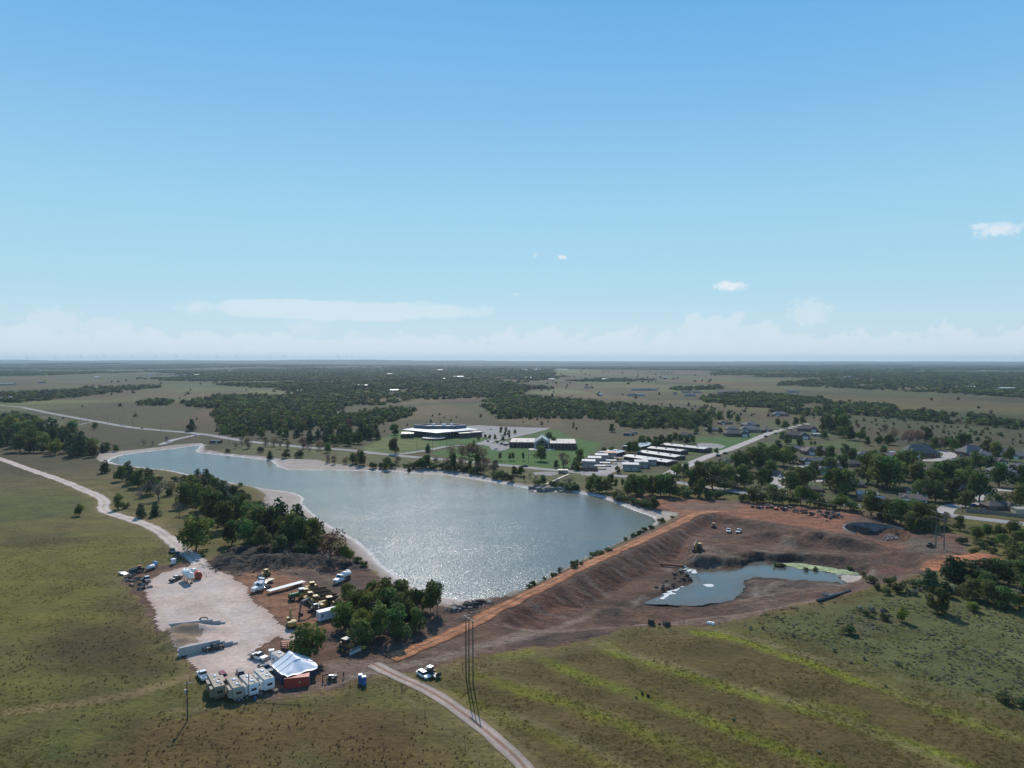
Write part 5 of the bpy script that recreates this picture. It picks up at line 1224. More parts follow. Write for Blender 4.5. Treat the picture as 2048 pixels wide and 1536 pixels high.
def dozer(label, p, rz, scale=1.0, m_=None, roofm=None, blade=True, cat="bulldozer"):
    m_ = m_ or YELL
    t = thing("bulldozer", label, cat, p, rz)
    crawler(t, 4.1, 2.2, .65, 1.15)
    MB().prism([(-1.6, .7), (2.0, .7), (2.0, 1.75), (.3, 1.85), (-1.6, 1.6)], -.62, .62).obj("hood", m_, t)
    MB().box((-1.55, 0, 1.2), (.9, 1.6, .75), ch=.1).obj("fuel_tank", m_, t)
    c = MB().prism([(-1.15, 1.6), (.35, 1.6), (.2, 2.95), (-1.05, 2.95)], -.7, .7).obj("cab", GLASS, t)
    MB().box((-.4, 0, 2.94), (1.75, 1.75, .11), ch=.05).obj("cab_roof", roofm or CREAMY, c)
    for x in (-1.1, .28):
        for y in (-.68, .68): MB().box((x, y, 1.6), (.1, .1, 1.36)).obj("cab_post", m_, c)
    MB().cyl((1.0, .25, 1.7), (1.0, .25, 2.6), .08, 8).obj("exhaust", BLACKP, t)
    for y in (-1.25, 1.25): MB().box((1.5, y, .45), (2.6, .16, .28)).obj("push_arm", m_, t)
    if blade: MB().prism([(2.85, .05), (3.0, .1), (2.82, .7), (2.98, 1.35), (2.85, 1.4), (2.66, .7)], -1.95, 1.95).obj("blade", STEEL, t)
    MB().box((-2.3, 0, .6), (.5, .3, .9)).obj("ripper", TRACK, t)
    t.scale = (scale,) * 3
    return t
def wheel_machine(name, label, cat, p, rz, m_, roofm, hood, big, small, scale=1.0, bucket=False):
    """tractor or wheel loader"""
    t = thing(name, label, cat, p, rz)
    MB().prism([(.2, .9), (hood, .9), (hood + .1, 1.3), (hood - .1, 1.95), (.2, 2.1)], -.5, .5).obj("hood", m_, t)
    c = MB().prism([(-1.35, 1.2), (.3, 1.2), (.15, 2.95), (-1.2, 2.95)], -.78, .78).obj("cab", GLASS, t)
    MB().box((-.5, 0, 2.94), (1.8, 1.8, .13), ch=.05).obj("cab_roof", roofm, c)
    for x in (-1.25, .2):
        for y in (-.76, .76): MB().box((x, y, 1.2), (.09, .09, 1.76)).obj("cab_post", BLACKP, c)
    MB().box((-.4, 0, .7), (3.2, .8, .5)).obj("chassis", m_, t)
    for y in (-1.1, 1.1):
        wheel(t, -.9, y, big, .55); wheel(t, hood - .7, y * .9, small, .42)
        MB().box((-.9, y, big * 2 + .02), (1.2, .55, .08)).obj("mudguard", m_, t)
    MB().cyl((hood - .6, .3, 1.9), (hood - .6, .3, 2.6), .06, 6).obj("exhaust", BLACKP, t)
    if bucket:
        for y in (-.5, .5): boom_bar(MB(), (hood - .6, 1.5), (hood + 1.2, .6), .25, .2, y, .14).obj("loader_arm", m_, t)
        MB().prism([(hood + 1.1, .15), (hood + 2.1, .1), (hood + 2.1, .2), (hood + 1.25, .3), (hood + 1.3, 1.1), (hood + 1.15, 1.15)], -1.25, 1.25).obj("bucket", TRACK, t)
    t.scale = (scale,) * 3
    return t
def semi_truck(label, p, rz, tank=False, flat=False):
    t = thing("semi_truck" if not tank else "water_truck", label, "truck", p, rz)
    MB().prism([(1.1, .75), (3.3, .75), (3.45, 1.1), (3.35, 1.75), (1.1, 2.05)], -1.0, 1.0).obj("hood", WHITE, t)
    c = MB().prism([(-.9 if not (tank or flat) else -.1, .8), (1.15, .8), (1.25, 2.0), (.75, 2.9), (-.9 if not (tank or flat) else -.1, 3.5 if not (tank or flat) else 2.95)], -1.18, 1.18).obj("cab", WHITE, t)
    MB().add([(1.285, -1.0, 2.02), (1.285, 1.0, 2.02), (.82, .95, 2.86), (.82, -.95, 2.86)], [(0, 1, 2, 3)]).obj("windscreen", GLASS, c)
    for y in (-1.19, 1.19): MB().box((.62, y, 1.95), (.8, .02, .72)).obj("window", GLASS, c)
    MB().box((3.42, 0, .95), (.06, 1.3, .75)).obj("grille", CHROME, t)
    MB().box((3.5, 0, .5), (.2, 2.3, .3)).obj("bumper", CHROME, t)
    MB().box((-1.2 if not tank else -1.8, 0, .72), (5.6 if not tank else 7.4, .9, .3)).obj("chassis", BLACKP, t)
    for y in (-1.1, 1.1): MB().cyl((-1.0, y, .95), (.6, y, .95), .32, 10).obj("fuel_tank", CHROME, t)
    ax = (2.4, -2.2, -3.4) if not tank else (2.4, -3.2, -4.4)
    for x in ax:
        for y in (-1.02, 1.02): wheel(t, x, y, .5, .32 if x > 0 else .5)
    if tank:
        k = MB().cyl((-5.2, 0, 2.15), (-.5, 0, 2.15), 1.12, 16).obj("tank", WHITE, t, smooth=True)
        for x in (-4, -2): MB().cyl((x, 0, 3.2), (x, 0, 3.45), .32, 10).obj("hatch", STEEL, k)
        MB().box((-3, 0, 1.02), (4.6, 1.4, .3)).obj("saddle", BLACKP, t)
    elif flat:
        MB().box((-2.6, 0, 1.1), (5.0, 2.4, .16)).obj("flatbed", TANP, t)
    else:
        MB().box((-2.6, 0, 1.1), (1.4, 1.0, .14)).obj("fifth_wheel", TRACK, t)
    return t
# ------------------------------------------------------------------ THE YARD
# vehicles
pickup("pickup_truck", "white crew cab pickup with a dark brown flatbed on the pale gravel yard", WHITE, G(517, 1318), heading((505, 1315), (531, 1322)), 'flat', load=STEEL)
pickup("pickup_truck", "black pickup parked against the lower concrete block wall", BLACKP, G(427, 1300), heading((409, 1306), (447, 1297)), load=TANP)
pickup("pickup_truck", "black and white pickup with open bed beside the raised white tank", BLACKP, G(352, 1161), heading((338, 1167), (367, 1154)), load=STEEL, roofm=WHITE)
pickup("pickup_truck", "black pickup on the road verge in front of the blue one", BLACKP, G(354, 1112), heading((350, 1107), (358, 1118)))
pickup("pickup_truck", "blue pickup on the road verge behind the black one", NAVY, G(345, 1105), heading((341, 1100), (349, 1111)))
pickup("pickup_truck", "white pickup parked left of the tan trailer", WHITE, G(406, 1356), heading((411, 1362), (402, 1350)))
pickup("pickup_truck", "navy pickup with a tan load between the trailer and the white shelter", NAVY, G(531, 1343), heading((518, 1335), (543, 1352)), load=TANP)
pickup("utility_truck", "muddy white roofed utility truck at the edge of the debris heap", DKGREY, G(294, 1162), heading((290, 1157), (299, 1168)), 'flat', roofm=WHITE)
pickup("pickup_truck", "left white pickup parked on the slope above the pit", WHITE, G(1457, 1064), heading((1458, 1058), (1456, 1068)), group="white pickups above the pit")
pickup("pickup_truck", "right white pickup parked on the slope above the pit", WHITE, G(1477, 1065), heading((1480, 1060), (1474, 1068)), group="white pickups above the pit")
car("car", "maroon car between the tan trailer and its neighbour", MAROON, G(446, 1357), heading((440, 1349), (451, 1365)))
car("car", "dark hatchback with a boxy tail behind the middle trailers", DKGREY, G(481, 1350), heading((483, 1355), (480, 1344)), suv=True)
car("car", "white saloon car beside the small tractor on the dirt", WHITE, G(847, 1353), heading((838, 1347), (857, 1358)))

# camping trailers in a row
RVG = "camping trailers along the yard's lower edge"
RV_TAN = paint("trailer_tan", (0.25, 0.19, 0.13), 0.45, dirt=0.3); RV_CREAM = paint("trailer_cream", (0.40, 0.36, 0.29), 0.45, dirt=0.25)
ROOF_TAN = paint("trailer_roof_tan", (0.36, 0.29, 0.21), 0.7, dirt=0.45, scale=0.8); ROOF_GREY = paint("trailer_roof_grey", (0.48, 0.42, 0.35), 0.7, dirt=0.4, scale=0.8)
def roofdir(q): a = unproj(*q[0], 3.35); b = unproj(*q[1], 3.35); return math.atan2(b[1] - a[1], b[0] - a[0])
def rv(label, quad, L, *a, **k):
    cx = sum(q[0] for q in quad) / 4; cy = sum(q[1] for q in quad) / 4
    p = G2(cx, cy, 3.35); rz = roofdir((((quad[0][0] + quad[1][0]) / 2, (quad[0][1] + quad[1][1]) / 2), ((quad[2][0] + quad[3][0]) / 2, (quad[2][1] + quad[3][1]) / 2)))
    return travel_trailer(label, p, rz, L, *a, **k)
rv("long tan camping trailer at the left end of the row", [(415,1344.7),(433,1342),(450,1371),(430,1375.5)], 9.4, RV_TAN, ROOF_TAN, [(-.6, 2.6, -1), (3.2, 1.8, -1), (-1.0, 3.6, 1)], RVG)
rv("short cream camping trailer second from the left in the row", [(453,1356),(474,1353.5),(487,1371),(466,1375.5)], 7.0, RV_CREAM, ROOF_TAN, [(1.2, 3.0, -1)], RVG, win=2)
rv("short white camping trailer third from the left with a big rear window", [(479.6,1350.6),(500,1346),(516,1362),(497,1368)], 7.0, WHITE, ROOF_GREY, [(1.4, 2.6, -1)], RVG, win=2)
rv("white camping trailer with orange roofed slide outs right beside the shelter", [(510,1337),(523.5,1333),(548,1353.5),(531,1359)], 8.0, WHITE, ROOF_GREY, [(-1.2, 2.8, -1), (2.6, 1.7, -1)], RVG)
rv("white office trailer partly hidden behind the tarpaulin shelter", [(545.5,1306.6),(558.7,1302),(584,1317),(570,1322)], 8.2, WHITE, ROOF_GREY, [], RVG)

# containers with the tarpaulin roof
axis = heading((548, 1354), (571, 1377)); ca, sa = math.cos(axis), math.sin(axis)
def loc(o_, u, v): p = Vector((o_.x + ca * u - sa * v, o_.y + sa * u + ca * v, 0)); p.z = float(HS(p.x, p.y)); return p     # u towards the camera, v to the right
RED = paint("container_red", (0.36, 0.045, 0.025), 0.5, dirt=0.3); BLUEC = paint("container_blue", (0.022, 0.060, 0.115), 0.5, dirt=0.3)
ro = heading((572, 1378), (615, 1372.5))
rm = G(593.5, 1375.5)
cr = Vector((rm.x - math.sin(ro) * 1.22, rm.y + math.cos(ro) * 1.22, rm.z))
container("red shipping container with a faded white mark across the shelter's front", RED, cr, ro, mark=True)
bl = G(559.5, 1365.5)
cb = Vector((bl.x + math.cos(axis + math.pi / 2) * 1.22, bl.y + math.sin(axis + math.pi / 2) * 1.22, bl.z)) + Vector((ca, sa, 0)) * -1.6
container("dark blue shipping container under the left eave of the tarpaulin", BLUEC, cb, axis)
cb2 = cb + Vector((-sa, ca, 0)) * 6.9
container("dark blue shipping container under the right eave of the tarpaulin", BLUEC, cb2 + Vector((0, 0, float(HS(cb2.x, cb2.y)) - cb.z)), axis)
# tarpaulin: two draped slopes and a sagging front, as a cloth with thickness
TARP = paint("white_tarpaulin", (0.80, 0.81, 0.83), 0.42, dirt=0.2, scale=0.5, bump=0.15, noise_col=(0.5, 0.54, 0.60))
sh = thing("tarpaulin_shelter", "white tarpaulin roof draped over the blue and red containers", "shelter", (0, 0, 0))
mid = (cb + cb2) / 2
U0, U1, V1, ZE, ZR = -4.2, 5.2, 4.9, 2.75, 5.3
def tarp(u, v):
    k = abs(v) / V1
    z = ZE + (ZR - ZE) * (1 - k) - 0.16 * math.sin(k * math.pi)
    hip_ = ZE - 0.15 + (ZR - ZE + 0.15) * min(1.0, (U1 - u) / 4.6)          # the front end slopes down to the red container
    z = min(z, hip_ + 0.12 * math.sin(v * 1.7) * min(1, max(0, (u - 1) / 3)))
    z += 0.05 * math.sin(u * 2.3 + v * 0.8) * k
    return z
nu, nv = 22, 24
V, F = [], []
for s_ in (0.0, -0.05):
    for i in range(nu + 1):
        for j in range(nv + 1):
            u = U0 + (U1 - U0) * i / nu; v = -V1 + 2 * V1 * j / nv
            if u > 2.2: v *= 1 - 0.18 * ((u - 2.2) / 3.0) ** 2
            V.append((mid.x + ca * u - sa * v, mid.y + sa * u + ca * v, mid.z + tarp(u, v) + s_))
N1 = (nu + 1) * (nv + 1)
for i in range(nu):
    for j in range(nv):
        a = i * (nv + 1) + j; F.append((a, a + nv + 1, a + nv + 2, a + 1)); F.append(tuple(N1 + q for q in (a, a + 1, a + nv + 2, a + nv + 1)))
b_ = [i * (nv + 1) for i in range(nu + 1)] + [nu * (nv + 1) + j for j in range(1, nv + 1)] + [i * (nv + 1) + nv for i in range(nu - 1, -1, -1)] + [j for j in range(nv - 1, 0, -1)]
for q in range(len(b_)): F.append((b_[q], b_[(q + 1) % len(b_)], N1 + b_[(q + 1) % len(b_)], N1 + b_[q]))
MB().add(V, F).obj("tarpaulin", TARP, sh, smooth=True)
for u in (-4.0, -1.2, 1.6):
    k = MB(); pp = [Vector((mid.x + ca * u - sa * v, mid.y + sa * u + ca * v, mid.z + tarp(u, v) + .05)) for v in np.linspace(-V1, V1, 13)]
    for a, b in zip(pp, pp[1:]): k.cyl(a, b, .05, 5)
    k.obj("seam", STEEL, sh)

# concrete block walls: each block a part
BLOCK = MB().box((0, 0, 0), (1.78, .76, .58), ch=.03).mesh("block", CONC)
def block_wall(label, a, b, courses):
    A, Bp = G(*a), G(*b); d = Bp - A; L = math.hypot(d.x, d.y); rz = math.atan2(d.y, d.x)
    t = thing("block_wall", label, "wall", A, rz, "concrete block walls of the sand bay")
    n = int(L / 1.8); rg = random.Random(3)
    for c in range(courses):
        off = .9 if c % 2 else 0
        for i in range(n - (c if c else 0)):
            o = bpy.data.objects.new("block", BLOCK); link(o, t)
            o.location = (.9 + i * 1.8 + off * (1 if c else 0) * .5, rg.uniform(-.03, .03), c * .6 - .05); o.rotation_euler = (0, 0, rg.uniform(-.015, .015))
    return t
block_wall("upper concrete block wall with a stepped right end beside the sand", (338, 1258), (453, 1246), 3)
block_wall("lower concrete block wall with a stepped right end behind the black pickup", (355, 1313), (488, 1284), 4)
hs = thing("black_hose", "short black hose lying over the upper block wall", "hose", G(400, 1250))
k = MB(); pp = [(0, 0, 1.85), (.3, .1, 2.2), (1.2, .1, 2.4), (2.2, .0, 2.3), (2.6, -.1, 1.9)]
for a, b in zip(pp, pp[1:]): k.cyl(a, b, .17, 7)
k.obj("hose_body", BLACKP, hs); MB().box((0, 0, 1.3), (.5, .5, .6)).obj("coupling", TRACK, hs)

# tanks
t = thing("water_tank", "white horizontal tank raised on a timber stand in the yard", "tank", G(376, 1163), heading((368, 1156), (385, 1170)))
k = MB().cyl((-3.6, 0, 3.1), (3.6, 0, 3.1), 1.3, 20).cyl((-3.85, 0, 3.1), (-3.6, 0, 3.1), .9, 20, 1.3).cyl((3.6, 0, 3.1), (3.85, 0, 3.1), 1.3, 20, .9)
k.obj("tank_shell", WHITE, t, smooth=True)
for x in (-2, 1.2): MB().cyl((x, 0, 4.35), (x, 0, 4.6), .3, 10).obj("hatch", STEEL, t)
for x in (-2.8, -.9, 1.0, 2.8):
    MB().box((x, 0, 1.55), (.25, 2.0, .3)).obj("cradle", RUSTP, t)
    for y in (-.95, .95): MB().box((x, y, -.1), (.22, .22, 1.7)).obj("leg", RUSTP, t)
MB().cyl((3.5, .2, .2), (3.5, .2, 1.9), .09, 8).box((3.5, .2, 0), (.8, .8, .35)).obj("outlet_pipe", BLACKP, t)
t = thing("fuel_tank", "rust red drum tank standing behind the raised white tank", "tank", G(396, 1157), heading((390, 1150), (400, 1163)))
MB().cyl((-1.7, 0, 1.45), (1.7, 0, 1.45), 1.3, 18).obj("tank_shell", ORANGEP, t, smooth=True)
MB().cyl((1.7, 0, 1.45), (1.85, 0, 1.45), 1.2, 18, .9).obj("tank_end", RUSTP, t)
for x in (-1.1, 1.1): MB().box((x, 0, -.05), (.3, 2.0, .4)).obj("skid", TRACK, t)
t = thing("water_tank", "small white drum tank tucked behind the rust red one", "tank", G(386, 1148), 0.6)
MB().cyl((-1.2, 0, 1.2), (1.2, 0, 1.2), 1.0, 16).obj("tank_shell", WHITE, t, smooth=True); MB().box((0, 0, 0), (2.0, 1.2, .3)).obj("skid", TRACK, t)
t = thing("water_tank", "blue upright plastic tank at the yard's far corner", "tank", G(310, 1133))
MB().cyl((0, 0, 0), (0, 0, 1.9), 1.0, 16).cyl((0, 0, 1.9), (0, 0, 2.15), 1.0, 16, .3).obj("tank_shell", paint("pale_blue_plastic", (0.18, 0.32, 0.50), 0.5), t, smooth=True); MB().cyl((0, 0, 2.1), (0, 0, 2.25), .28, 10).obj("lid", WHITE, t)
t = thing("storage_cabinet", "white metal cabinet in the grass beside the road into the yard", "cabinet", G(347, 1128), heading((343, 1129), (352, 1125)))
MB().box((0, 0, .2), (1.6, 1.3, 1.8)).obj("body", WHITE, t); MB().prism([(-.95, 2.0), (.95, 2.0), (.9, 2.2), (-.9, 2.2)], -.8, .8).obj("roof", WHITE, t)
for x in (-.6, .6): MB().box((x, 0, -.05), (.2, 1.1, .25)).obj("foot", TRACK, t)
t = thing("dumpster", "dark green steel skip at the yard's far edge", "skip", G(267, 1144), heading((262, 1144.5), (273, 1143)))
k = MB().box((0, -.8, .2), (2.9, .08, 1.2)).box((0, .8, .2), (2.9, .08, 1.2)).box((-1.42, 0, .2), (.08, 1.5, 1.2)).box((1.42, 0, .2), (.08, 1.5, 1.2)).box((0, 0, .2), (2.8, 1.5, .08)); k.obj("body", paint("skip_green", (0.02, 0.09, 0.075), .5), t)
MB().box((0, -.86, 1.36), (3.0, .16, .08)).box((0, .86, 1.36), (3.0, .16, .08)).obj("rim", SILVER, t); MB().box((0, 0, 0), (2.6, 1.2, .2)).obj("skid", TRACK, t)
wheel_machine("old_tractor", "rusty olive tractor beside the dark green skip", "tractor", G(281, 1143), 0.4, paint("olive_rust", (0.10, 0.07, 0.03), .7), RUSTP, 1.7, .7, .5, .8)
t = thing("tank_trailer", "white tank trailer between the rusty tractor and the blue tank", "trailer", G(301, 1140), heading((294, 1142), (307, 1137)))
MB().cyl((-1.6, 0, 1.3), (1.6, 0, 1.3), .72, 14).obj("tank_shell", WHITE, t, smooth=True); MB().box((.2, 0, .5), (4.0, 1.2, .18)).obj("chassis", TRACK, t)
for y in (-.75, .75): wheel(t, -.4, y, .38, .25)
t = thing("panel_stack", "stack of pale blue panels leaning by the debris heap", "panels", G(248, 1149), heading((243, 1151), (254, 1146)))
for i in range(5): 
    o = MB().box((0, 0, 0), (2.9, .75, .06)).obj("panel", [WHITE, paint("panel_blue", (0.12, 0.2, 0.32), .3), SILVER][i % 3], t, (0, -.9 + i * .55, .35 + .14 * i)); o.rotation_euler = (.28, .05 * i, .05 * (i % 2))
MB().box((-.8, 0, -.05), (.2, 2.4, .4)).box((.8, 0, -.05), (.2, 2.4, .5)).obj("rack", WOODP, t)
# debris: heaps of separate lumps
def rubble(name, label, cat, spots, n, seed, mats, smin, smax, stick=False, spread=(1, 1)):
    rg = random.Random(seed); p0 = G(*spots[0]); t = thing(name, label, cat, p0)
    ms = {}
    for i in range(n):
        a = G(*rg.choice(spots)); x = a.x + rg.gauss(0, 1.2) * spread[0]; y = a.y + rg.gauss(0, 1.2) * spread[1]; z = float(HS(x, y))
        m_ = rg.choice(mats); k = ms.setdefault(m_, MB()) if n > 40 else MB(); s = rg.uniform(smin, smax)
        if stick:
            an = rg.uniform(0, 6.28); l = s * 2.5; e = rg.uniform(-.05, .45)
            k.cyl((x - p0.x, y - p0.y, z - p0.z + .1), (x - p0.x + math.cos(an) * l, y - p0.y + math.sin(an) * l, z - p0.z + .1 + e * l * .6), .12 * s + .04, 5, .05)
        else: k.box((x - p0.x, y - p0.y, z - p0.z - .1), (s * rg.uniform(.6, 1.5), s * rg.uniform(.6, 1.2), s * rg.uniform(.3, .8)), rg.uniform(0, 3), rg.uniform(-.3, .3), rg.uniform(.6, 1))
        if n <= 40: k.obj("piece", m_, t)
    if n > 40:
        for m_, k in ms.items(): k.obj("debris" if not stick else "branches", m_, t)["kind"] = "stuff"
    return t
DKMUD = paint("dark_clods", (0.050, 0.038, 0.03), .95, dirt=.5, scale=3); ROCK = paint("grey_rock", (0.20, 0.185, 0.17), .9, dirt=.5, scale=2); BRUSHW = paint("dead_branches", (0.13, 0.11, 0.095), .95, dirt=.5)
rubble("debris_heap", "dark heap of soil and scrap at the upper left corner of the yard", "debris", [(255,1156),(265,1162),(272,1170),(262,1150),(280,1172),(276,1158),(285,1178),(292,1175)], 70, 1, [DKMUD, DKMUD, BRUSHW, RUSTP, ROCK], .4, 1.3)
rubble("brush_pile", "wide dark pile of cleared branches and mulch above the yard", "brush pile", [(440,1130),(460,1134),(490,1134),(520,1132),(550,1128),(580,1128),(610,1124),(640,1122),(500,1108),(560,1098),(620,1100),(480,1118),(670,1122)], 420, 2, [DKMUD, BRUSHW, DKMUD], .5, 1.3, True, (3.0, 4.0))
rubble("driftwood_pile", "grey pile of driftwood and broken slabs where the dam meets the lake", "debris", [(905,1222),(915,1216),(930,1214),(945,1212),(958,1208),(970,1206),(950,1205),(935,1220)], 90, 3, [ROCK, DKMUD, BRUSHW], .6, 1.7, True, (1.2, 1.2))
rubble("broken_slabs", "broken concrete slabs under the driftwood at the dam corner", "slabs", [(910,1224),(925,1218),(948,1210),(965,1208)], 26, 4, [ROCK, DKMUD], .8, 2.4)
rubble("rock_shelf", "jutting grey rocks at the waterline of the far shore", "rocks", [(1072,978),(1085,981),(1098,980),(1112,979),(1125,979)], 60, 5, [ROCK, ROCK, paint("tan_rock", (0.26, 0.21, 0.16), .9)], 1.2, 3.5, False, (1.5, 2))
rubble("rubble_row", "row of broken concrete and soil along the top of the red earth", "rubble", [(1520,1014),(1545,1016),(1570,1018),(1592,1020),(1610,1024),(1630,1026),(1648,1030),(1664,1034)], 90, 6, [DKMUD, ROCK, RUSTP, DKMUD], .6, 2.0, False, (2.2, 2.0))
rubble("riprap", "pale stones below the concrete spillway", "stones", [(1780,1074),(1788,1077),(1776,1078)], 36, 7, [ROCK], .5, 1.4)
rubble("dark_boulders", "pair of dark boulders at the edge of the dirt track", "boulders", [(1304,1250),(1322,1250),(1330,1250)], 7, 8, [DKMUD], 1.2, 2.6, False, (.35, .25))
rubble("sandbags", "white sandbags lying by the fence posts at the track", "sandbags", [(1420,1247),(1428,1249)], 8, 9, [WHITE], .7, 1.1, False, (.5, .3))
rubble("litter", "white plastic litter in the grass before the camping trailers", "litter", [(474,1400),(480,1396),(490,1394)], 14, 10, [WHITE, SILVER], .25, .7, False, (.5, .5))
rubble("soil_clods", "dark clods along the outflow mud bank", "clods", [(1340,1165),(1360,1150),(1375,1148),(1390,1160),(1380,1140),(1330,1180),(1350,1175)], 60, 12, [DKMUD], .4, 1.4, False, (1.5, 1.5))

# machines
excavator("yellow excavator with its boom raised away from the camera at the gravel edge", G(583, 1254), heading((583, 1254), (577, 1236)), YELL, [(.7, 1.9), (2.6, 4.6), (4.9, 3.9), (4.4, 1.6)], topm=CREAMY, scale=.95)
excavator("yellow excavator reaching left with a long dark arm beside the dump trucks", G(632, 1224), heading((632, 1224), (606, 1230)), YELL, [(.7, 1.9), (2.4, 5.0), (5.3, 4.4), (6.0, 1.3)], topm=WHITE, scale=1.0, armm=DKGREY)
excavator("yellow excavator digging at the foot of the dam", G(1395, 1102), heading((1398, 1100), (1388, 1112)), YELL, [(.7, 1.9), (2.5, 4.4), (4.4, 3.4), (3.8, .9)], topm=CREAMY, scale=1.25)
t = excavator("small grey roofed mini excavator beside the walking person", G(663, 1361), heading((663, 1361), (650, 1363)), paint("mini_grey", (0.10, 0.085, 0.07), .5), [(.7, 1.7), (1.9, 3.4), (3.9, 2.9), (4.1, .6)], topm=SILVER, scale=.55, armm=RUSTP)
tr = heading((661, 1186), (611, 1195))
for i, (px, py) in enumerate([(628, 1194), (637, 1201), (648, 1208)]):
    dump_truck(["upper yellow articulated dump truck beside the green tractor", "middle of the three yellow dump trucks parked side by side", "lower yellow dump truck nearest the reaching excavator"][i], G(px, py), tr, "dump trucks parked side by side")
wheel_machine("wheel_loader", "yellow wheel loader with a tan roof beside the dump trucks", "loader", G(655, 1214), tr, YELL, CREAMY, 2.6, .85, .8, 1.15, True)
wheel_machine("tractor", "large green tractor with a white cab roof left of the dump trucks", "tractor", G(601, 1197), tr + .1, GREENP, WHITE, 3.4, .95, .75, 1.15)
dozer("yellow bulldozer parked behind the green tractor", G(622, 1181), tr, 1.0, YELL, CREAMY)
dozer("small yellow bulldozer alone below the brush pile", G(531, 1152), heading((520, 1155), (541, 1149)) + math.pi, .85, YELL, CREAMY)
dozer("dark yellow bulldozer with a wide blade by the road junction", G(694, 1301), heading((690, 1298), (712, 1305)), 1.15, paint("dusty_yellow", (0.22, 0.13, 0.03), .5, dirt=.6), paint("bleached_roof", (.62, .54, .42), .6))
dozer("small red orange bulldozer climbing the dam slope", G(1427, 1055), heading((1427, 1058), (1426, 1049)), .8, ORANGEP, CREAMY)
dozer("dark generator on tracks beside the twin pole pylon", G(1861, 1094), .2, .7, DKGREY, DKGREY, False, "machine")
# motor grader in the shade of the grove
t = thing("motor_grader", "yellow motor grader in the shade of the grove", "grader", G(736, 1272), heading((748, 1266), (722, 1277)))
MB().box((-2.6, 0, 1.0), (2.6, 1.3, 1.0), ch=.1).obj("engine_cover", YELL, t)
c = MB().prism([(-1.25, 1.1), (.3, 1.1), (.2, 2.9), (-1.15, 2.9)], -.75, .75).obj("cab", GLASS, t); MB().box((-.45, 0, 2.9), (1.8, 1.8, .1), ch=.04).obj("cab_roof", CREAMY, c)
k = MB(); boom_bar(k, (.2, 1.5), (4.6, 1.3), .35, .3, 0, .35); k.obj("frame_beam", YELL, t); MB().box((1.9, 0, .15), (.25, 3.6, .65), .5).obj("blade", STEEL, t); MB().box((4.7, 0, .6), (.4, 2.0, .7)).obj("front_axle", YELL, t)
for x, r in ((4.7, .6), (-1.8, .65), (-3.3, .65)):
    for y in (-1.0, 1.0): wheel(t, x, y, r, .4)
t = thing("rusty_harrow", "rusty farm implement at the edge of the grove's shadow", "implement", G(760, 1280), .5)
MB().box((0, 0, .5), (2.4, .2, .2)).box((0, .7, .5), (2.4, .2, .2)).box((0, 0, .5), (.2, 2.2, .25)).obj("frame", RUSTP, t)
for i in range(5): MB().cyl((-1 + i * .5, -.1, .35), (-1 + i * .5, .05, .35), .35, 10).obj("disc", TRACK, t)
t = thing("barricade", "small yellow barricade on the dirt right of the big bulldozer", "barricade", G(727, 1299), .2)
MB().box((0, 0, .75), (1.5, .06, .25)).box((0, 0, .3), (1.5, .06, .22)).obj("board", paint("safety_yellow", (.65, .55, .03), .5), t)
for x in (-.65, .65): MB().box((x, -.3, 0), (.08, .06, 1.05)).box((x, .3, 0), (.08, .06, 1.05)).obj("leg", TRACK, t)

# lorries and trailers
semi_truck("white semi truck with a tall sleeper cab parked on the red earth", G(521, 1181), heading((534, 1177), (508, 1186)))
semi_truck("pale flatbed truck parked behind the white semi truck", G(525, 1171), heading((540, 1165), (512, 1176)), flat=True)
semi_truck("white tanker truck parked behind the grove by the lake", G(681, 1164), heading((697, 1156), (667, 1170)), tank=True)
t = thing("flatbed_trailer", "long empty flatbed trailer behind the white semi truck", "trailer", G(573, 1179), heading((606, 1171), (541, 1189)))
MB().box((0, 0, 1.25), (14.6, 2.5, .14)).obj("deck", paint("pale_deck", (.62, .60, .57), .5, dirt=.3), t); MB().box((0, -.5, .95), (13.5, .16, .32)).box((0, .5, .95), (13.5, .16, .32)).obj("beam", RUSTP, t)
for i in range(13): MB().box((-6.9 + i * 1.15, 0, 1.385), (.06, 2.4, .02)).obj("deck_joint", TRACK, t)
for x in (-4.2, -5.6):
    for y in (-1.0, 1.0): wheel(t, x, y, .5, .5)
for y in (-.7, .7): MB().box((4.2, y, 0), (.16, .16, 1.0)).obj("landing_leg", TRACK, t)
t = thing("office_trailer", "plain white box trailer with two small windows on the red earth", "trailer", G(661, 1237), heading((640, 1243), (682, 1232)))
MB().box((0, 0, .45), (8.6, 2.5, 2.75), ch=.05).obj("body", paint("office_white", (.70, .69, .71), .45, dirt=.15), t); MB().box((0, 0, 3.19), (8.7, 2.6, .06)).obj("roof", WHITE, t)
for x in (-3.3, 3.4): MB().box((x, -1.256, 1.5), (.45, .016, .95)).obj("window", GLASS, t)
MB().box((-4.306, .2, .65), (.016, .9, 1.95)).obj("door", SILVER, t); MB().box((0, 0, .2), (7.6, 1.4, .25)).obj("chassis", TRACK, t)
for y in (-1.0, 1.0): wheel(t, -.4, y, .36, .25); wheel(t, .6, y, .36, .25)
t = thing("storage_cabinet", "small white shed beside the office trailer and the weeds", "shed", G(543, 1312), .3)
MB().box((0, 0, 0), (1.3, 1.2, 1.7)).obj("body", WHITE, t); MB().box((0, 0, 1.7), (1.5, 1.4, .12)).obj("roof", SILVER, t); MB().box((0, -.61, .1), (.7, .02, 1.45)).obj("door", SILVER, t)
t = thing("steel_rack", "dark steel rack by the bushy tree behind the shelter", "rack", G(571, 1296), .1)
for x in (-1.2, 1.2):
    for y in (-.5, .5): MB().box((x, y, 0), (.12, .12, 2.0)).obj("post", TRACK, t)
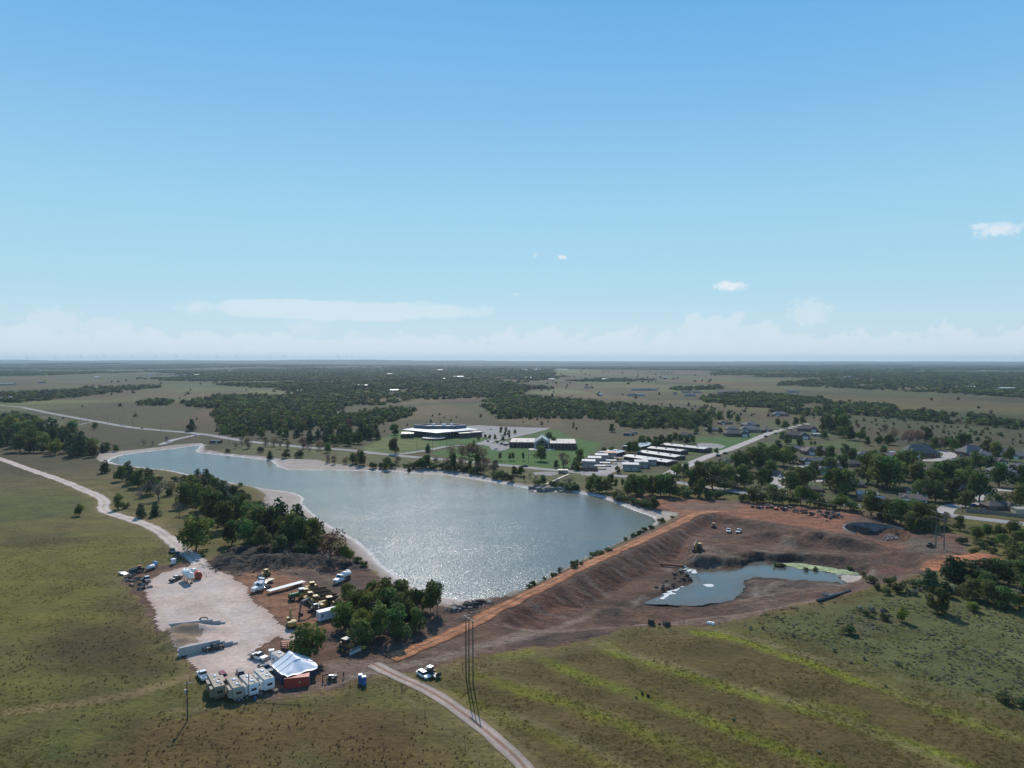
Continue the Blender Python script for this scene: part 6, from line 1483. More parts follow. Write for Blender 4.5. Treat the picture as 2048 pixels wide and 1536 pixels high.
for z in (.6, 1.2, 1.9): MB().box((0, 0, z), (2.5, 1.1, .08)).obj("shelf", RUSTP, t)
# small tractor and utility trailer by the white car
wheel_machine("tractor", "small dark tractor with a grey canopy beside the white saloon car", "tractor", G(858, 1350), 2.6, paint("dark_tractor", (.05, .045, .04), .5), SILVER, 2.0, .75, .5, .8)
t = thing("utility_trailer", "low tan utility trailer in the grass beside the small tractor", "trailer", G(870, 1354), heading((864, 1351), (876, 1357)))
MB().box((0, 0, .5), (3.0, 1.8, .1)).obj("deck", paint("tan_boards", (.48, .40, .30), .8), t)
for i in range(6): MB().box((0, -.75 + i * .3, .602), (2.9, .24, .03)).obj("board", TANP, t)
for y in (-.98, .98): wheel(t, -.3, y, .34, .2)
MB().box((1.45, 0, .6), (.06, 1.8, .9)).obj("gate", TRACK, t); MB().cyl((1.5, 0, .5), (2.7, 0, .45), .06, 6).obj("tow_bar", TRACK, t)
# portable toilets
t = thing("portable_toilet", "left of the two blue portable toilets with white roofs", "toilet", G(721, 1366), .25, "blue portable toilets")
MB().box((0, 0, .08), (1.15, 1.15, 2.05)).obj("body", BLUEP, t); MB().box((0, 0, 2.13), (1.2, 1.2, .2), top=.8).obj("roof", WHITE, t); d = MB().box((0, -.582, .2), (.8, .02, 1.8)).obj("door", BLUEP, t); MB().box((.28, -.6, 1.1), (.1, .03, .12)).obj("handle", WHITE, d); MB().box((0, 0, 0), (1.2, 1.2, .08)).obj("base", DKGREY, t)
MB().cyl((.45, .45, 2.2), (.45, .45, 2.5), .05, 6).obj("vent_pipe", WHITE, t)
again(t, G(728, 1370), .3, "right of the two blue portable toilets with white roofs")
t = thing("drum", "dark blue drum in the grass before the camping trailers", "drum", G(510, 1400)); MB().cyl((0, 0, 0), (0, 0, .9), .32, 12).obj("barrel", BLUEP, t); MB().cyl((0, 0, .9), (0, 0, .96), .33, 12).obj("lid", NAVY, t)

# a person walking
def person(p, rz, label):
    t = thing("person", label, "person", p, rz)
    J = [(0, 0, .95), (0, 0, 1.15), (0, 0, 1.42), (.02, 0, 1.52), (.04, 0, 1.60),
         (0, .10, .90), (.16, .11, .50), (.10, .11, .08), (.26, .11, .03), (0, -.10, .90), (-.10, -.11, .50), (-.30, -.11, .12), (-.16, -.11, .05),
         (0, .20, 1.38), (-.10, .25, 1.12), (.04, .24, .90), (0, -.20, 1.38), (.10, -.25, 1.12), (.28, -.23, .98)]
    E = [(0, 1), (1, 2), (2, 3), (3, 4), (0, 5), (5, 6), (6, 7), (7, 8), (0, 9), (9, 10), (10, 11), (11, 12), (2, 13), (13, 14), (14, 15), (2, 16), (16, 17), (17, 18)]
    RR = [.16, .15, .17, .07, .07, .11, .075, .05, .04, .11, .075, .05, .04, .08, .055, .04, .08, .055, .04]
    me = bpy.data.meshes.new("body"); me.from_pydata(J, E, []); me.update()
    o = bpy.data.objects.new("body", me); link(o, t)
    sk = o.modifiers.new("skin", 'SKIN'); o.modifiers.new("sub", 'SUBSURF').render_levels = 1
    for i, r in enumerate(RR): me.skin_vertices[0].data[i].radius = (r, r)
    me.skin_vertices[0].data[0].use_root = True
    me.materials.append(paint("dark_work_clothes", (.035, .038, .045), .9))
    h = MB()
    for a, b in ((.0, .07), (.05, .105), (.11, .11), (.17, .10), (.22, .05)): pass
    h.cyl((.05, 0, 1.58), (.06, 0, 1.70), .085, 10, .10).cyl((.06, 0, 1.70), (.06, 0, 1.78), .10, 10, .06).box((.155, 0, 1.655), (.03, .03, .04)); h.obj("head", paint("skin", (.38, .22, .15), .6), t, smooth=True)
    MB().cyl((.05, 0, 1.735), (.05, 0, 1.80), .112, 10, .07).box((.15, 0, 1.735), (.12, .16, .02)).obj("cap", BLACKP, t, smooth=True)
    return t
person(G(687, 1357), 2.4, "person in dark clothes walking on the dirt left of the toilets")

# outflow pipe, foam, silt fence, spillway
t = thing("outflow_pipe", "steel pipe spilling white water into the pond", "pipe", G(1366, 1136)); MB().cyl((-9, 3, .9), (0, 0, .8), .5, 12).obj("pipe", RUSTP, t); MB().cyl((0, 0, .8), (.3, -.1, .8), .58, 12).obj("flange", TRACK, t)
k = MB(); pp = [(0.2, 0, .75), (1.2, -.4, .5), (2.0, -.8, -.3), (2.4, -1.0, -1.2)]
for a, b in zip(pp, pp[1:]): k.cyl(a, b, .3, 8, .38)
k.obj("water_jet", paint("white_water", (.75, .78, .72), .4), t, smooth=True)
FOAM1 = PL([(1364,1138),(1380,1138),(1398,1143),(1392,1147),(1378,1145)], ZP); FOAM2 = PL([(1388,1162),(1370,1174),(1346,1184),(1330,1196),(1312,1203),(1325,1192),(1340,1182),(1362,1172)], ZP); FOAM3 = PL([(1402,1170),(1415,1169),(1430,1170),(1415,1173)], ZP)
foam_s = np.minimum.reduce([sdf_poly(X, Y, f_) for f_ in (FOAM1, FOAM2, FOAM3)]) + nz(2.5, 3, 45) * 5.5
sheet("foam", foam_s, 0, cf((0.72, 0.73, 0.70)), earth("foam", .8, 1.1, .4, 1.2, 3, .2, .05), ZP + 0.035)
PSAND = PL([(1648,1143),(1700,1143),(1722,1150),(1716,1164),(1692,1166),(1680,1154)], ZP)
sheet("pond_sand", np.maximum(sdf_poly(X, Y, PSAND) + nz(4, 3, 46) * 3, -(sPond - .2)), 0.02, cf((.40, .33, .28)), MATS["shore_sand"])
t = thing("silt_fence", "black silt sock running along the meadow edge of the pond bank", "silt fence", G(1635, 1204))
P0 = G(1635, 1204); pts = [G(a, b) for a, b in ((1635, 1204), (1655, 1198), (1672, 1193), (1690, 1187), (1700, 1184))]
k = MB()
for a, b in zip(pts, pts[1:]): k.cyl(a - P0 + Vector((0, 0, .5)), b - P0 + Vector((0, 0, .5)), .55, 8)
k.obj("fabric_roll", BLACKP, t)
for q in pts: MB().box(tuple(q - P0), (.12, .12, 1.5)).obj("stake", WOODP, t)
t = thing("mud_tarp", "dark sheet lying on the bank beside the silt sock", "sheet", G(1668, 1190), .2); MB().box((0, 0, .1), (9, 2.2, .25), ch=.08).obj("sheet_roll", DKGREY, t); MB().box((-3.5, 0, .3), (1.2, 2.3, .4)).obj("fold", BLACKP, t)
# spillway: a curved, sloping concrete wall
t = thing("concrete_spillway", "curved dark concrete spillway wall in the red earth", "spillway", G(1745, 1072))
c0 = Vector((float(_sx), float(_sy), 0)); t.location = c0; V, F = [], []; na = 28
wallm = paint("stained_concrete", (.20, .198, .19), .9, dirt=.8, scale=.35, noise_col=(.05, .05, .052))
for i in range(na + 1):
    a = math.pi * (1.12 - 1.06 * i / na)
    for rr, z in ((12.0, -4.2), (14.6, 0.5), (15.4, 0.5), (15.4, -4.5)):
        V.append((math.cos(a) * rr, math.sin(a) * rr * 1.15, z))
for i in range(na):
    for j in range(4): F.append((i * 4 + j, i * 4 + (j + 1) % 4, i * 4 + 4 + (j + 1) % 4, i * 4 + 4 + j))
MB().add(V, F).obj("wall", wallm, t)
k = MB()
for i in range(na):
    a, b = V[i * 4 + 1], V[i * 4 + 5]; k.cyl((a[0], a[1], .55), (b[0], b[1], .55), .28, 6)
k.obj("coping", wallm, t)
for i in range(0, na, 4):
    a, b = V[i * 4], V[i * 4 + 1]; MB().cyl((a[0], a[1], a[2]), (b[0], b[1], b[2]), .12, 5).obj("rib", wallm, t)

# hoses on the grass and yard clutter
for lab, pts in (("grey hose snaking through the grass before the single timber pole", [(335,1440),(375,1431),(430,1421),(480,1412),(520,1404),(570,1398),(620,1394)]), ("dark hose curving over the grass in front of the camping trailers", [(430,1412),(440,1400),(470,1407),(520,1407),(560,1409),(600,1410)])):
    P0 = G(*pts[0]); t = thing("ground_hose", lab, "hose", P0); sp = spline(np.array([[*G(*q)] for q in pts])[:, :2], 5); k = MB(); pr = None
    for x, y in sp:
        q = Vector((x, y, float(HS(x, y)) + .12)) - P0
        if pr is not None: k.cyl(pr, q, .04, 6)
        pr = q
    k.obj("hose_body", ROCK if "grey" in lab else BLACKP, t); MB().box((0, 0, 0), (.3, .3, .25)).obj("coupling", TRACK, t)
def pallet(label, px, py, rz, n):
    t = thing("pallet_stack", label, "pallets", G(px, py), rz)
    for i in range(n):
        for j in range(5): MB().box((0, -.48 + j * .24, i * .16 + .1), (1.2, .16, .04)).obj("plank", WOODP, t)
        MB().box((-.5, 0, i * .16), (.1, 1.1, .1)).box((.5, 0, i * .16), (.1, 1.1, .1)).obj("bearer", WOODP, t)
pallet("low stack of pallets beside the dark blue container", 551, 1384, .5, 4); pallet("stack of pallets behind the dark blue drum", 520, 1390, .2, 3)
t = thing("trailer_steps", "small wooden steps at the door of the long tan trailer", "steps", G(437, 1396), .3)
for i in range(3): MB().box((0, i * .3, 0), (.9, .3, .25 + .22 * i)).obj("step", TANP, t)
# ------------------------------------------------------------------ BUILDINGS
ROOFS = {}
def shingle(name, c): return paint(name, c, 0.9, dirt=0.4, scale=0.35, spec=0.15)
ROOF = [shingle("brown_shingles", (.120, .098, .084)), shingle("grey_shingles", (.160, .152, .148)), shingle("tan_brown_shingles", (.175, .140, .115)), shingle("slate_green_shingles", (.095, .108, .105))]
WALLS = [BRICK, paint("tan_brick", (.26, .19, .14), .9, dirt=.3, scale=.6), paint("white_siding", (.62, .62, .60), .7, dirt=.2), paint("red_brown_brick", (.19, .095, .07), .9, dirt=.3, scale=.6)]
TRIM = paint("white_trim", (.66, .65, .62), .6)
MET_ROOF = paint("white_metal_roof", (.47, .435, .38), .45, dirt=.15, scale=.3); GREYMET = paint("grey_green_metal_roof", (.42, .47, .46), .4, dirt=.2, scale=.3); ORANGE_ROOF = paint("orange_tan_roof", (.50, .27, .17), .7)
def hip(m_, L, W_, z, h, e=.5, inset=None, cx=0, cy=0, rz=0):
    i = W_ / 2 if inset is None else inset
    a, b = L / 2 + e, W_ / 2 + e
    V = [(-a, -b, z), (a, -b, z), (a, b, z), (-a, b, z), (-a + i, 0, z + h), (a - i, 0, z + h)]
    V += [(x, y, z - .18) for x, y, _ in V[:4]]
    M = Matrix.Translation((cx, cy, 0)) @ Matrix.Rotation(rz, 4, 'Z')
    return m_.add([M @ Vector(v) for v in V], [(0, 1, 5, 4), (2, 3, 4, 5), (1, 2, 5), (3, 0, 4), (6, 7, 1, 0), (7, 8, 2, 1), (8, 9, 3, 2), (9, 6, 0, 3), (9, 8, 7, 6)])
def house_proto(kind, L, W_, roofm, wallm, rise, seed):
    rg = random.Random(seed)
    t = thing("house", "x", "house", (0, 0, -500), 0, "houses of the town"); h = 2.75
    w = MB().box((0, 0, -.3), (L, W_, h + .3)); wl_ = rg.choice([-1, 1]); wx = wl_ * L * .28
    wl2 = L * .36
    w.box((wx, -W_ / 2 - 1.6, -.3), (wl2, 3.4, h + .3))
    if kind == 'gable':
        for x in (-L / 2 + .1, L / 2 - .1): w.prismx([(-W_ / 2, h), (W_ / 2, h), (0, h + rise - .1)], x - .1, x + .1)
    w.obj("wall", wallm, t)
    r = MB()
    hip(r, L, W_, h, rise, .55, 0.0 if kind == 'gable' else W_ * .48)
    hip(r, 5.4 + W_ * .35, wl2, h + .02, wl2 * .38 if kind != 'steep' else wl2 * .7, .5, wl2 * .45, wx, -W_ * .20 - 1.0, math.pi / 2)
    ro = r.obj("roof", roofm, t)
    MB().box((-wx * .6, W_ * .12, h + rise * .3), (.9, .8, rise * .7 + .9)).obj("chimney", wallm, ro)
    MB().box((wx * .3, W_ * .18, h + rise * .62), (.35, .35, .45)).obj("roof_vent", TRIM, ro)
    MB().box((wx, -W_ / 2 - 3.32, 0), (wl2 * .62, .04, 2.2)).obj("garage_door", TRIM, t)
    for i, x in enumerate((-L * .42, -L * .24, L * .05, L * .4)):
        if abs(x - wx) < wl2 / 2 + .5: continue
        f = MB().box((x, -W_ / 2 - .015, .9), (1.5, .05, 1.3)).obj("window", TRIM, t); MB().box((x, -W_ / 2 - .045, 1.0), (1.3, .03, 1.1)).obj("pane", GLASS, f)
    for x in (-L * .3, L * .3): 
        f = MB().box((x, W_ / 2 + .015, .9), (1.8, .05, 1.3)).obj("window", TRIM, t); MB().box((x, W_ / 2 + .045, 1.0), (1.6, .03, 1.1)).obj("pane", GLASS, f)
    d = MB().box((-wx * .25, -W_ / 2 - .02, 0), (1.0, .06, 2.1)).obj("door", DKGREY, t)
    return t
HP = []
for i, (k, L, W_, r_, w_, rise) in enumerate([('hip', 19, 10, 0, 0, 2.7), ('hip', 18, 11, 1, 1, 2.9), ('hip', 20, 10, 2, 3, 2.6), ('gable', 20, 9, 1, 0, 2.6), ('gable', 18, 9, 2, 1, 2.7), ('gable', 19, 9, 0, 3, 2.6), ('hip', 21, 13, 3, 3, 5.2), ('hip', 17, 12, 1, 0, 5.0), ('gable', 17, 10, 2, 2, 2.8)]):
    HP.append((k, r_, L, house_proto(k, L, W_, ROOF[r_], WALLS[w_], rise, i)))
_used = set()
def house(px, py, w, i, rz, label):
    k, r_, L, src = HP[i]
    p = G(px, py); s = max(0.6, min(1.3, w * 1.03 / PPM(p) / (L + 1.1))); p.z -= .05
    if i not in _used:
        _used.add(i); src.location = p; src.rotation_euler = (0, 0, rz); src["label"] = label; src.scale = (s,) * 3
    else: again(src, p, rz, label, None, s)
H_ = [
 (1424,862,26,1,.1,"grey hip roofed house at the top left of the concrete street"), (1464,860,24,1,-.1,"second grey house from the left in the upper row by the green park"), (1500,864,42,1,-.2,"long grey house nearest the street above the green park"), (1472,872,46,0,-.05,"long brown roofed house along the top of the green park"),
 (1450,848,28,2,.1,"tan roofed house behind the upper row of grey houses"), (1500,853,32,1,.2,"grey roofed house tucked behind the upper row"), (1530,863,30,2,.6,"tan roofed house at the street's first side lane"), (1614,862,40,0,-.3,"dark brown hip house at the top right of the street"), (1592,876,54,0,-.15,"wide dark brown house right of the concrete street"),
 (1586,900,34,1,0,"grey pyramid roofed house with a chimney below the brown field"), (1632,908,58,2,-.05,"very long tan brown house at the foot of the brown field"), (1622,926,44,3,-.08,"grey gabled house above the small white court"), (1664,928,26,4,-.1,"left half of the brown twin gabled pair"), (1687,930,34,4,-.1,"right half of the brown twin gabled pair"), (1700,912,32,1,-.2,"grey hip house behind the brown twin gabled pair"),
 (1655,946,54,3,-.1,"long grey gabled house in front of the small white court"), (1716,932,44,5,-.1,"brown gabled house beside the pale driveway"), (1550,920,26,1,.2,"grey roof mostly hidden by yellow green trees"), (1436,938,30,8,.6,"white sided house with tan roof left of the street corner"), (1452,924,26,3,.6,"grey gabled house at the street corner by the lot"), (1545,950,36,2,-.3,"tan brown house at the head of the short cul de sac"), (1494,956,40,2,0,"brown house behind the big trees left of the cul de sac"),
 (1592,952,44,2,-.3,"brown house right of the cul de sac head"), (1624,982,42,2,-.3,"brown house behind the hedge right of the cul de sac"), (1702,972,46,3,-.3,"grey gabled house at the centre of the lower row"), (1826,1003,50,8,-.5,"white gabled house in front of the clump by the spillway"), (1828,984,32,2,-.4,"brown house behind the white gabled house"),
 (1768,920,50,1,-.3,"grey hip house with a brick chimney by the big trees"), (1729,912,30,1,-.2,"small grey hip house at the foot of the brown slope"), (1837,912,66,6,-.1,"large steep roofed brick house at the end of the lane"), (1858,946,52,2,.2,"brown hip house left of the far lane's bend"), (1893,942,44,1,.3,"grey hip house in the middle of the right hand cluster"), (1917,932,52,1,-.3,"grey hip house right of the lane's bend"), (1943,930,46,1,.2,"grey house behind the round topped bright tree"),
 (1942,910,46,7,.1,"steep grey gabled house at the end of the far lane"), (1965,915,40,1,0,"grey hip house right of the steep gabled one"), (1985,926,44,0,-.2,"brown hip house right of the far lane"), (2005,908,42,1,-.1,"grey hip house at the upper right edge of the town"), (2034,916,40,1,-.2,"rightmost grey house of the town's upper edge"), (2012,950,62,1,-.1,"broad grey pyramid roofed house among trees at right"), (2034,938,42,1,.3,"grey house behind the broad pyramid roofed one"),
 (1968,960,38,1,0,"small grey house in front of the broad pyramid roofed one"), (1914,978,32,3,.2,"bluish roof almost hidden among dark trees"), (1996,1017,58,0,0,"dark brown house beside the blue car near the highway"), (1371,874,32,0,-.2,"brown hip house behind the storage units and the tree row"), (1232,824,30,0,.3,"brown two storey house among the far trees"), (1262,818,22,2,-.2,"tan roofed house right of the brown two storey one"), (1340,836,20,0,.1,"small brown house behind the far tree belt"), (1420,832,26,0,0,"low brown house beyond the upper row of the town"),
 (1560,832,30,1,-.1,"grey house standing apart beyond the end of the street"), (16,836,18,2,.3,"tan roofed house at the far left village"), (30,838,18,1,-.2,"grey roofed house at the far left village"), (54,838,24,3,0,"long grey gabled house at the far left village"), (14,829,12,8,.4,"white house behind the far left village's trees"), (0,842,14,2,.1,"brown house cut by the left edge of the picture")]
for h_ in H_: house(*h_)
_seen = {}
for px, py, k, o in TOWN:                     # each garden tree is named after the house it stands by
    q = min(H_, key=lambda h: abs(h[0] - px) + abs(h[1] - 4 - py) * 2.5)
    rel = ("left of" if px < q[0] else "right of") if abs(px - q[0]) > abs(q[1] - py) * 1.6 else ("before" if py > q[1] else "behind")
    _seen.setdefault((WORD[k], rel, q[5]), []).append((px, py, o))
for (w, rel, hl_), S in _seen.items():
    S.sort(key=lambda s_: s_[0])
    short = " ".join(hl_.split()[:11])
    for i, (px, py, o) in enumerate(S):
        pre = "" if len(S) == 1 else ["left ", "right "][i] if len(S) == 2 else ["leftmost ", "second ", "third ", "fourth ", "fifth ", "sixth ", "seventh ", "eighth ", "ninth ", "tenth ", "eleventh ", "twelfth ", "thirteenth ", "fourteenth "][min(i, 13)]
        o["label"] = " ".join((pre + w + " " + rel + " the " + hl_).split()[:16])

# --- long low building with the pale metal roof
def poly_roof(m_, P, z, th): 
    n = len(P); return m_.add([(x, y, z) for x, y in P] + [(x, y, z + th) for x, y in P], [tuple(range(n))[::-1], tuple(range(n, 2 * n))] + [(i, (i + 1) % n, n + (i + 1) % n, n + i) for i in range(n)])
bc = G(870, 874)
t = thing("college_building", "long low brick building with a pale pointed metal roof and dark upper storey", "building", bc)
BR2 = paint("dark_red_brick", (.105, .062, .055), .9, dirt=.3, scale=.6); CURT = paint("blue_curtain_wall", (.035, .05, .07), .12, dirt=.1, spec=.8); SLATE = paint("slate_cladding", (.12, .14, .165), .5, dirt=.3, scale=.3)
hexp = [(-28, 15), (4, -14), (36, 15), (4, 40)]
MB().add([(x, y, 0) for x, y in hexp] + [(x, y, 6.6) for x, y in hexp], [(i, (i + 1) % 4, 4 + (i + 1) % 4, 4 + i) for i in range(4)] + [tuple(range(4, 8))]).obj("hall", CURT, t)
for i in range(2):
    a, b = hexp[i], hexp[i + 1]
    for z in (2.2, 4.4): MB().cyl((a[0], a[1] - .15, z), (b[0], b[1] - .15, z), .16, 4).obj("transom", SILVER, t)
    for s_ in (.1, .2, .3, .4, .5, .6, .7, .8, .9):
        x, y = a[0] + (b[0] - a[0]) * s_, a[1] + (b[1] - a[1]) * s_ - .1; MB().box((x, y, 0), (.25, .25, 6.6)).obj("mullion", SILVER, t)
rp = [(-38, 15), (4, -22), (47, 15), (4, 46)]; n = 4
inner = [(-29, 14), (4, -10), (38, 14), (4, 38)]
r = MB()
r.add([(x, y, 6.7) for x, y in rp] + [(x, y, 8.3) for x, y in inner] + [(x, y, 6.3) for x, y in rp], [(i, (i + 1) % n, n + (i + 1) % n, n + i) for i in range(n)] + [(2 * n + i, 2 * n + (i + 1) % n, (i + 1) % n, i) for i in range(n)] + [tuple(range(2 * n, 3 * n))[::-1], tuple(range(n, 2 * n))])
r.obj("metal_roof", paint("pale_standing_seam", (.44, .46, .47), .5, dirt=.3, scale=.2), t)
u = MB(); ip = [(-25, 15), (-9, 4), (20, 4), (33, 15), (16, 30), (-9, 30)]; n = 6
u.add([(x, y, 7.9) for x, y in ip] + [(x, y, 11.8) for x, y in ip] + [(x * .94, y * .94 + 1, 11.8) for x, y in ip] + [(x * .94, y * .94 + 1, 10.4) for x, y in ip], [(i, (i + 1) % n, n + (i + 1) % n, n + i) for i in range(n)] + [(n + i, n + (i + 1) % n, 2 * n + (i + 1) % n, 2 * n + i) for i in range(n)] + [(2 * n + i, 2 * n + (i + 1) % n, 3 * n + (i + 1) % n, 3 * n + i) for i in range(n)] + [tuple(range(3 * n, 4 * n))])
u.obj("upper_storey", SLATE, t)
for x, y, s_ in ((-4, 22, 3.5), (8, 18, 4.5), (16, 24, 3)): MB().box((x, y, 10.8), (s_, s_ * .7, 1.7)).obj("plant_unit", WHITE, t)
wg = MB().box((-29, -3, 0), (13, 20, 4.6), .12).obj("wing", BR2, t); MB().box((-29, -3, 4.6), (13.6, 20.6, .35), .12).obj("wing_roof", TANP, wg)
for x in (-33, -27): MB().box((x, -13.35 + (x + 29) * .12, 1.0), (4.2, .1, 2.4), .12).obj("pane", GLASS, wg)
wg = MB().box((29, 2, 0), (13, 22, 4.8), .42).obj("wing", BR2, t); MB().box((29, 2, 4.8), (13.6, 22.6, .35), .42).obj("wing_roof", TANP, wg)
wg = MB().box((40, 12, 0), (12, 22, 4.8), .5).obj("wing", BR2, t); MB().box((40, 12, 4.8), (12.6, 22.6, .35), .5).obj("wing_roof", TANP, wg)
MB().cyl((1, -19, -.4), (1, -19, 1.5), 13, 24).obj("terrace_wall", BR2, t); MB().cyl((1, -19, 1.5), (1, -19, 1.62), 12.5, 24).obj("terrace_floor", paint("terrace_paving", (.5, .44, .38), .8), t)
# --- flat roofed building with glazed gable
p = G(1084, 896)
t = thing("library_building", "flat white roofed brick building with a glazed gabled entrance", "building", p, -.06)
PINKB = paint("plum_brick", (.125, .070, .070), .9, dirt=.3, scale=.6); LIMEST = paint("limestone", (.40, .34, .29), .8, dirt=.2, scale=.5)
MB().prismx([(0, -.3), (38, -.3), (38, 5.0), (0, 5.0)], -31, -7).prismx([(-9, -.3), (32, -.3), (32, 5.2), (-9, 5.2)], 7, 32).obj("wall", PINKB, t)
o = MB().box((-19, 19, 4.98), (23.2, 37.2, .1)).box((19.5, 11.5, 5.18), (24.2, 40.2, .1)).obj("flat_roof", paint("pink_white_membrane", (.50, .425, .37), .7, dirt=.3, scale=.15), t)
MB().box((-19, 0, 4.9), (24.4, .6, .55)).box((-31, 19, 4.9), (.6, 38, .55)).box((19.5, -9, 5.1), (25.4, .6, .55)).box((32, 11.5, 5.1), (.6, 41, .55)).obj("parapet", PINKB, t)
for i in range(7): MB().box((-28.5 + i * 3.3, -.06, .9), (2.1, .1, 2.7)).obj("window", GLASS, t)
for i in range(7): MB().box((9.5 + i * 3.3, -9.06, .9), (2.1, .1, 2.7)).obj("window", GLASS, t)
for i in range(8): MB().box((32.06, -6 + i * 4.6, .9), (.1, 2.6, 2.7)).obj("window", GLASS, t)
g = MB().prism([(-7.5, -.3), (7.5, -.3), (7.5, 5.2), (0, 10.2), (-7.5, 5.2)], -5, 22).obj("gable_hall", LIMEST, t)
MB().add([(-8.2, -5.6, 4.9), (0, -5.6, 10.6), (0, 24, 10.6), (-8.2, 24, 4.9), (8.2, -5.6, 4.9), (8.2, 24, 4.9), (-8.2, -5.6, 4.6), (0, -5.6, 10.2), (0, 24, 10.2), (-8.2, 24, 4.6), (8.2, -5.6, 4.6), (8.2, 24, 4.6)], [(0, 1, 2, 3), (1, 4, 5, 2), (6, 9, 8, 7), (7, 8, 11, 10), (0, 6, 7, 1), (1, 7, 10, 4), (3, 2, 8, 9), (2, 5, 11, 8), (0, 3, 9, 6), (4, 10, 11, 5)]).obj("gable_roof", SLATE, g)
MB().add([(.6, 1, 10.28), (4.8, 1, 7.36), (4.8, 12, 7.36), (.6, 12, 10.28)], [(0, 1, 2, 3)]).obj("skylight", paint("pale_skylight", (.62, .76, .74), .2, spec=.7), g)
MB().prism([(-5.6, .2), (5.6, .2), (5.6, 4.6), (0, 8.2), (-5.6, 4.6)], -5.08, -5.0).obj("glazing", GLASS, g)
for z in (2.2, 4.2): MB().box((0, -5.14, z), (11.2, .1, .35)).obj("transom", LIMEST, g)
for x in (-5.7, 2.2, 5.7): MB().box((x, -5.14, 0), (.45, .1, 5.6)).obj("mullion", LIMEST, g)
MB().box((0, -11, -.2), (24, 10, .5)).obj("entrance_terrace", paint("pale_paving", (.55, .48, .42), .8), t)
for x, y in ((-25, 14), (-20, 9), (-14, 16), (14, 4), (20, 10), (25, 2), (17, 18)): MB().box((x, y, 5.1), (1.1, 1.1, .8)).obj("roof_vent", TRIM, t)

# --- apartment rows and storage boxes
def row_block(label, a, b, depth, wallm, roofm, h=2.9, rise=1.0, group="long white roofed rows of the complex", doors=8):
    A, B_ = G(*a), G(*b); d = B_ - A; L = math.hypot(d.x, d.y); rz = math.atan2(d.y, d.x)
    t = thing("row_building", label, "building", A, rz, group)
    MB().box((L / 2, depth / 2, -.3), (L, depth, h + .3)).obj("wall", wallm, t)
    MB().prismx([(-.8, h), (depth + .8, h), (depth / 2, h + rise)], -.5, L + .5).obj("roof", roofm, t)
    for i in range(3): MB().box((L * (.2 + .3 * i), depth * .3, h + rise * .5), (1.2, 1.0, .9)).obj("roof_unit", SILVER, t)
    for i in range(doors):
        x = (i + .5) * L / doors
        MB().box((x - .9, -.03, 0), (1.0, .06, 2.1)).obj("door", DKGREY, t); MB().box((x + .8, -.03, .9), (1.4, .06, 1.2)).obj("window", GLASS, t)
    return t
PLUM = paint("plum_brick_row", (.085, .052, .055), .9, dirt=.3)
row_block("nearest of the long white roofed rows, beside the paved yard", (1247, 919), (1334, 932), 13, PLUM, MET_ROOF)
row_block("second nearest of the long white roofed rows", (1274, 910), (1350, 921), 13, PLUM, MET_ROOF)
row_block("third of the long white roofed rows, half hidden by trees at its right", (1295, 902), (1360, 910), 13, PLUM, MET_ROOF)
row_block("farthest of the long white roofed rows by the tree line", (1322, 895), (1408, 906), 13, PLUM, MET_ROOF)
row_block("grey green roofed block at the left end of the white rows", (1229, 914), (1250, 909), 16, PLUM, GREYMET, doors=3, group="grey green roofed blocks of the complex")
row_block("grey green roofed block by the dark bushy tree behind the rows", (1277, 901), (1309, 893), 16, PLUM, GREYMET, doors=4, group="grey green roofed blocks of the complex")
GREYSTUC = paint("grey_stucco", (.32, .275, .25), .9, dirt=.3); ROOFW = paint("bright_flat_roof", (.50, .475, .45), .6, dirt=.25, scale=.3)
def storage(label, px, py, w, h, roofm, L=11, rz=-.12, group="flat roofed storage boxes"):
    p = G(px, py); W_ = w / PPM(p)
    t = thing("storage_unit", label, "storage unit", p, rz, group)
    MB().box((0, L / 2, -.3), (W_, L, h + .3)).obj("wall", GREYSTUC, t)
    MB().box((0, L / 2, h), (W_ + .5, L + .5, .3)).obj("roof", roofm, t)
    for i in (-.25, .25): MB().box((W_ * i, -.03, 0), (W_ * .36, .06, 2.4)).obj("roller_door", SILVER, t)
    return t
storage("nearest storage box of the left row, next to the highway", 1177, 936, 26, 5, ROOFW)
storage("second storage box of the left row counted from the highway", 1189, 929, 26, 5, ROOFW)
storage("third storage box of the left row, before the orange roofed one", 1203, 923, 25, 5, ROOFW)
storage("orange roofed storage box at the far end of the left row", 1221, 917, 24, 4.6, ORANGE_ROOF)
storage("nearest storage box right of the paved yard", 1262, 942, 32, 4.6, ROOFW)
storage("middle storage box right of the paved yard", 1283, 936, 26, 4.6, ROOFW)
storage("farthest storage box right of the paved yard", 1299, 931, 28, 4.4, ROOFW)
def carport(label, px, py, w, roofm):
    p = G(px, py); W_ = w / PPM(p); t = thing("carport", label, "carport", p, -.12, "carports in the paved yard")
    MB().box((0, 3, 2.6), (W_, 6, .22)).obj("roof", roofm, t)
    for x in (-W_ / 2 + .3, W_ / 2 - .3):
        for y in (.3, 5.7): MB().box((x, y, -.1), (.28, .28, 2.7)).obj("post", TRIM, t)
carport("nearest white carport in the paved yard", 1200, 939, 22, ROOFW); carport("second white carport in the paved yard", 1210, 933, 21, ROOFW); carport("third white carport in the paved yard", 1223, 928, 20, ROOFW); carport("brown roofed carport at the far end of the paved yard", 1238, 923, 20, paint("brown_carport", (.22, .12, .09), .7))
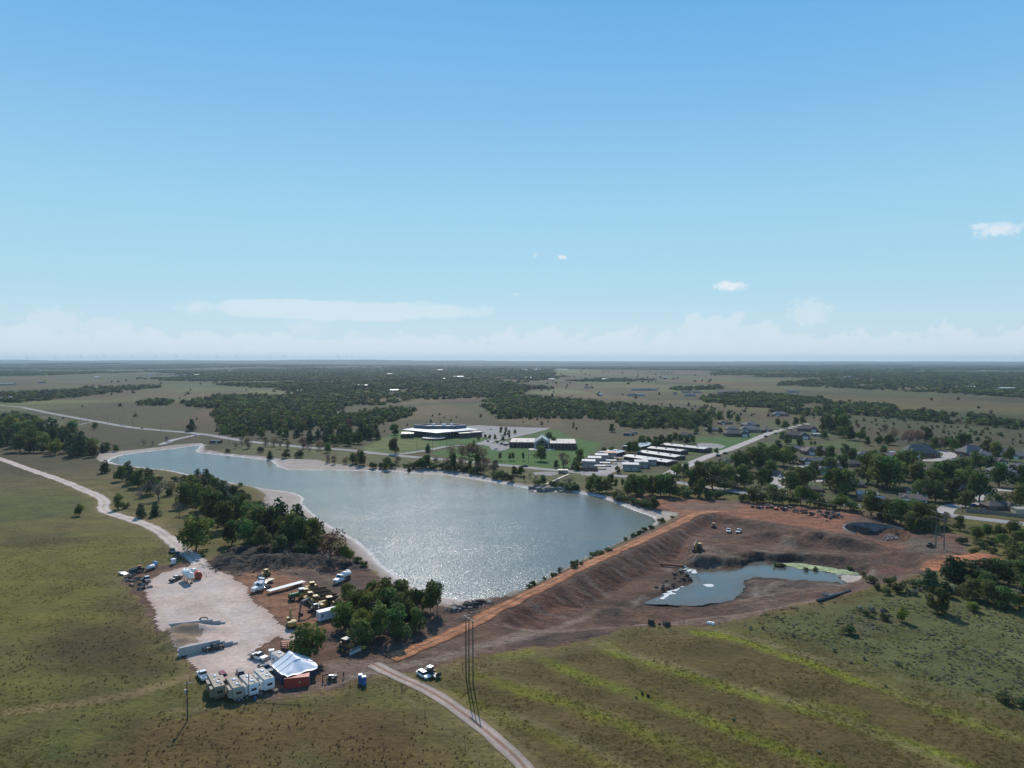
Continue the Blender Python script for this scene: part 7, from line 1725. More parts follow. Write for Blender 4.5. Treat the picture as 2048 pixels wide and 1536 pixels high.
def shed(label, px, py, L, W_, h, rise, roofm, wallm, rz=0.0, cat="shed", nm="shed", group=None):
    t = thing(nm, label, cat, G(px, py), rz, group)
    MB().box((0, 0, -.2), (L, W_, h + .2)).obj("wall", wallm, t); MB().prismx([(-W_ / 2 - .3, h), (W_ / 2 + .3, h), (0, h + rise)], -L / 2 - .3, L / 2 + .3).obj("roof", roofm, t)
    MB().box((L * .2, -W_ / 2 - .03, 0), (min(2.6, L * .3), .06, h * .8)).obj("door", SILVER, t)
    return t
DKSHED = paint("slate_shed", (.07, .07, .08), .8, dirt=.3)
shed("left of the two dark sheds in the brown field", 1257, 871, 11, 5, 2.8, .6, DKSHED, DKSHED, -.1); shed("right of the two dark sheds in the brown field, set behind", 1267, 868, 8, 5, 2.8, .6, DKSHED, DKSHED, -.1)
shed("pale metal roofed workshop with tan walls by the hedge", 1734, 996, 11, 8, 2.8, 1.4, paint("dull_metal_roof", (.36, .35, .34), .7, dirt=.3), WALLS[1], -.3); shed("tan shed at the right edge beside the highway", 2044, 1026, 9, 5, 2.6, .9, TANP, TANP, -.1); shed("white roofed shed beside the big dark trees of the street", 1631, 872, 8, 5, 2.4, 1.0, ROOFW, WALLS[1], .1); shed("tan garage with a pale side wall beside the lane", 1740, 940, 8, 6, 2.6, 1.2, ROOF[2], TANP, -.4)
shed("dark shed beside the highway at the lake inlet", 432, 886, 11, 5, 2.6, .6, DKSHED, DKSHED, -.15)
t = thing("camper", "silver camper parked between the workshop and the white gabled house", "camper", G(1755, 1002), -.35); MB().box((0, 0, .6), (8, 2.3, 2.2), ch=.5).obj("body", CHROME, t); MB().box((0, -1.16, 1.4), (3, .02, .6)).obj("window", GLASS, t)
for x in (-.6, .6): wheel(t, x, -1.0, .4, .2); wheel(t, x, 1.0, .4, .2)
# board fences
def board_fence(label, pts, h, m_, group=None):
    t = thing("board_fence", label, "fence", G(*pts[0]), 0, group); o0 = G(*pts[0])
    for a, b in zip(pts, pts[1:]):
        A, B_ = G(*a), G(*b); d = B_ - A; L = math.hypot(d.x, d.y); n = max(1, int(L / 6))
        for i in range(n):
            c = A + d * ((i + .5) / n) - o0; q = A + d * ((i + .5) / n); c.z = float(HS(q.x, q.y)) - o0.z - .1
            MB().box(tuple(c), (L / n + .06, .12, h), math.atan2(d.y, d.x)).obj("panel", m_, t)
            MB().box((c.x - d.x / n / 2, c.y - d.y / n / 2, c.z), (.2, .22, h + .15), math.atan2(d.y, d.x)).obj("post", m_, t)
board_fence("brown board fence around the left storage boxes at the highway", [(1146, 930), (1142, 938), (1170, 942), (1196, 943)], 2.2, BRICK)
board_fence("grey board fence along the highway at the right edge", [(1932, 1024), (1980, 1028), (2048, 1036), (2120, 1044)], 2.0, WOODP)
board_fence("brown board fence in front of the workshop by the hedge", [(1700, 1003), (1740, 1004), (1790, 1006), (1850, 1012)], 2.0, BRICK)
board_fence("dark fence along the park behind the tree row", [(1290, 888), (1330, 882), (1372, 874), (1395, 868)], 2.0, POLEW)
board_fence("low dark fence between the long tan house and the trees", [(1520, 898), (1548, 901), (1580, 905)], 2.0, POLEW)
# wire fences of the meadows: posts and wires
def wire_fence(label, pts, step, h, group="wire fences of the meadows"):
    o0 = G(*pts[0]); t = thing("wire_fence", label, "fence", o0, 0, group); P_ = []
    for a, b in zip(pts, pts[1:]):
        A, B_ = G(*a), G(*b); L = (B_ - A).length; n = max(1, int(L / step))
        P_ += [A + (B_ - A) * (i / n) for i in range(n)]
    P_.append(G(*pts[-1]))
    for q in P_:
        q.z = float(HS(q.x, q.y)); c = q - o0; MB().cyl((c.x, c.y, c.z - .2), (c.x, c.y, c.z + h), .07, 6).obj("post", POLEW, t)
    k = MB()
    for a, b in zip(P_, P_[1:]):
        for z in (.45, .95): k.cyl(a - o0 + Vector((0, 0, z)), b - o0 + Vector((0, 0, z)), .005, 3)
    k.obj("wire", DKGREY, t)
wire_fence("wire fence slanting down the east meadow from the dark boulders", [(1368, 1246), (1400, 1252), (1440, 1254), (1500, 1274), (1600, 1310), (1760, 1352), (1900, 1390), (2048, 1430)], 9, 1.3)
wire_fence("wire fence beside the farm track in the lower middle", [(700, 1372), (790, 1386), (850, 1432), (930, 1500), (975, 1550)], 9, 1.4)
wire_fence("wire fence on the right side of the farm track", [(804, 1383), (842, 1366), (925, 1340)], 9, 1.6)
wire_fence("wire fence at the weeds by the small white shed", [(506, 1312), (522, 1306), (540, 1300), (562, 1290), (575, 1296)], 3, 1.5)
wire_fence("wire fence along the west meadow beside the yard", [(238, 1150), (262, 1195), (300, 1255), (345, 1320), (380, 1362)], 10, 1.2)

# ------------------------------------------------------------------ POLES AND WIRES
def wires(label, spans, r=.022, sag=1.2):
    t = thing("power_line", label, "wire", tuple(spans[0][0]), 0, "overhead wires"); o0 = Vector(spans[0][0])
    for a, b in spans:
        a, b = Vector(a) - o0, Vector(b) - o0; k = MB(); pr = None
        for i in range(17):
            s_ = i / 16; q = a + (b - a) * s_; q.z -= sag * 4 * s_ * (1 - s_)
            if pr is not None: k.cyl(pr, q, r, 4)
            pr = q
        k.obj("wire", DKGREY, t)
    return t
trip = []
for i, (px, py) in enumerate([(932, 1357), (938, 1362), (946, 1368)]):
    p = G(px, py); h = 16.8
    t = thing("utility_pole", ["left of the three tall dark poles beside the dirt track", "middle of the three tall dark poles beside the dirt track", "right of the three tall dark poles beside the dirt track"][i], "utility pole", p, 0, "three pole structure")
    MB().cyl((0, 0, -.3), (0, 0, h), .17, 9, .12).obj("shaft", POLEW, t)
    for z in (h - .15, h - 2.6): MB().cyl((0, -.02, z), (0, -.62, z), .07, 6).obj("insulator", STEEL, t)
    trip.append(Vector((p.x, p.y, p.z + h)))
d = (trip[2] - trip[0])
t = thing("cross_arm", "pale timber cross arm joining the tops of the three tall poles", "cross arm", trip[0] + Vector((0, 0, -.5)), math.atan2(d.y, d.x))
MB().box((math.hypot(d.x, d.y) / 2, -.3, 0), (math.hypot(d.x, d.y) + 1.6, .2, .28)).obj("beam", paint("pale_timber", (.36, .31, .25), .85), t)
for x in (.9, math.hypot(d.x, d.y) - .9): MB().box((x, -.3, .28), (.1, .1, .4)).obj("insulator", STEEL, t)
W0 = G(690, 1300); dirw = Vector((-58, 16, 0))
wires("three wires running left from the three tall poles over the grove's shadow", [(q + Vector((0, -.5, -2.6)), q + Vector((-215, 14 + i, -3.0))) for i, q in enumerate(trip)], .011, 3.0)
p = G(375, 1441)
t = thing("utility_pole", "single timber pole with transformer in the meadow before the trailers", "utility pole", p, .5)
MB().cyl((0, 0, -.3), (0, 0, 9.0), .17, 9, .12).obj("shaft", POLEW, t); MB().box((.4, 0, 8.6), (2.2, .12, .14)).obj("cross_arm", paint("pale_timber2", (.5, .46, .4), .8), t); MB().cyl((-.34, 0, 6.3), (-.34, 0, 7.3), .26, 10).obj("transformer", SILVER, t)
for x in (-.5, .3, 1.3): MB().cyl((x, 0, 8.74), (x, 0, 9.0), .06, 6).obj("insulator", STEEL, t)
p = G(498, 1396); t = thing("service_pole", "thin dark service pole in front of the white camping trailer", "utility pole", p); MB().cyl((0, 0, -.2), (0, 0, 6.2), .10, 8).obj("shaft", POLEW, t); MB().box((0, -.14, 1.4), (.4, .16, .6)).obj("meter_box", SILVER, t)
p = G(1871.5, 1095); q = G(1888, 1099.5); d = q - p
t = thing("pylon", "twin pole timber pylon with cross braces at the east of the works", "pylon", p, math.atan2(d.y, d.x)); L = math.hypot(d.x, d.y)
for x in (0, L): MB().cyl((x, 0, -.3), (x, 0, 17), .26, 9, .17).obj("shaft", paint("grey_pole", (.15, .135, .12), .9), t)
MB().box((L / 2, 0, 15.6), (L + 6.5, .22, .26)).obj("cross_arm", WOODP, t); MB().box((L / 2, 0, 13.2), (L + 6.5, .22, .26)).obj("cross_arm", WOODP, t)
for a, b in (((0, 5.5), (L, 10.5)), ((L, 5.5), (0, 10.5))): MB().cyl((a[0], .2, a[1]), (b[0], -.2, b[1]), .09, 6).obj("brace", WOODP, t)
for x in (-3, L / 2, L + 3): MB().cyl((x, 0, 13.2), (x, 0, 12.1), .09, 6).obj("insulator", STEEL, t)
pz = p.z
M = Matrix.Translation(p) @ Matrix.Rotation(math.atan2(d.y, d.x), 4, 'Z')
wires("wires leaving the twin pole pylon towards the left over the highway", [(M @ Vector((x, 0, 12.1)), Vector((x * .7 + G(1405, 990).x, G(1405, 990).y + x, 12))) for x in (-3, L / 2, L + 3)], .011, 2.5)
# street and highway poles: one with parts, then copies
def pole_proto(h, lamp):
    t = thing("utility_pole" if not lamp else "street_lamp", "x", "utility pole" if not lamp else "street lamp", (0, 0, -500), 0)
    MB().cyl((0, 0, -.3), (0, 0, h), .16, 7, .11).obj("shaft", POLEW if not lamp else SILVER, t)
    if lamp: MB().box((0, -.9, h - .1), (.12, 1.8, .1)).obj("arm", SILVER, t); MB().box((0, -1.9, h - .16), (.3, .6, .14)).obj("lamp_head", SILVER, t)
    else: MB().box((0, 0, h - .7), (2.4, .12, .14)).obj("cross_arm", WOODP, t)
    return t
pp = pole_proto(11, False); first = True
hp = [(162, 850), (176, 852), (215, 848), (240, 852), (266, 857), (322, 867), (380, 877), (438, 880), (458, 886), (834, 897), (865, 901), (893, 905), (1057, 926), (1128, 950), (1168, 950), (1285, 952), (1368, 972), (1475, 987), (1490, 995), (1440, 983), (1646, 1000), (1802, 1010), (1925, 1024), (1052, 852), (1128, 812), (1187, 810), (1316, 798), (1680, 802), (1884, 812), (1113, 796)]
hl = ["on the left highway"] * 9 + ["beside the driveway junction on the lawn"] * 3 + ["on the highway behind the far shore"] * 8 + ["in the lower town"] * 3 + ["in the far fields"] * 7
cnt = {}
for i, ((px, py), w_) in enumerate(zip(hp, hl)):
    c = cnt.get(w_, 0); cnt[w_] = c + 1; tot = hl.count(w_)
    order = sorted([hp[j][0] for j in range(len(hp)) if hl[j] == w_]).index(px)
    lab = ("leftmost" if order == 0 else "rightmost" if order == tot - 1 else ["", "second", "third", "fourth", "fifth", "sixth", "seventh", "eighth"][order] + " from the left") + " wooden pole " + w_
    if first: pp.location = G(px, py); pp["label"] = lab; pp["group"] = "utility poles " + w_; first = False
    else: again(pp, G(px, py), 0.3, lab, "utility poles " + w_)
# cars on the roads and drives
cw = car("car", "white car leading the three cars on the left highway", WHITE, G(391, 871), heading((391, 870), (360, 864.5)), group="cars on the highway")
car("car", "dark red car in the middle of the left highway", MAROON, G(284, 857), heading((284, 857), (300, 860)), group="cars on the highway")
again(cw, G(245, 851), heading((245, 851), (225, 848)), "white car farthest along the left highway", "cars on the highway")
cdk = car("car", "dark car passing the lawn on the highway", BLACKP, G(1050, 933.5), heading((1050, 933.5), (1030, 932)), suv=True, group="cars on the highway")
for px, py, r_, lab in ((1532, 874, .5, "dark car halfway up the concrete street"), (1552, 868, .5, "dark car parked higher up the concrete street"), (1451, 908, .4, "dark car at the corner by the apartment lot"), (1437, 913, .4, "dark vehicle nearest the apartment corner"), (127, 837, .2, "dark vehicle at the far left road bend"), (1968, 1023, .1, "dark car in the drive beside the board fence"), (1925, 914, 0, "dark car before the steep gabled house"), (1264, 925, .2, "dark car in the paved storage yard"), (858, 862, 0, "dark car parked behind the long low building"), (1012, 891, .3, "dark car by the trees in the small lot"), (1004, 889, .3, "dark car between two others in the small lot")):
    again(cdk, G(px, py), r_, lab, "dark parked cars")
for px, py, r_, lab in ((956, 867, .1, "white car alone in the big car park"), (965, 866, .1, "second white car in the big car park"), (1018, 889, .3, "white car in the small lot by the gabled building"), (992, 899, .4, "white car under the canopy by the small lot"), (1560, 954, .9, "white van before the cul de sac house"), (1640, 927, .2, "white car beside the small white court"), (1882, 1031, .2, "pale car on the highway by the leaning tree"), (1950, 912, 0, "white car behind the steep gabled house"), (982, 859, 0, "white car at the back of the big car park"), (1436, 937, .3, "white car beside the white sided house")):
    again(cw, G(px, py), r_, lab, "white parked cars")
car("car", "bright blue car in the drive by the dark brown house", paint("bright_blue", (.02, .06, .28), .25), G(1948, 1013), .3)
t = thing("billboard_trailer", "dark trailer with a white box in the grass by the lane", "trailer", G(1785, 909), .1); MB().box((0, 0, .5), (5, 2.2, 2.3)).obj("body", WHITE, t); wheel(t, 0, -1, .4, .25); wheel(t, 0, 1, .4, .25)
shed("small dark red shed in the grass by the lane", 1783, 913, 5, 4, 2.6, .6, RUSTP, RUSTP, .1)
# boat jetty and boardwalk on the far shore
t = thing("boardwalk", "pale boardwalk stepping down the bank by the boat ramp", "boardwalk", G(1138, 949))
A, B_ = G(1138, 949), G(1093, 969); d = B_ - A; n = 12
for i in range(n):
    c = d * ((i + .5) / n); z = float(HS(A.x + c.x, A.y + c.y)) - A.z; MB().box((c.x, c.y, z + .3), (d.length / n * .95, 1.6, .15), math.atan2(d.y, d.x)).obj("plank_bay", TANP, t); MB().box((c.x, c.y, z - .1), (.2, 1.5, .42)).obj("post", WOODP, t)
shed("small open shelter at the head of the boardwalk", 1126, 946, 7, 4, 2.4, .6, TANP, WOODP, -.1, "shelter", "picnic_shelter")

# ------------------------------------------------------------------ FAR COUNTRY
FARW = paint("far_white_roof", (.80, .80, .78), .5); FARG = paint("far_grey_wall", (.30, .30, .30), .8)
far_b = [(725, 773, 38, 22, "long bright white roofed barn in the middle of the woods", FARW), (789, 783, 22, 14, "white roofed farm building right of the long barn", FARW), (915, 755, 60, 20, "wide pale shed on the hill beyond the woods", FARW), (884, 759, 24, 12, "small pale shed left of the wide shed on the hill", FARW), (602, 784, 16, 10, "small white shed in the clearing left of the woods", FARW), (663, 757, 16, 12, "white speck of a house deep in the woods", FARW), (1124, 740, 90, 30, "long white sheds beside the bright green field", FARW), (1073, 740, 60, 24, "pale sheds left of the bright green field", FARW), (1050, 741, 40, 20, "leftmost pale shed by the green field", FARW),
         (1201, 792, 10, 5, "white trailer by the edge of the tan field", FARW), (1263, 792, 16, 8, "pale house group on the tan field's lower edge", ROOF[1]), (1280, 792, 18, 9, "blue grey house on the tan field's lower edge", SLATE), (1272, 781, 26, 10, "left dark house row in the tan field", ROOF[1]), (1290, 781, 28, 10, "middle dark house row in the tan field", ROOF[0]), (1306, 781, 20, 10, "right dark house row in the tan field", ROOF[1]), (1174, 777, 16, 5, "long rusty shed in the tan field", RUSTP), (1372, 786, 22, 12, "new dark roofed house by the pale yard", ROOF[0]), (1394, 786, 22, 12, "second dark roofed house by the pale yard", ROOF[2]), (1380, 793, 24, 6, "blue grey row by the pale yard", SLATE), (1446, 787, 26, 10, "dark house left of the far tree line", ROOF[1]), (1468, 786, 26, 12, "dark house beyond the far tree line", ROOF[0]), (1350, 789, 9, 5, "small red shed by the pale yard", RUSTP),
         (1210, 760, 26, 12, "white farmhouse in the far trees", FARW), (1330, 757, 20, 12, "grey farm roof in the far fields", SILVER), (1056, 757, 30, 14, "pale farm in the left far fields", SILVER), (1103, 760, 22, 10, "white shed pair in the far fields", FARW), (1585, 785, 26, 14, "low dark house at the end of the tree line", ROOF[3]), (1696, 755, 40, 14, "pale farm roof in the right woods", SILVER), (1880, 779, 22, 12, "white roof at the left of the right woods", FARW), (1906, 776, 24, 12, "second white roof in the right woods", FARW), (1940, 776, 26, 12, "third white roof in the right woods", FARW), (2000, 779, 36, 12, "long white roof at the far right woods", FARW), (2020, 779, 26, 12, "rightmost white roof in the far woods", FARW), (1490, 742, 50, 20, "pale roof near the right horizon", SILVER), (2022, 733, 120, 40, "pale sheds on the right horizon", FARW),
         (195, 756, 22, 12, "small white roof in the far left fields", FARW), (300, 750, 26, 14, "leftmost roof of the far village", SILVER), (318, 750, 26, 14, "second roof of the far village", ROOF[1]), (336, 750, 26, 14, "third roof of the far village", SILVER), (354, 751, 26, 14, "fourth roof of the far village", ROOF[1]), (372, 751, 26, 14, "fifth roof of the far village", SILVER), (394, 751, 26, 14, "rightmost roof of the far village", FARW), (457, 743, 40, 20, "white barn on the far left ridge", FARW), (10, 770, 60, 14, "pale buildings at the left edge beyond the fields", FARG), (84, 766, 22, 12, "dark roof in the far left trees", ROOF[0]),
         (4, 800, 9, 6, "white roof before the left trees", FARW), (20, 799, 9, 6, "second white roof before the left trees", FARW), (64, 797, 7, 5, "pale gable before the left trees", FARW), (880, 741, 40, 20, "small roofs at the far end of the woods", FARW), (780, 749, 30, 14, "tan roof among the far woods", TANP)]
for px, py, L, W_, lab, m_ in far_b:
    shed(lab, px, py, L, W_, 4 if L < 40 else 5, 2, m_, FARG, random.Random(px).uniform(-.2, .2), "barn" if L > 20 else "house", "far_barn" if L > 20 else "far_house")
# wind turbines on the horizon
def turbine_proto():
    t = thing("wind_turbine", "x", "wind turbine", (0, 0, -500), 0, "wind turbines on the horizon"); M_ = paint("turbine_grey", (.20, .22, .24), .6)
    MB().cyl((0, 0, -5), (0, 0, 88), 4.2, 8, 2.6).obj("tower", M_, t); MB().box((0, 1, 87), (4, 10, 4)).obj("nacelle", M_, t)
    for i in range(3):
        a = math.pi / 2 + i * 2.0944
        MB().prism([(-1.4, 0), (1.2, 0), (1.6, 10), (.5, 44), (-.3, 44)], -.5, .5).obj("blade", M_, t); bl_ = t.children[-1]; bl_.location = (0, -5, 89); bl_.rotation_euler = (0, a, 0)
    return t
tp = turbine_proto(); used = False
tx = [23, 34, 57, 70, 113, 121, 138, 165, 197, 210, 240, 265, 285, 313, 320, 336, 355, 397, 402, 436, 443, 475, 484, 510, 542, 570, 593, 622, 679, 693, 705, 733, 746, 785, 857, 908, 1191, 1344, 2030]
big = {57, 113, 165, 197, 210, 265, 313, 355, 397, 436, 475, 542, 570, 679}
for i, px in enumerate(tx):
    Yd = 15000 if px in big else 23000
    x = (px - 1024) / FPX * Yd; p = Vector((x, Yd, float(HS(x, Yd)) - 2))
    nb = "wind turbine on the horizon, number %d from the left" % (i + 1)
    ordn = ["", "leftmost", "second", "third", "fourth", "fifth", "sixth", "seventh", "eighth", "ninth", "tenth", "eleventh", "twelfth", "thirteenth", "fourteenth", "fifteenth", "sixteenth", "seventeenth", "eighteenth", "nineteenth", "twentieth"]
    lab = ("%s wind turbine counted from the left of the horizon" % ordn[i + 1]) if i < 20 else ("%s wind turbine counted from the right of the horizon" % (ordn[len(tx) - i] if len(tx) - i > 1 else "first"))
    if not used: tp.location = p; tp["label"] = lab; used = True
    else: again(tp, p, 0, lab)
    (tp if i == 0 else COL.objects[-1])
t = thing("water_tower", "tiny water tower standing on the middle horizon", "water tower", Vector(((1162 - 1024) / FPX * 12000, 12000, float(HS((1162 - 1024) / FPX * 12000, 12000))))); MB().cyl((0, 0, -2), (0, 0, 34), 2.5, 8).obj("stem", STEEL, t); MB().cyl((0, 0, 34), (0, 0, 44), 10, 12, 11).cyl((0, 0, 44), (0, 0, 47), 11, 12, 3).obj("bowl", DKGREY, t)
# ------------------------------------------------------------------ VEGETATION: far woods, brush and grass, as single masses
def gn_scatter(name, pts, scl, rot, protos, label, cat):
    """one object: the given meshes set out on a list of points"""
    me = bpy.data.meshes.new(name + "_points")
    me.vertices.add(len(pts)); me.vertices.foreach_set("co", np.asarray(pts, np.float32).ravel())
    for nm, v, ty in (("scl", scl, 'FLOAT_VECTOR'), ("rot", rot, 'FLOAT'), ("pick", np.random.default_rng(4).integers(0, len(protos), len(pts)), 'INT')):
        a = me.attributes.new(nm, ty, 'POINT')
        if ty == 'FLOAT_VECTOR': a.data.foreach_set("vector", np.asarray(v, np.float32).ravel())
        else: a.data.foreach_set("value", np.asarray(v, np.float32 if ty == 'FLOAT' else np.int32))
    o = bpy.data.objects.new(name, me)
    ng = bpy.data.node_groups.new(name + "_scatter", 'GeometryNodeTree')
    ng.interface.new_socket("Geometry", in_out='INPUT', socket_type='NodeSocketGeometry')
    ng.interface.new_socket("Geometry", in_out='OUTPUT', socket_type='NodeSocketGeometry')
    gi = ng.nodes.new("NodeGroupInput"); go = ng.nodes.new("NodeGroupOutput")
    ip = ng.nodes.new("GeometryNodeInstanceOnPoints"); jn = ng.nodes.new("GeometryNodeJoinGeometry")
    for k in range(len(protos) - 1, -1, -1):
        po = bpy.data.objects.new(name + "_piece", protos[k])
        n = ng.nodes.new("GeometryNodeObjectInfo"); n.inputs["Object"].default_value = po; n.inputs["As Instance"].default_value = True
        ng.links.new(n.outputs["Geometry"], jn.inputs[0])
    def att(nm, ty):
        n = ng.nodes.new("GeometryNodeInputNamedAttribute"); n.data_type = ty; n.inputs["Name"].default_value = nm
        return n.outputs["Attribute"]
    ng.links.new(gi.outputs[0], ip.inputs["Points"]); ng.links.new(jn.outputs[0], ip.inputs["Instance"])
    ip.inputs["Pick Instance"].default_value = True
    ng.links.new(att("pick", 'INT'), ip.inputs["Instance Index"]); ng.links.new(att("scl", 'FLOAT_VECTOR'), ip.inputs["Scale"])
    cx = ng.nodes.new("ShaderNodeCombineXYZ"); ng.links.new(att("rot", 'FLOAT'), cx.inputs[2]); ng.links.new(cx.outputs[0], ip.inputs["Rotation"])
    ng.links.new(ip.outputs[0], go.inputs[0])
    md = o.modifiers.new("scatter", 'NODES'); md.node_group = ng
    return link(o, None, label, cat, None, "stuff")

def clump_mesh(seed, n, leaf, size, n_lobe=7, shape='round', flat=1.0):
    V, c, L = crown_data(seed, n, shape, n_lobe, size)
    V[:, 2] = V[:, 2] * 1.0 - 0.18 * (shape == 'round')
    return mesh_np("clump", V, np.arange(len(V)).reshape(-1, 4), leaf, c, smooth=False)
def wood_mesh(seed, leaf):
    """a stand of several crowns for woods far away"""
    rg = np.random.default_rng(seed); VV, CC = [], []
    for k in range(7):
        V, c, L = crown_data(seed * 10 + k, 110, 'round', 5, 0.15)
        V[:, 2] -= 0.2; h = rg.uniform(0.75, 1.15)
        ang = k * 0.9 + rg.uniform(-.3, .3); rr = (0 if k == 0 else rg.uniform(0.55, 0.85))
        VV.append(V * np.array([.62, .62, 1]) * h + np.array([math.cos(ang) * rr, math.sin(ang) * rr, 0])); CC.append(c * rg.uniform(.8, 1.2))
    V = np.concatenate(VV); return mesh_np("stand", V, np.arange(len(V)).reshape(-1, 4), leaf, np.concatenate(CC), smooth=False)

def plan_fill(polys, seed, lat, dep, dens=1.0, thr=None):
    """points in plan inside outlines taken from the photograph; lat, dep: spacing across and in depth as functions of distance"""
    rg = np.random.default_rng(seed); out = []
    for poly in polys:
        P_ = PL(poly); y = P_[:, 1].min(); y1 = P_[:, 1].max()
        while y < y1:
            s = lat(y); x = np.arange(P_[:, 0].min(), P_[:, 0].max(), s)
            x = x + rg.uniform(-.5, .5, len(x)) * s; yy = y + rg.uniform(-.5, .5, len(x)) * dep(y)
            keep = sdf_poly(x, yy, P_, 30.0) < 0
            if thr is not None: keep &= fbm(x / thr[0], yy / thr[0], 3, seed) > thr[1]
            keep &= rg.uniform(0, 1, len(x)) < dens
            out.append(np.stack([x[keep], yy[keep]], 1)); y += dep(y)
    P_ = np.concatenate(out)
    z = HS(P_[:, 0], P_[:, 1])
    return np.concatenate([P_, z[:, None]], 1)

rg5 = np.random.default_rng(77)
# woods within about three kilometres: single crowns
W_NEAR = [[(430,868),(440,850),(420,830),(470,815),(520,800),(640,800),(720,806),(700,815),(640,838),(700,850),(640,852),(560,862),(520,872),(470,874)],
          [(640,840),(780,818),(830,822),(800,836),(740,846),(690,858),(640,862)],
          [(270,806),(330,800),(350,806),(330,812),(280,812)],
          [(360,808),(400,800),(440,806),(430,818),(380,816)],
          [(400,806),(440,790),(560,796),(640,806),(560,830),(460,824)],
          [(620,780),(760,786),(830,794),(700,803),(640,806),(600,792)],
          [(830,796),(860,786),(940,778),(1000,782),(1010,790),(900,794)],
          [(960,802),(1060,794),(1160,806),(1160,820),(1060,822),(1000,812)],
          [(990,822),(1060,812),(1090,820),(1060,838),(1000,840)],
          [(1100,815),(1200,812),(1300,818),(1380,826),(1420,838),(1380,848),(1300,845),(1200,832),(1120,826)],
          [(1130,826),(1240,830),(1290,834),(1260,842),(1150,838)],
          [(1310,838),(1390,832),(1420,842),(1390,854),(1330,852)],
          [(1240,850),(1280,846),(1310,852),(1290,856),(1250,856)],
          [(1330,776),(1440,772),(1450,780),(1360,782)],
          [(1400,796),(1480,788),(1580,790),(1582,806),(1480,810),(1410,806)],
          [(1590,798),(1640,796),(1670,808),(1600,808)],
          [(1640,806),(1720,808),(1760,818),(1700,822),(1650,816)],
          [(1740,812),(1780,810),(1800,824),(1760,826)],
          [(1800,824),(1880,826),(1920,836),(1860,838),(1810,832)],
          [(1930,832),(1980,836),(2040,848),(2060,856),(1960,846)],
          [(1700,815),(1740,825),(1700,828)],
          [(1560,772),(1640,768),(1750,770),(1900,778),(2048,796),(2200,806),(2200,792),(2048,770),(1850,762),(1650,758),(1560,764)],
          [(0,836),(30,832),(60,834),(80,838),(20,842)], [(-30,806),(0,800),(60,796),(110,800),(60,806),(0,808)], [(-40,792),(60,786),(180,780),(240,782),(200,788),(60,798)], [(160,776),(320,772),(326,776),(250,780),(170,782)]]
lat1 = lambda d: np.clip(d / 120, 5.5, 30); dep1 = lambda d: np.clip(d / 55, 8, 80)
W_MORE = [[(440,800),(520,790),(640,785),(760,792),(830,800),(760,812),(650,816),(520,812)], [(600,840),(760,826),(820,832),(760,850),(660,862)], [(700,790),(850,780),(1000,775),(1080,782),(1010,796),(860,800)],
          [(960,810),(1120,800),(1240,808),(1340,816),(1440,826),(1420,848),(1300,850),(1160,842),(1060,836),(980,830)], [(1400,800),(1600,795),(1680,808),(1600,816),(1480,816)], [(1640,815),(1760,822),(1920,836),(2060,850),(2060,862),(1900,848),(1760,836),(1660,826)], [(1480,806),(1600,812),(1680,826),(1640,836),(1540,826)],
          [(1540,770),(1800,762),(2100,780),(2100,800),(1800,782)], [(20,790),(240,776),(330,772),(240,786),(100,802),(0,808)], [(820,770),(960,756),(1100,752),(1060,765),(900,780)], [(1240,845),(1400,838),(1440,848),(1380,860),(1270,858)]]
P1 = np.concatenate([plan_fill(W_NEAR, 5, lat1, dep1, 0.95), plan_fill(W_MORE, 15, lat1, dep1, 0.8, (70, 0.44))])
far1 = np.clip(P1[:, 1] / 120, 5.5, 30)
w1 = np.clip(far1 * 1.5, 8, 22) * rg5.uniform(0.75, 1.3, len(P1)); h1 = rg5.uniform(6.0, 11, len(P1))
gn_scatter("woodland", P1, np.stack([w1, w1, h1], 1), rg5.uniform(0, 6.28, len(P1)), [clump_mesh(40 + i, 170, [L_OAK, L_OAK, L_CEDAR, L_OAK, L_BRIGHT][i], 0.14) for i in range(5)],
           "dark woods beyond the lake and the town, running back over the plain", "woods")
# woods out to the horizon: stands
W_FAR = [[(430,770),(520,772),(620,790),(760,785),(860,772),(900,766),(980,760),(1100,752),(1100,742),(900,738),(500,738),(300,741),(380,752),(440,760)],[(-200,752),(60,752),(200,748),(300,742),(-200,742)],[(300,757),(440,752),(440,762),(330,762)],[(560,770),(640,778),(760,788),(700,800),(600,792)],[(820,772),(1000,768),(1060,780),(1010,790),(860,790)],
         [(420,762),(620,766),(640,778),(480,774)], [(1000,757),(1060,748),(1120,754),(1060,762)],
         [(-300,744),(500,736),(1100,738),(1100,731),(500,730),(-300,732)],
         [(1100,740),(1500,742),(1500,732),(1100,732)], [(1440,754),(1700,757),(1900,768),(2200,775),(2400,760),(2048,746),(1700,742),(1440,742)],
         [(1440,742),(2400,742),(2400,730),(1440,731)], [(1120,762),(1200,758),(1300,760),(1240,764)], [(950,760),(980,766),(1060,772),(1100,778),(1000,782),(930,778)]]
lat2 = lambda d: np.clip(d / 80, 20, 220); dep2 = lambda d: np.clip(d / 34, 45, 800)
P2 = plan_fill(W_FAR, 6, lat2, dep2, 0.95, (900, 0.30))
w2 = np.clip(P2[:, 1] / 60, 22, 240) * rg5.uniform(.6, 1.1, len(P2)); h2 = rg5.uniform(7, 12, len(P2))
gn_scatter("distant_woods", P2, np.stack([w2, w2, h2], 1), rg5.uniform(0, 6.28, len(P2)), [wood_mesh(60 + i, [L_OAK, L_CEDAR, L_OAK][i]) for i in range(3)],
           "blue grey woods reaching the horizon", "woods")
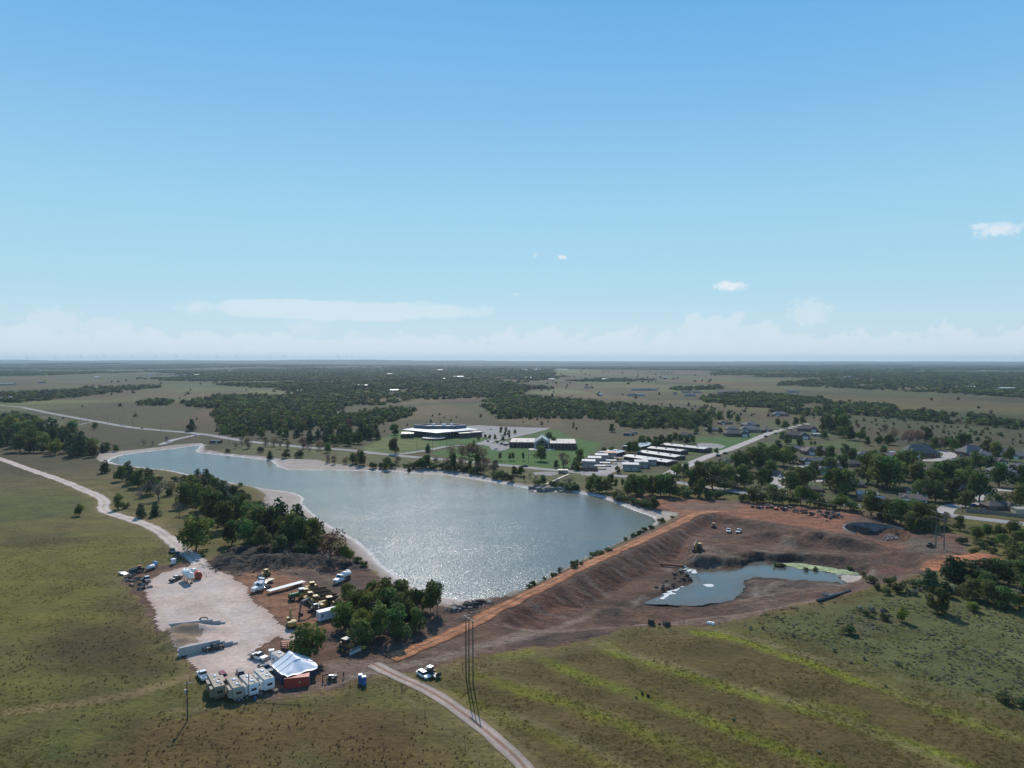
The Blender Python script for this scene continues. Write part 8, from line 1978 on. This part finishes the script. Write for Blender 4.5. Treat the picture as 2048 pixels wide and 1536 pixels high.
# scattered field trees and cedars
W_SC = [([(1700,845),(1850,826),(2048,842),(2250,866),(2250,915),(2048,893),(1900,885),(1760,880)], 0.3), ([(1130,808),(1460,812),(1700,830),(1660,845),(1480,832),(1300,828),(1150,818)], 0.2),
        ([(820,835),(980,824),(1000,838),(900,852),(830,850)], 0.14), ([(1000,842),(1130,832),(1240,845),(1300,860),(1150,862),(1040,848)], 0.10), ([(640,858),(760,848),(830,852),(780,866),(700,862)], 0.18),
        ([(60,780),(300,755),(600,770),(1000,764),(1440,770),(1500,790),(1200,800),(700,800),(300,800)], 0.035), ([(0,815),(480,805),(440,850),(200,842)], 0.008), ([(1620,788),(2200,812),(2200,840),(1750,815)], 0.03),
        ([(500,745),(1500,745),(1500,765),(500,770)], 0.06)]
P3 = np.concatenate([plan_fill([a], 9 + i, lambda d: np.clip(d / 90, 7, 60), lambda d: np.clip(d / 50, 9, 150), d_) for i, (a, d_) in enumerate(W_SC)])
w3 = np.clip(P3[:, 1] / 190, 4.6, 16) * rg5.uniform(0.6, 1.5, len(P3))
gn_scatter("field_trees", P3, np.stack([w3, w3, np.clip(w3 * 0.85, 3, 9)], 1), rg5.uniform(0, 6.28, len(P3)), [clump_mesh(90 + i, 150, [L_OAK, L_CEDAR, L_CEDAR, L_BROWN][i], 0.15, shape=['round', 'cedar', 'cedar', 'round'][i]) for i in range(4)],
           "small trees and cedars dotted over the far fields", "trees")

# grass, weeds and tussocks of the near meadows
def tuft_mesh(seed, n, h, spread, mat, w=0.05):
    rg = np.random.default_rng(seed); V = []
    for i in range(n):
        a, r = rg.uniform(0, 6.28), rg.uniform(0, spread); b = rg.uniform(0, 6.28)
        x, y = math.cos(a) * r, math.sin(a) * r; hh = h * rg.uniform(.5, 1.1); l = rg.uniform(.1, .5) * hh; ww = w * rg.uniform(.7, 1.4)
        dx, dy = math.cos(b) * ww, math.sin(b) * ww
        V += [(x - dx, y - dy, -0.03), (x + dx, y + dy, -0.03), (x + math.cos(a) * l, y + math.sin(a) * l, hh)]
    V = np.array(V); c = np.repeat(rg.uniform(.7, 1.3, (n, 1)), 3, 0) * np.ones((n * 3, 3))
    return mesh_np("tuft", V, np.arange(len(V)).reshape(-1, 3), mat, c, smooth=False)
def meadow_pts(seed, n, extra=None, ymax=330):
    rg = np.random.default_rng(seed)
    u = rg.uniform(0, 1, n); y = 122 + (ymax - 122) * u ** 1.35; x = rg.uniform(-1, 1, n) * (0.80 * y + 18)
    s = lambda F_: F_[np.clip(np.searchsorted(ys, y) - 1, 0, NY - 1), np.clip(np.searchsorted(xs, x) - 1, 0, NX - 1)]
    k = (s(sDirtN) > 0.6) & (s(sPadN) > 0.6) & (s(sRB) > 2.6) & (s(sRA) > 3.8) & (s(sBeach) > 0.5) & (s(sLake) > 2)
    if extra is not None: k &= extra(x, y, rg)
    x, y = x[k], y[k]
    return np.stack([x, y, HS(x, y)], 1), rg
G_OLIVE = leaf_mat("grass_olive", (0.135, 0.116, 0.030), 0.5, 0.35); G_STRAW = leaf_mat("grass_straw", (0.175, 0.130, 0.055), 0.5, 0.35); G_WEED = leaf_mat("weed_dark", (0.094, 0.066, 0.034), 0.35, 0.4)
def scatter_grass(name, seed, n, protos, slo, shi, label, extra=None, ymax=330, squash=1.0):
    P_, rg = meadow_pts(seed, n, extra, ymax)
    s = rg.uniform(slo, shi, len(P_))
    gn_scatter(name, P_, np.stack([s, s, s * squash], 1), rg.uniform(0, 6.28, len(P_)), protos, label, "grass")
weed_area = [PL([(60,1270),(290,1230),(345,1300),(380,1350),(200,1385),(90,1345)]), PL([(180,1440),(430,1405),(760,1400),(960,1500),(1000,1620),(100,1620)]), PL([(-300,1300),(60,1280),(120,1380),(-300,1420)])]
def weed_dist(x, y): return np.minimum.reduce([sdf_poly(x, y, P_, 20) for P_ in weed_area])
def in_weeds(x, y, rg):
    k = np.zeros(len(x), bool)
    for P_ in weed_area: k |= sdf_poly(x, y, P_, 20) < rg.uniform(-3, 4, len(x))
    return (k & (fbm(x / 7, y / 7, 3, 310) > 0.38)) | (rg.uniform(0, 1, len(x)) < 0.006)
scatter_grass("meadow_grass", 201, 70000, [tuft_mesh(i, 14, 0.24, 0.42, m_) for i, m_ in enumerate([G_OLIVE, G_OLIVE, G_STRAW])], 0.6, 1.3, "olive and straw grass tussocks over the near meadows",
              lambda x, y, rg: ((weed_dist(x, y) > 4) | (rg.uniform(0, 1, len(x)) < 0.25)) & (fbm(x / 9, y / 9, 3, 300) > 0.47 + 0.2 * rg.uniform(-.5, .5, len(x))))
scatter_grass("weeds", 202, 15000, [tuft_mesh(20 + i, 14, 0.42, 0.26, G_WEED, 0.05) for i in range(2)], 0.6, 1.35, "dark brown standing weeds in the near meadows", in_weeds)
sage_area = PL([(1450,1240),(1600,1205),(1760,1180),(1900,1200),(2200,1210),(2300,1470),(2000,1400),(1700,1320),(1540,1275)])
scatter_grass("sagebrush", 203, 26000, [PROTO[k][i][0] for k in (SA, SA, SH) for i in range(2)], 0.3, 0.85, "pale sagebrush clumps over the east meadow",
              lambda x, y, rg: (sdf_poly(x, y, sage_area, 20) < 0) & (fbm(x / 10, y / 10, 3, 320) > 0.46 + rg.uniform(-.08, .08, len(x))), 330, 0.45)

G_LIME = leaf_mat("grass_lime", (0.165, 0.19, 0.022), 0.5, 0.3)
scatter_grass("strip_grass", 204, 90000, [tuft_mesh(50 + i, 14, 0.17, 0.46, G_LIME) for i in range(2)], 0.6, 1.4, "bright yellow green grass in strips across the lower right field",
              lambda x, y, rg: STRIP[np.clip(np.searchsorted(ys, y) - 1, 0, NY - 1), np.clip(np.searchsorted(xs, x) - 1, 0, NX - 1)] > rg.uniform(0.25, 0.95, len(x)), 300)
# ------------------------------------------------------------------ haze over the whole plain
bm = bmesh.new(); bmesh.ops.create_cube(bm, size=1.0)
HZ_TOP, HZ_BOT = 200.0, float(H.min()) - 1.5
for v in bm.verts:
    v.co = Vector((v.co.x * 58000, v.co.y * 29500 + 13000, HZ_TOP if v.co.z > 0 else HZ_BOT))
hm = bpy.data.meshes.new("haze"); bm.to_mesh(hm); bm.free()
hz, t, p, o_ = new_mat("haze_air"); t.nodes.remove(p)
vol = t.nodes.new("ShaderNodeVolumePrincipled")
vol.inputs["Color"].default_value = (0.68, 0.86, 1.0, 1); vol.inputs["Density"].default_value = 0.000042; vol.inputs["Anisotropy"].default_value = 0.1
t.links.new(vol.outputs[0], o_.inputs["Volume"])
hm.materials.append(hz)
link(bpy.data.objects.new("haze", hm), None, "thin blue haze over the plain", "haze", None, "stuff")
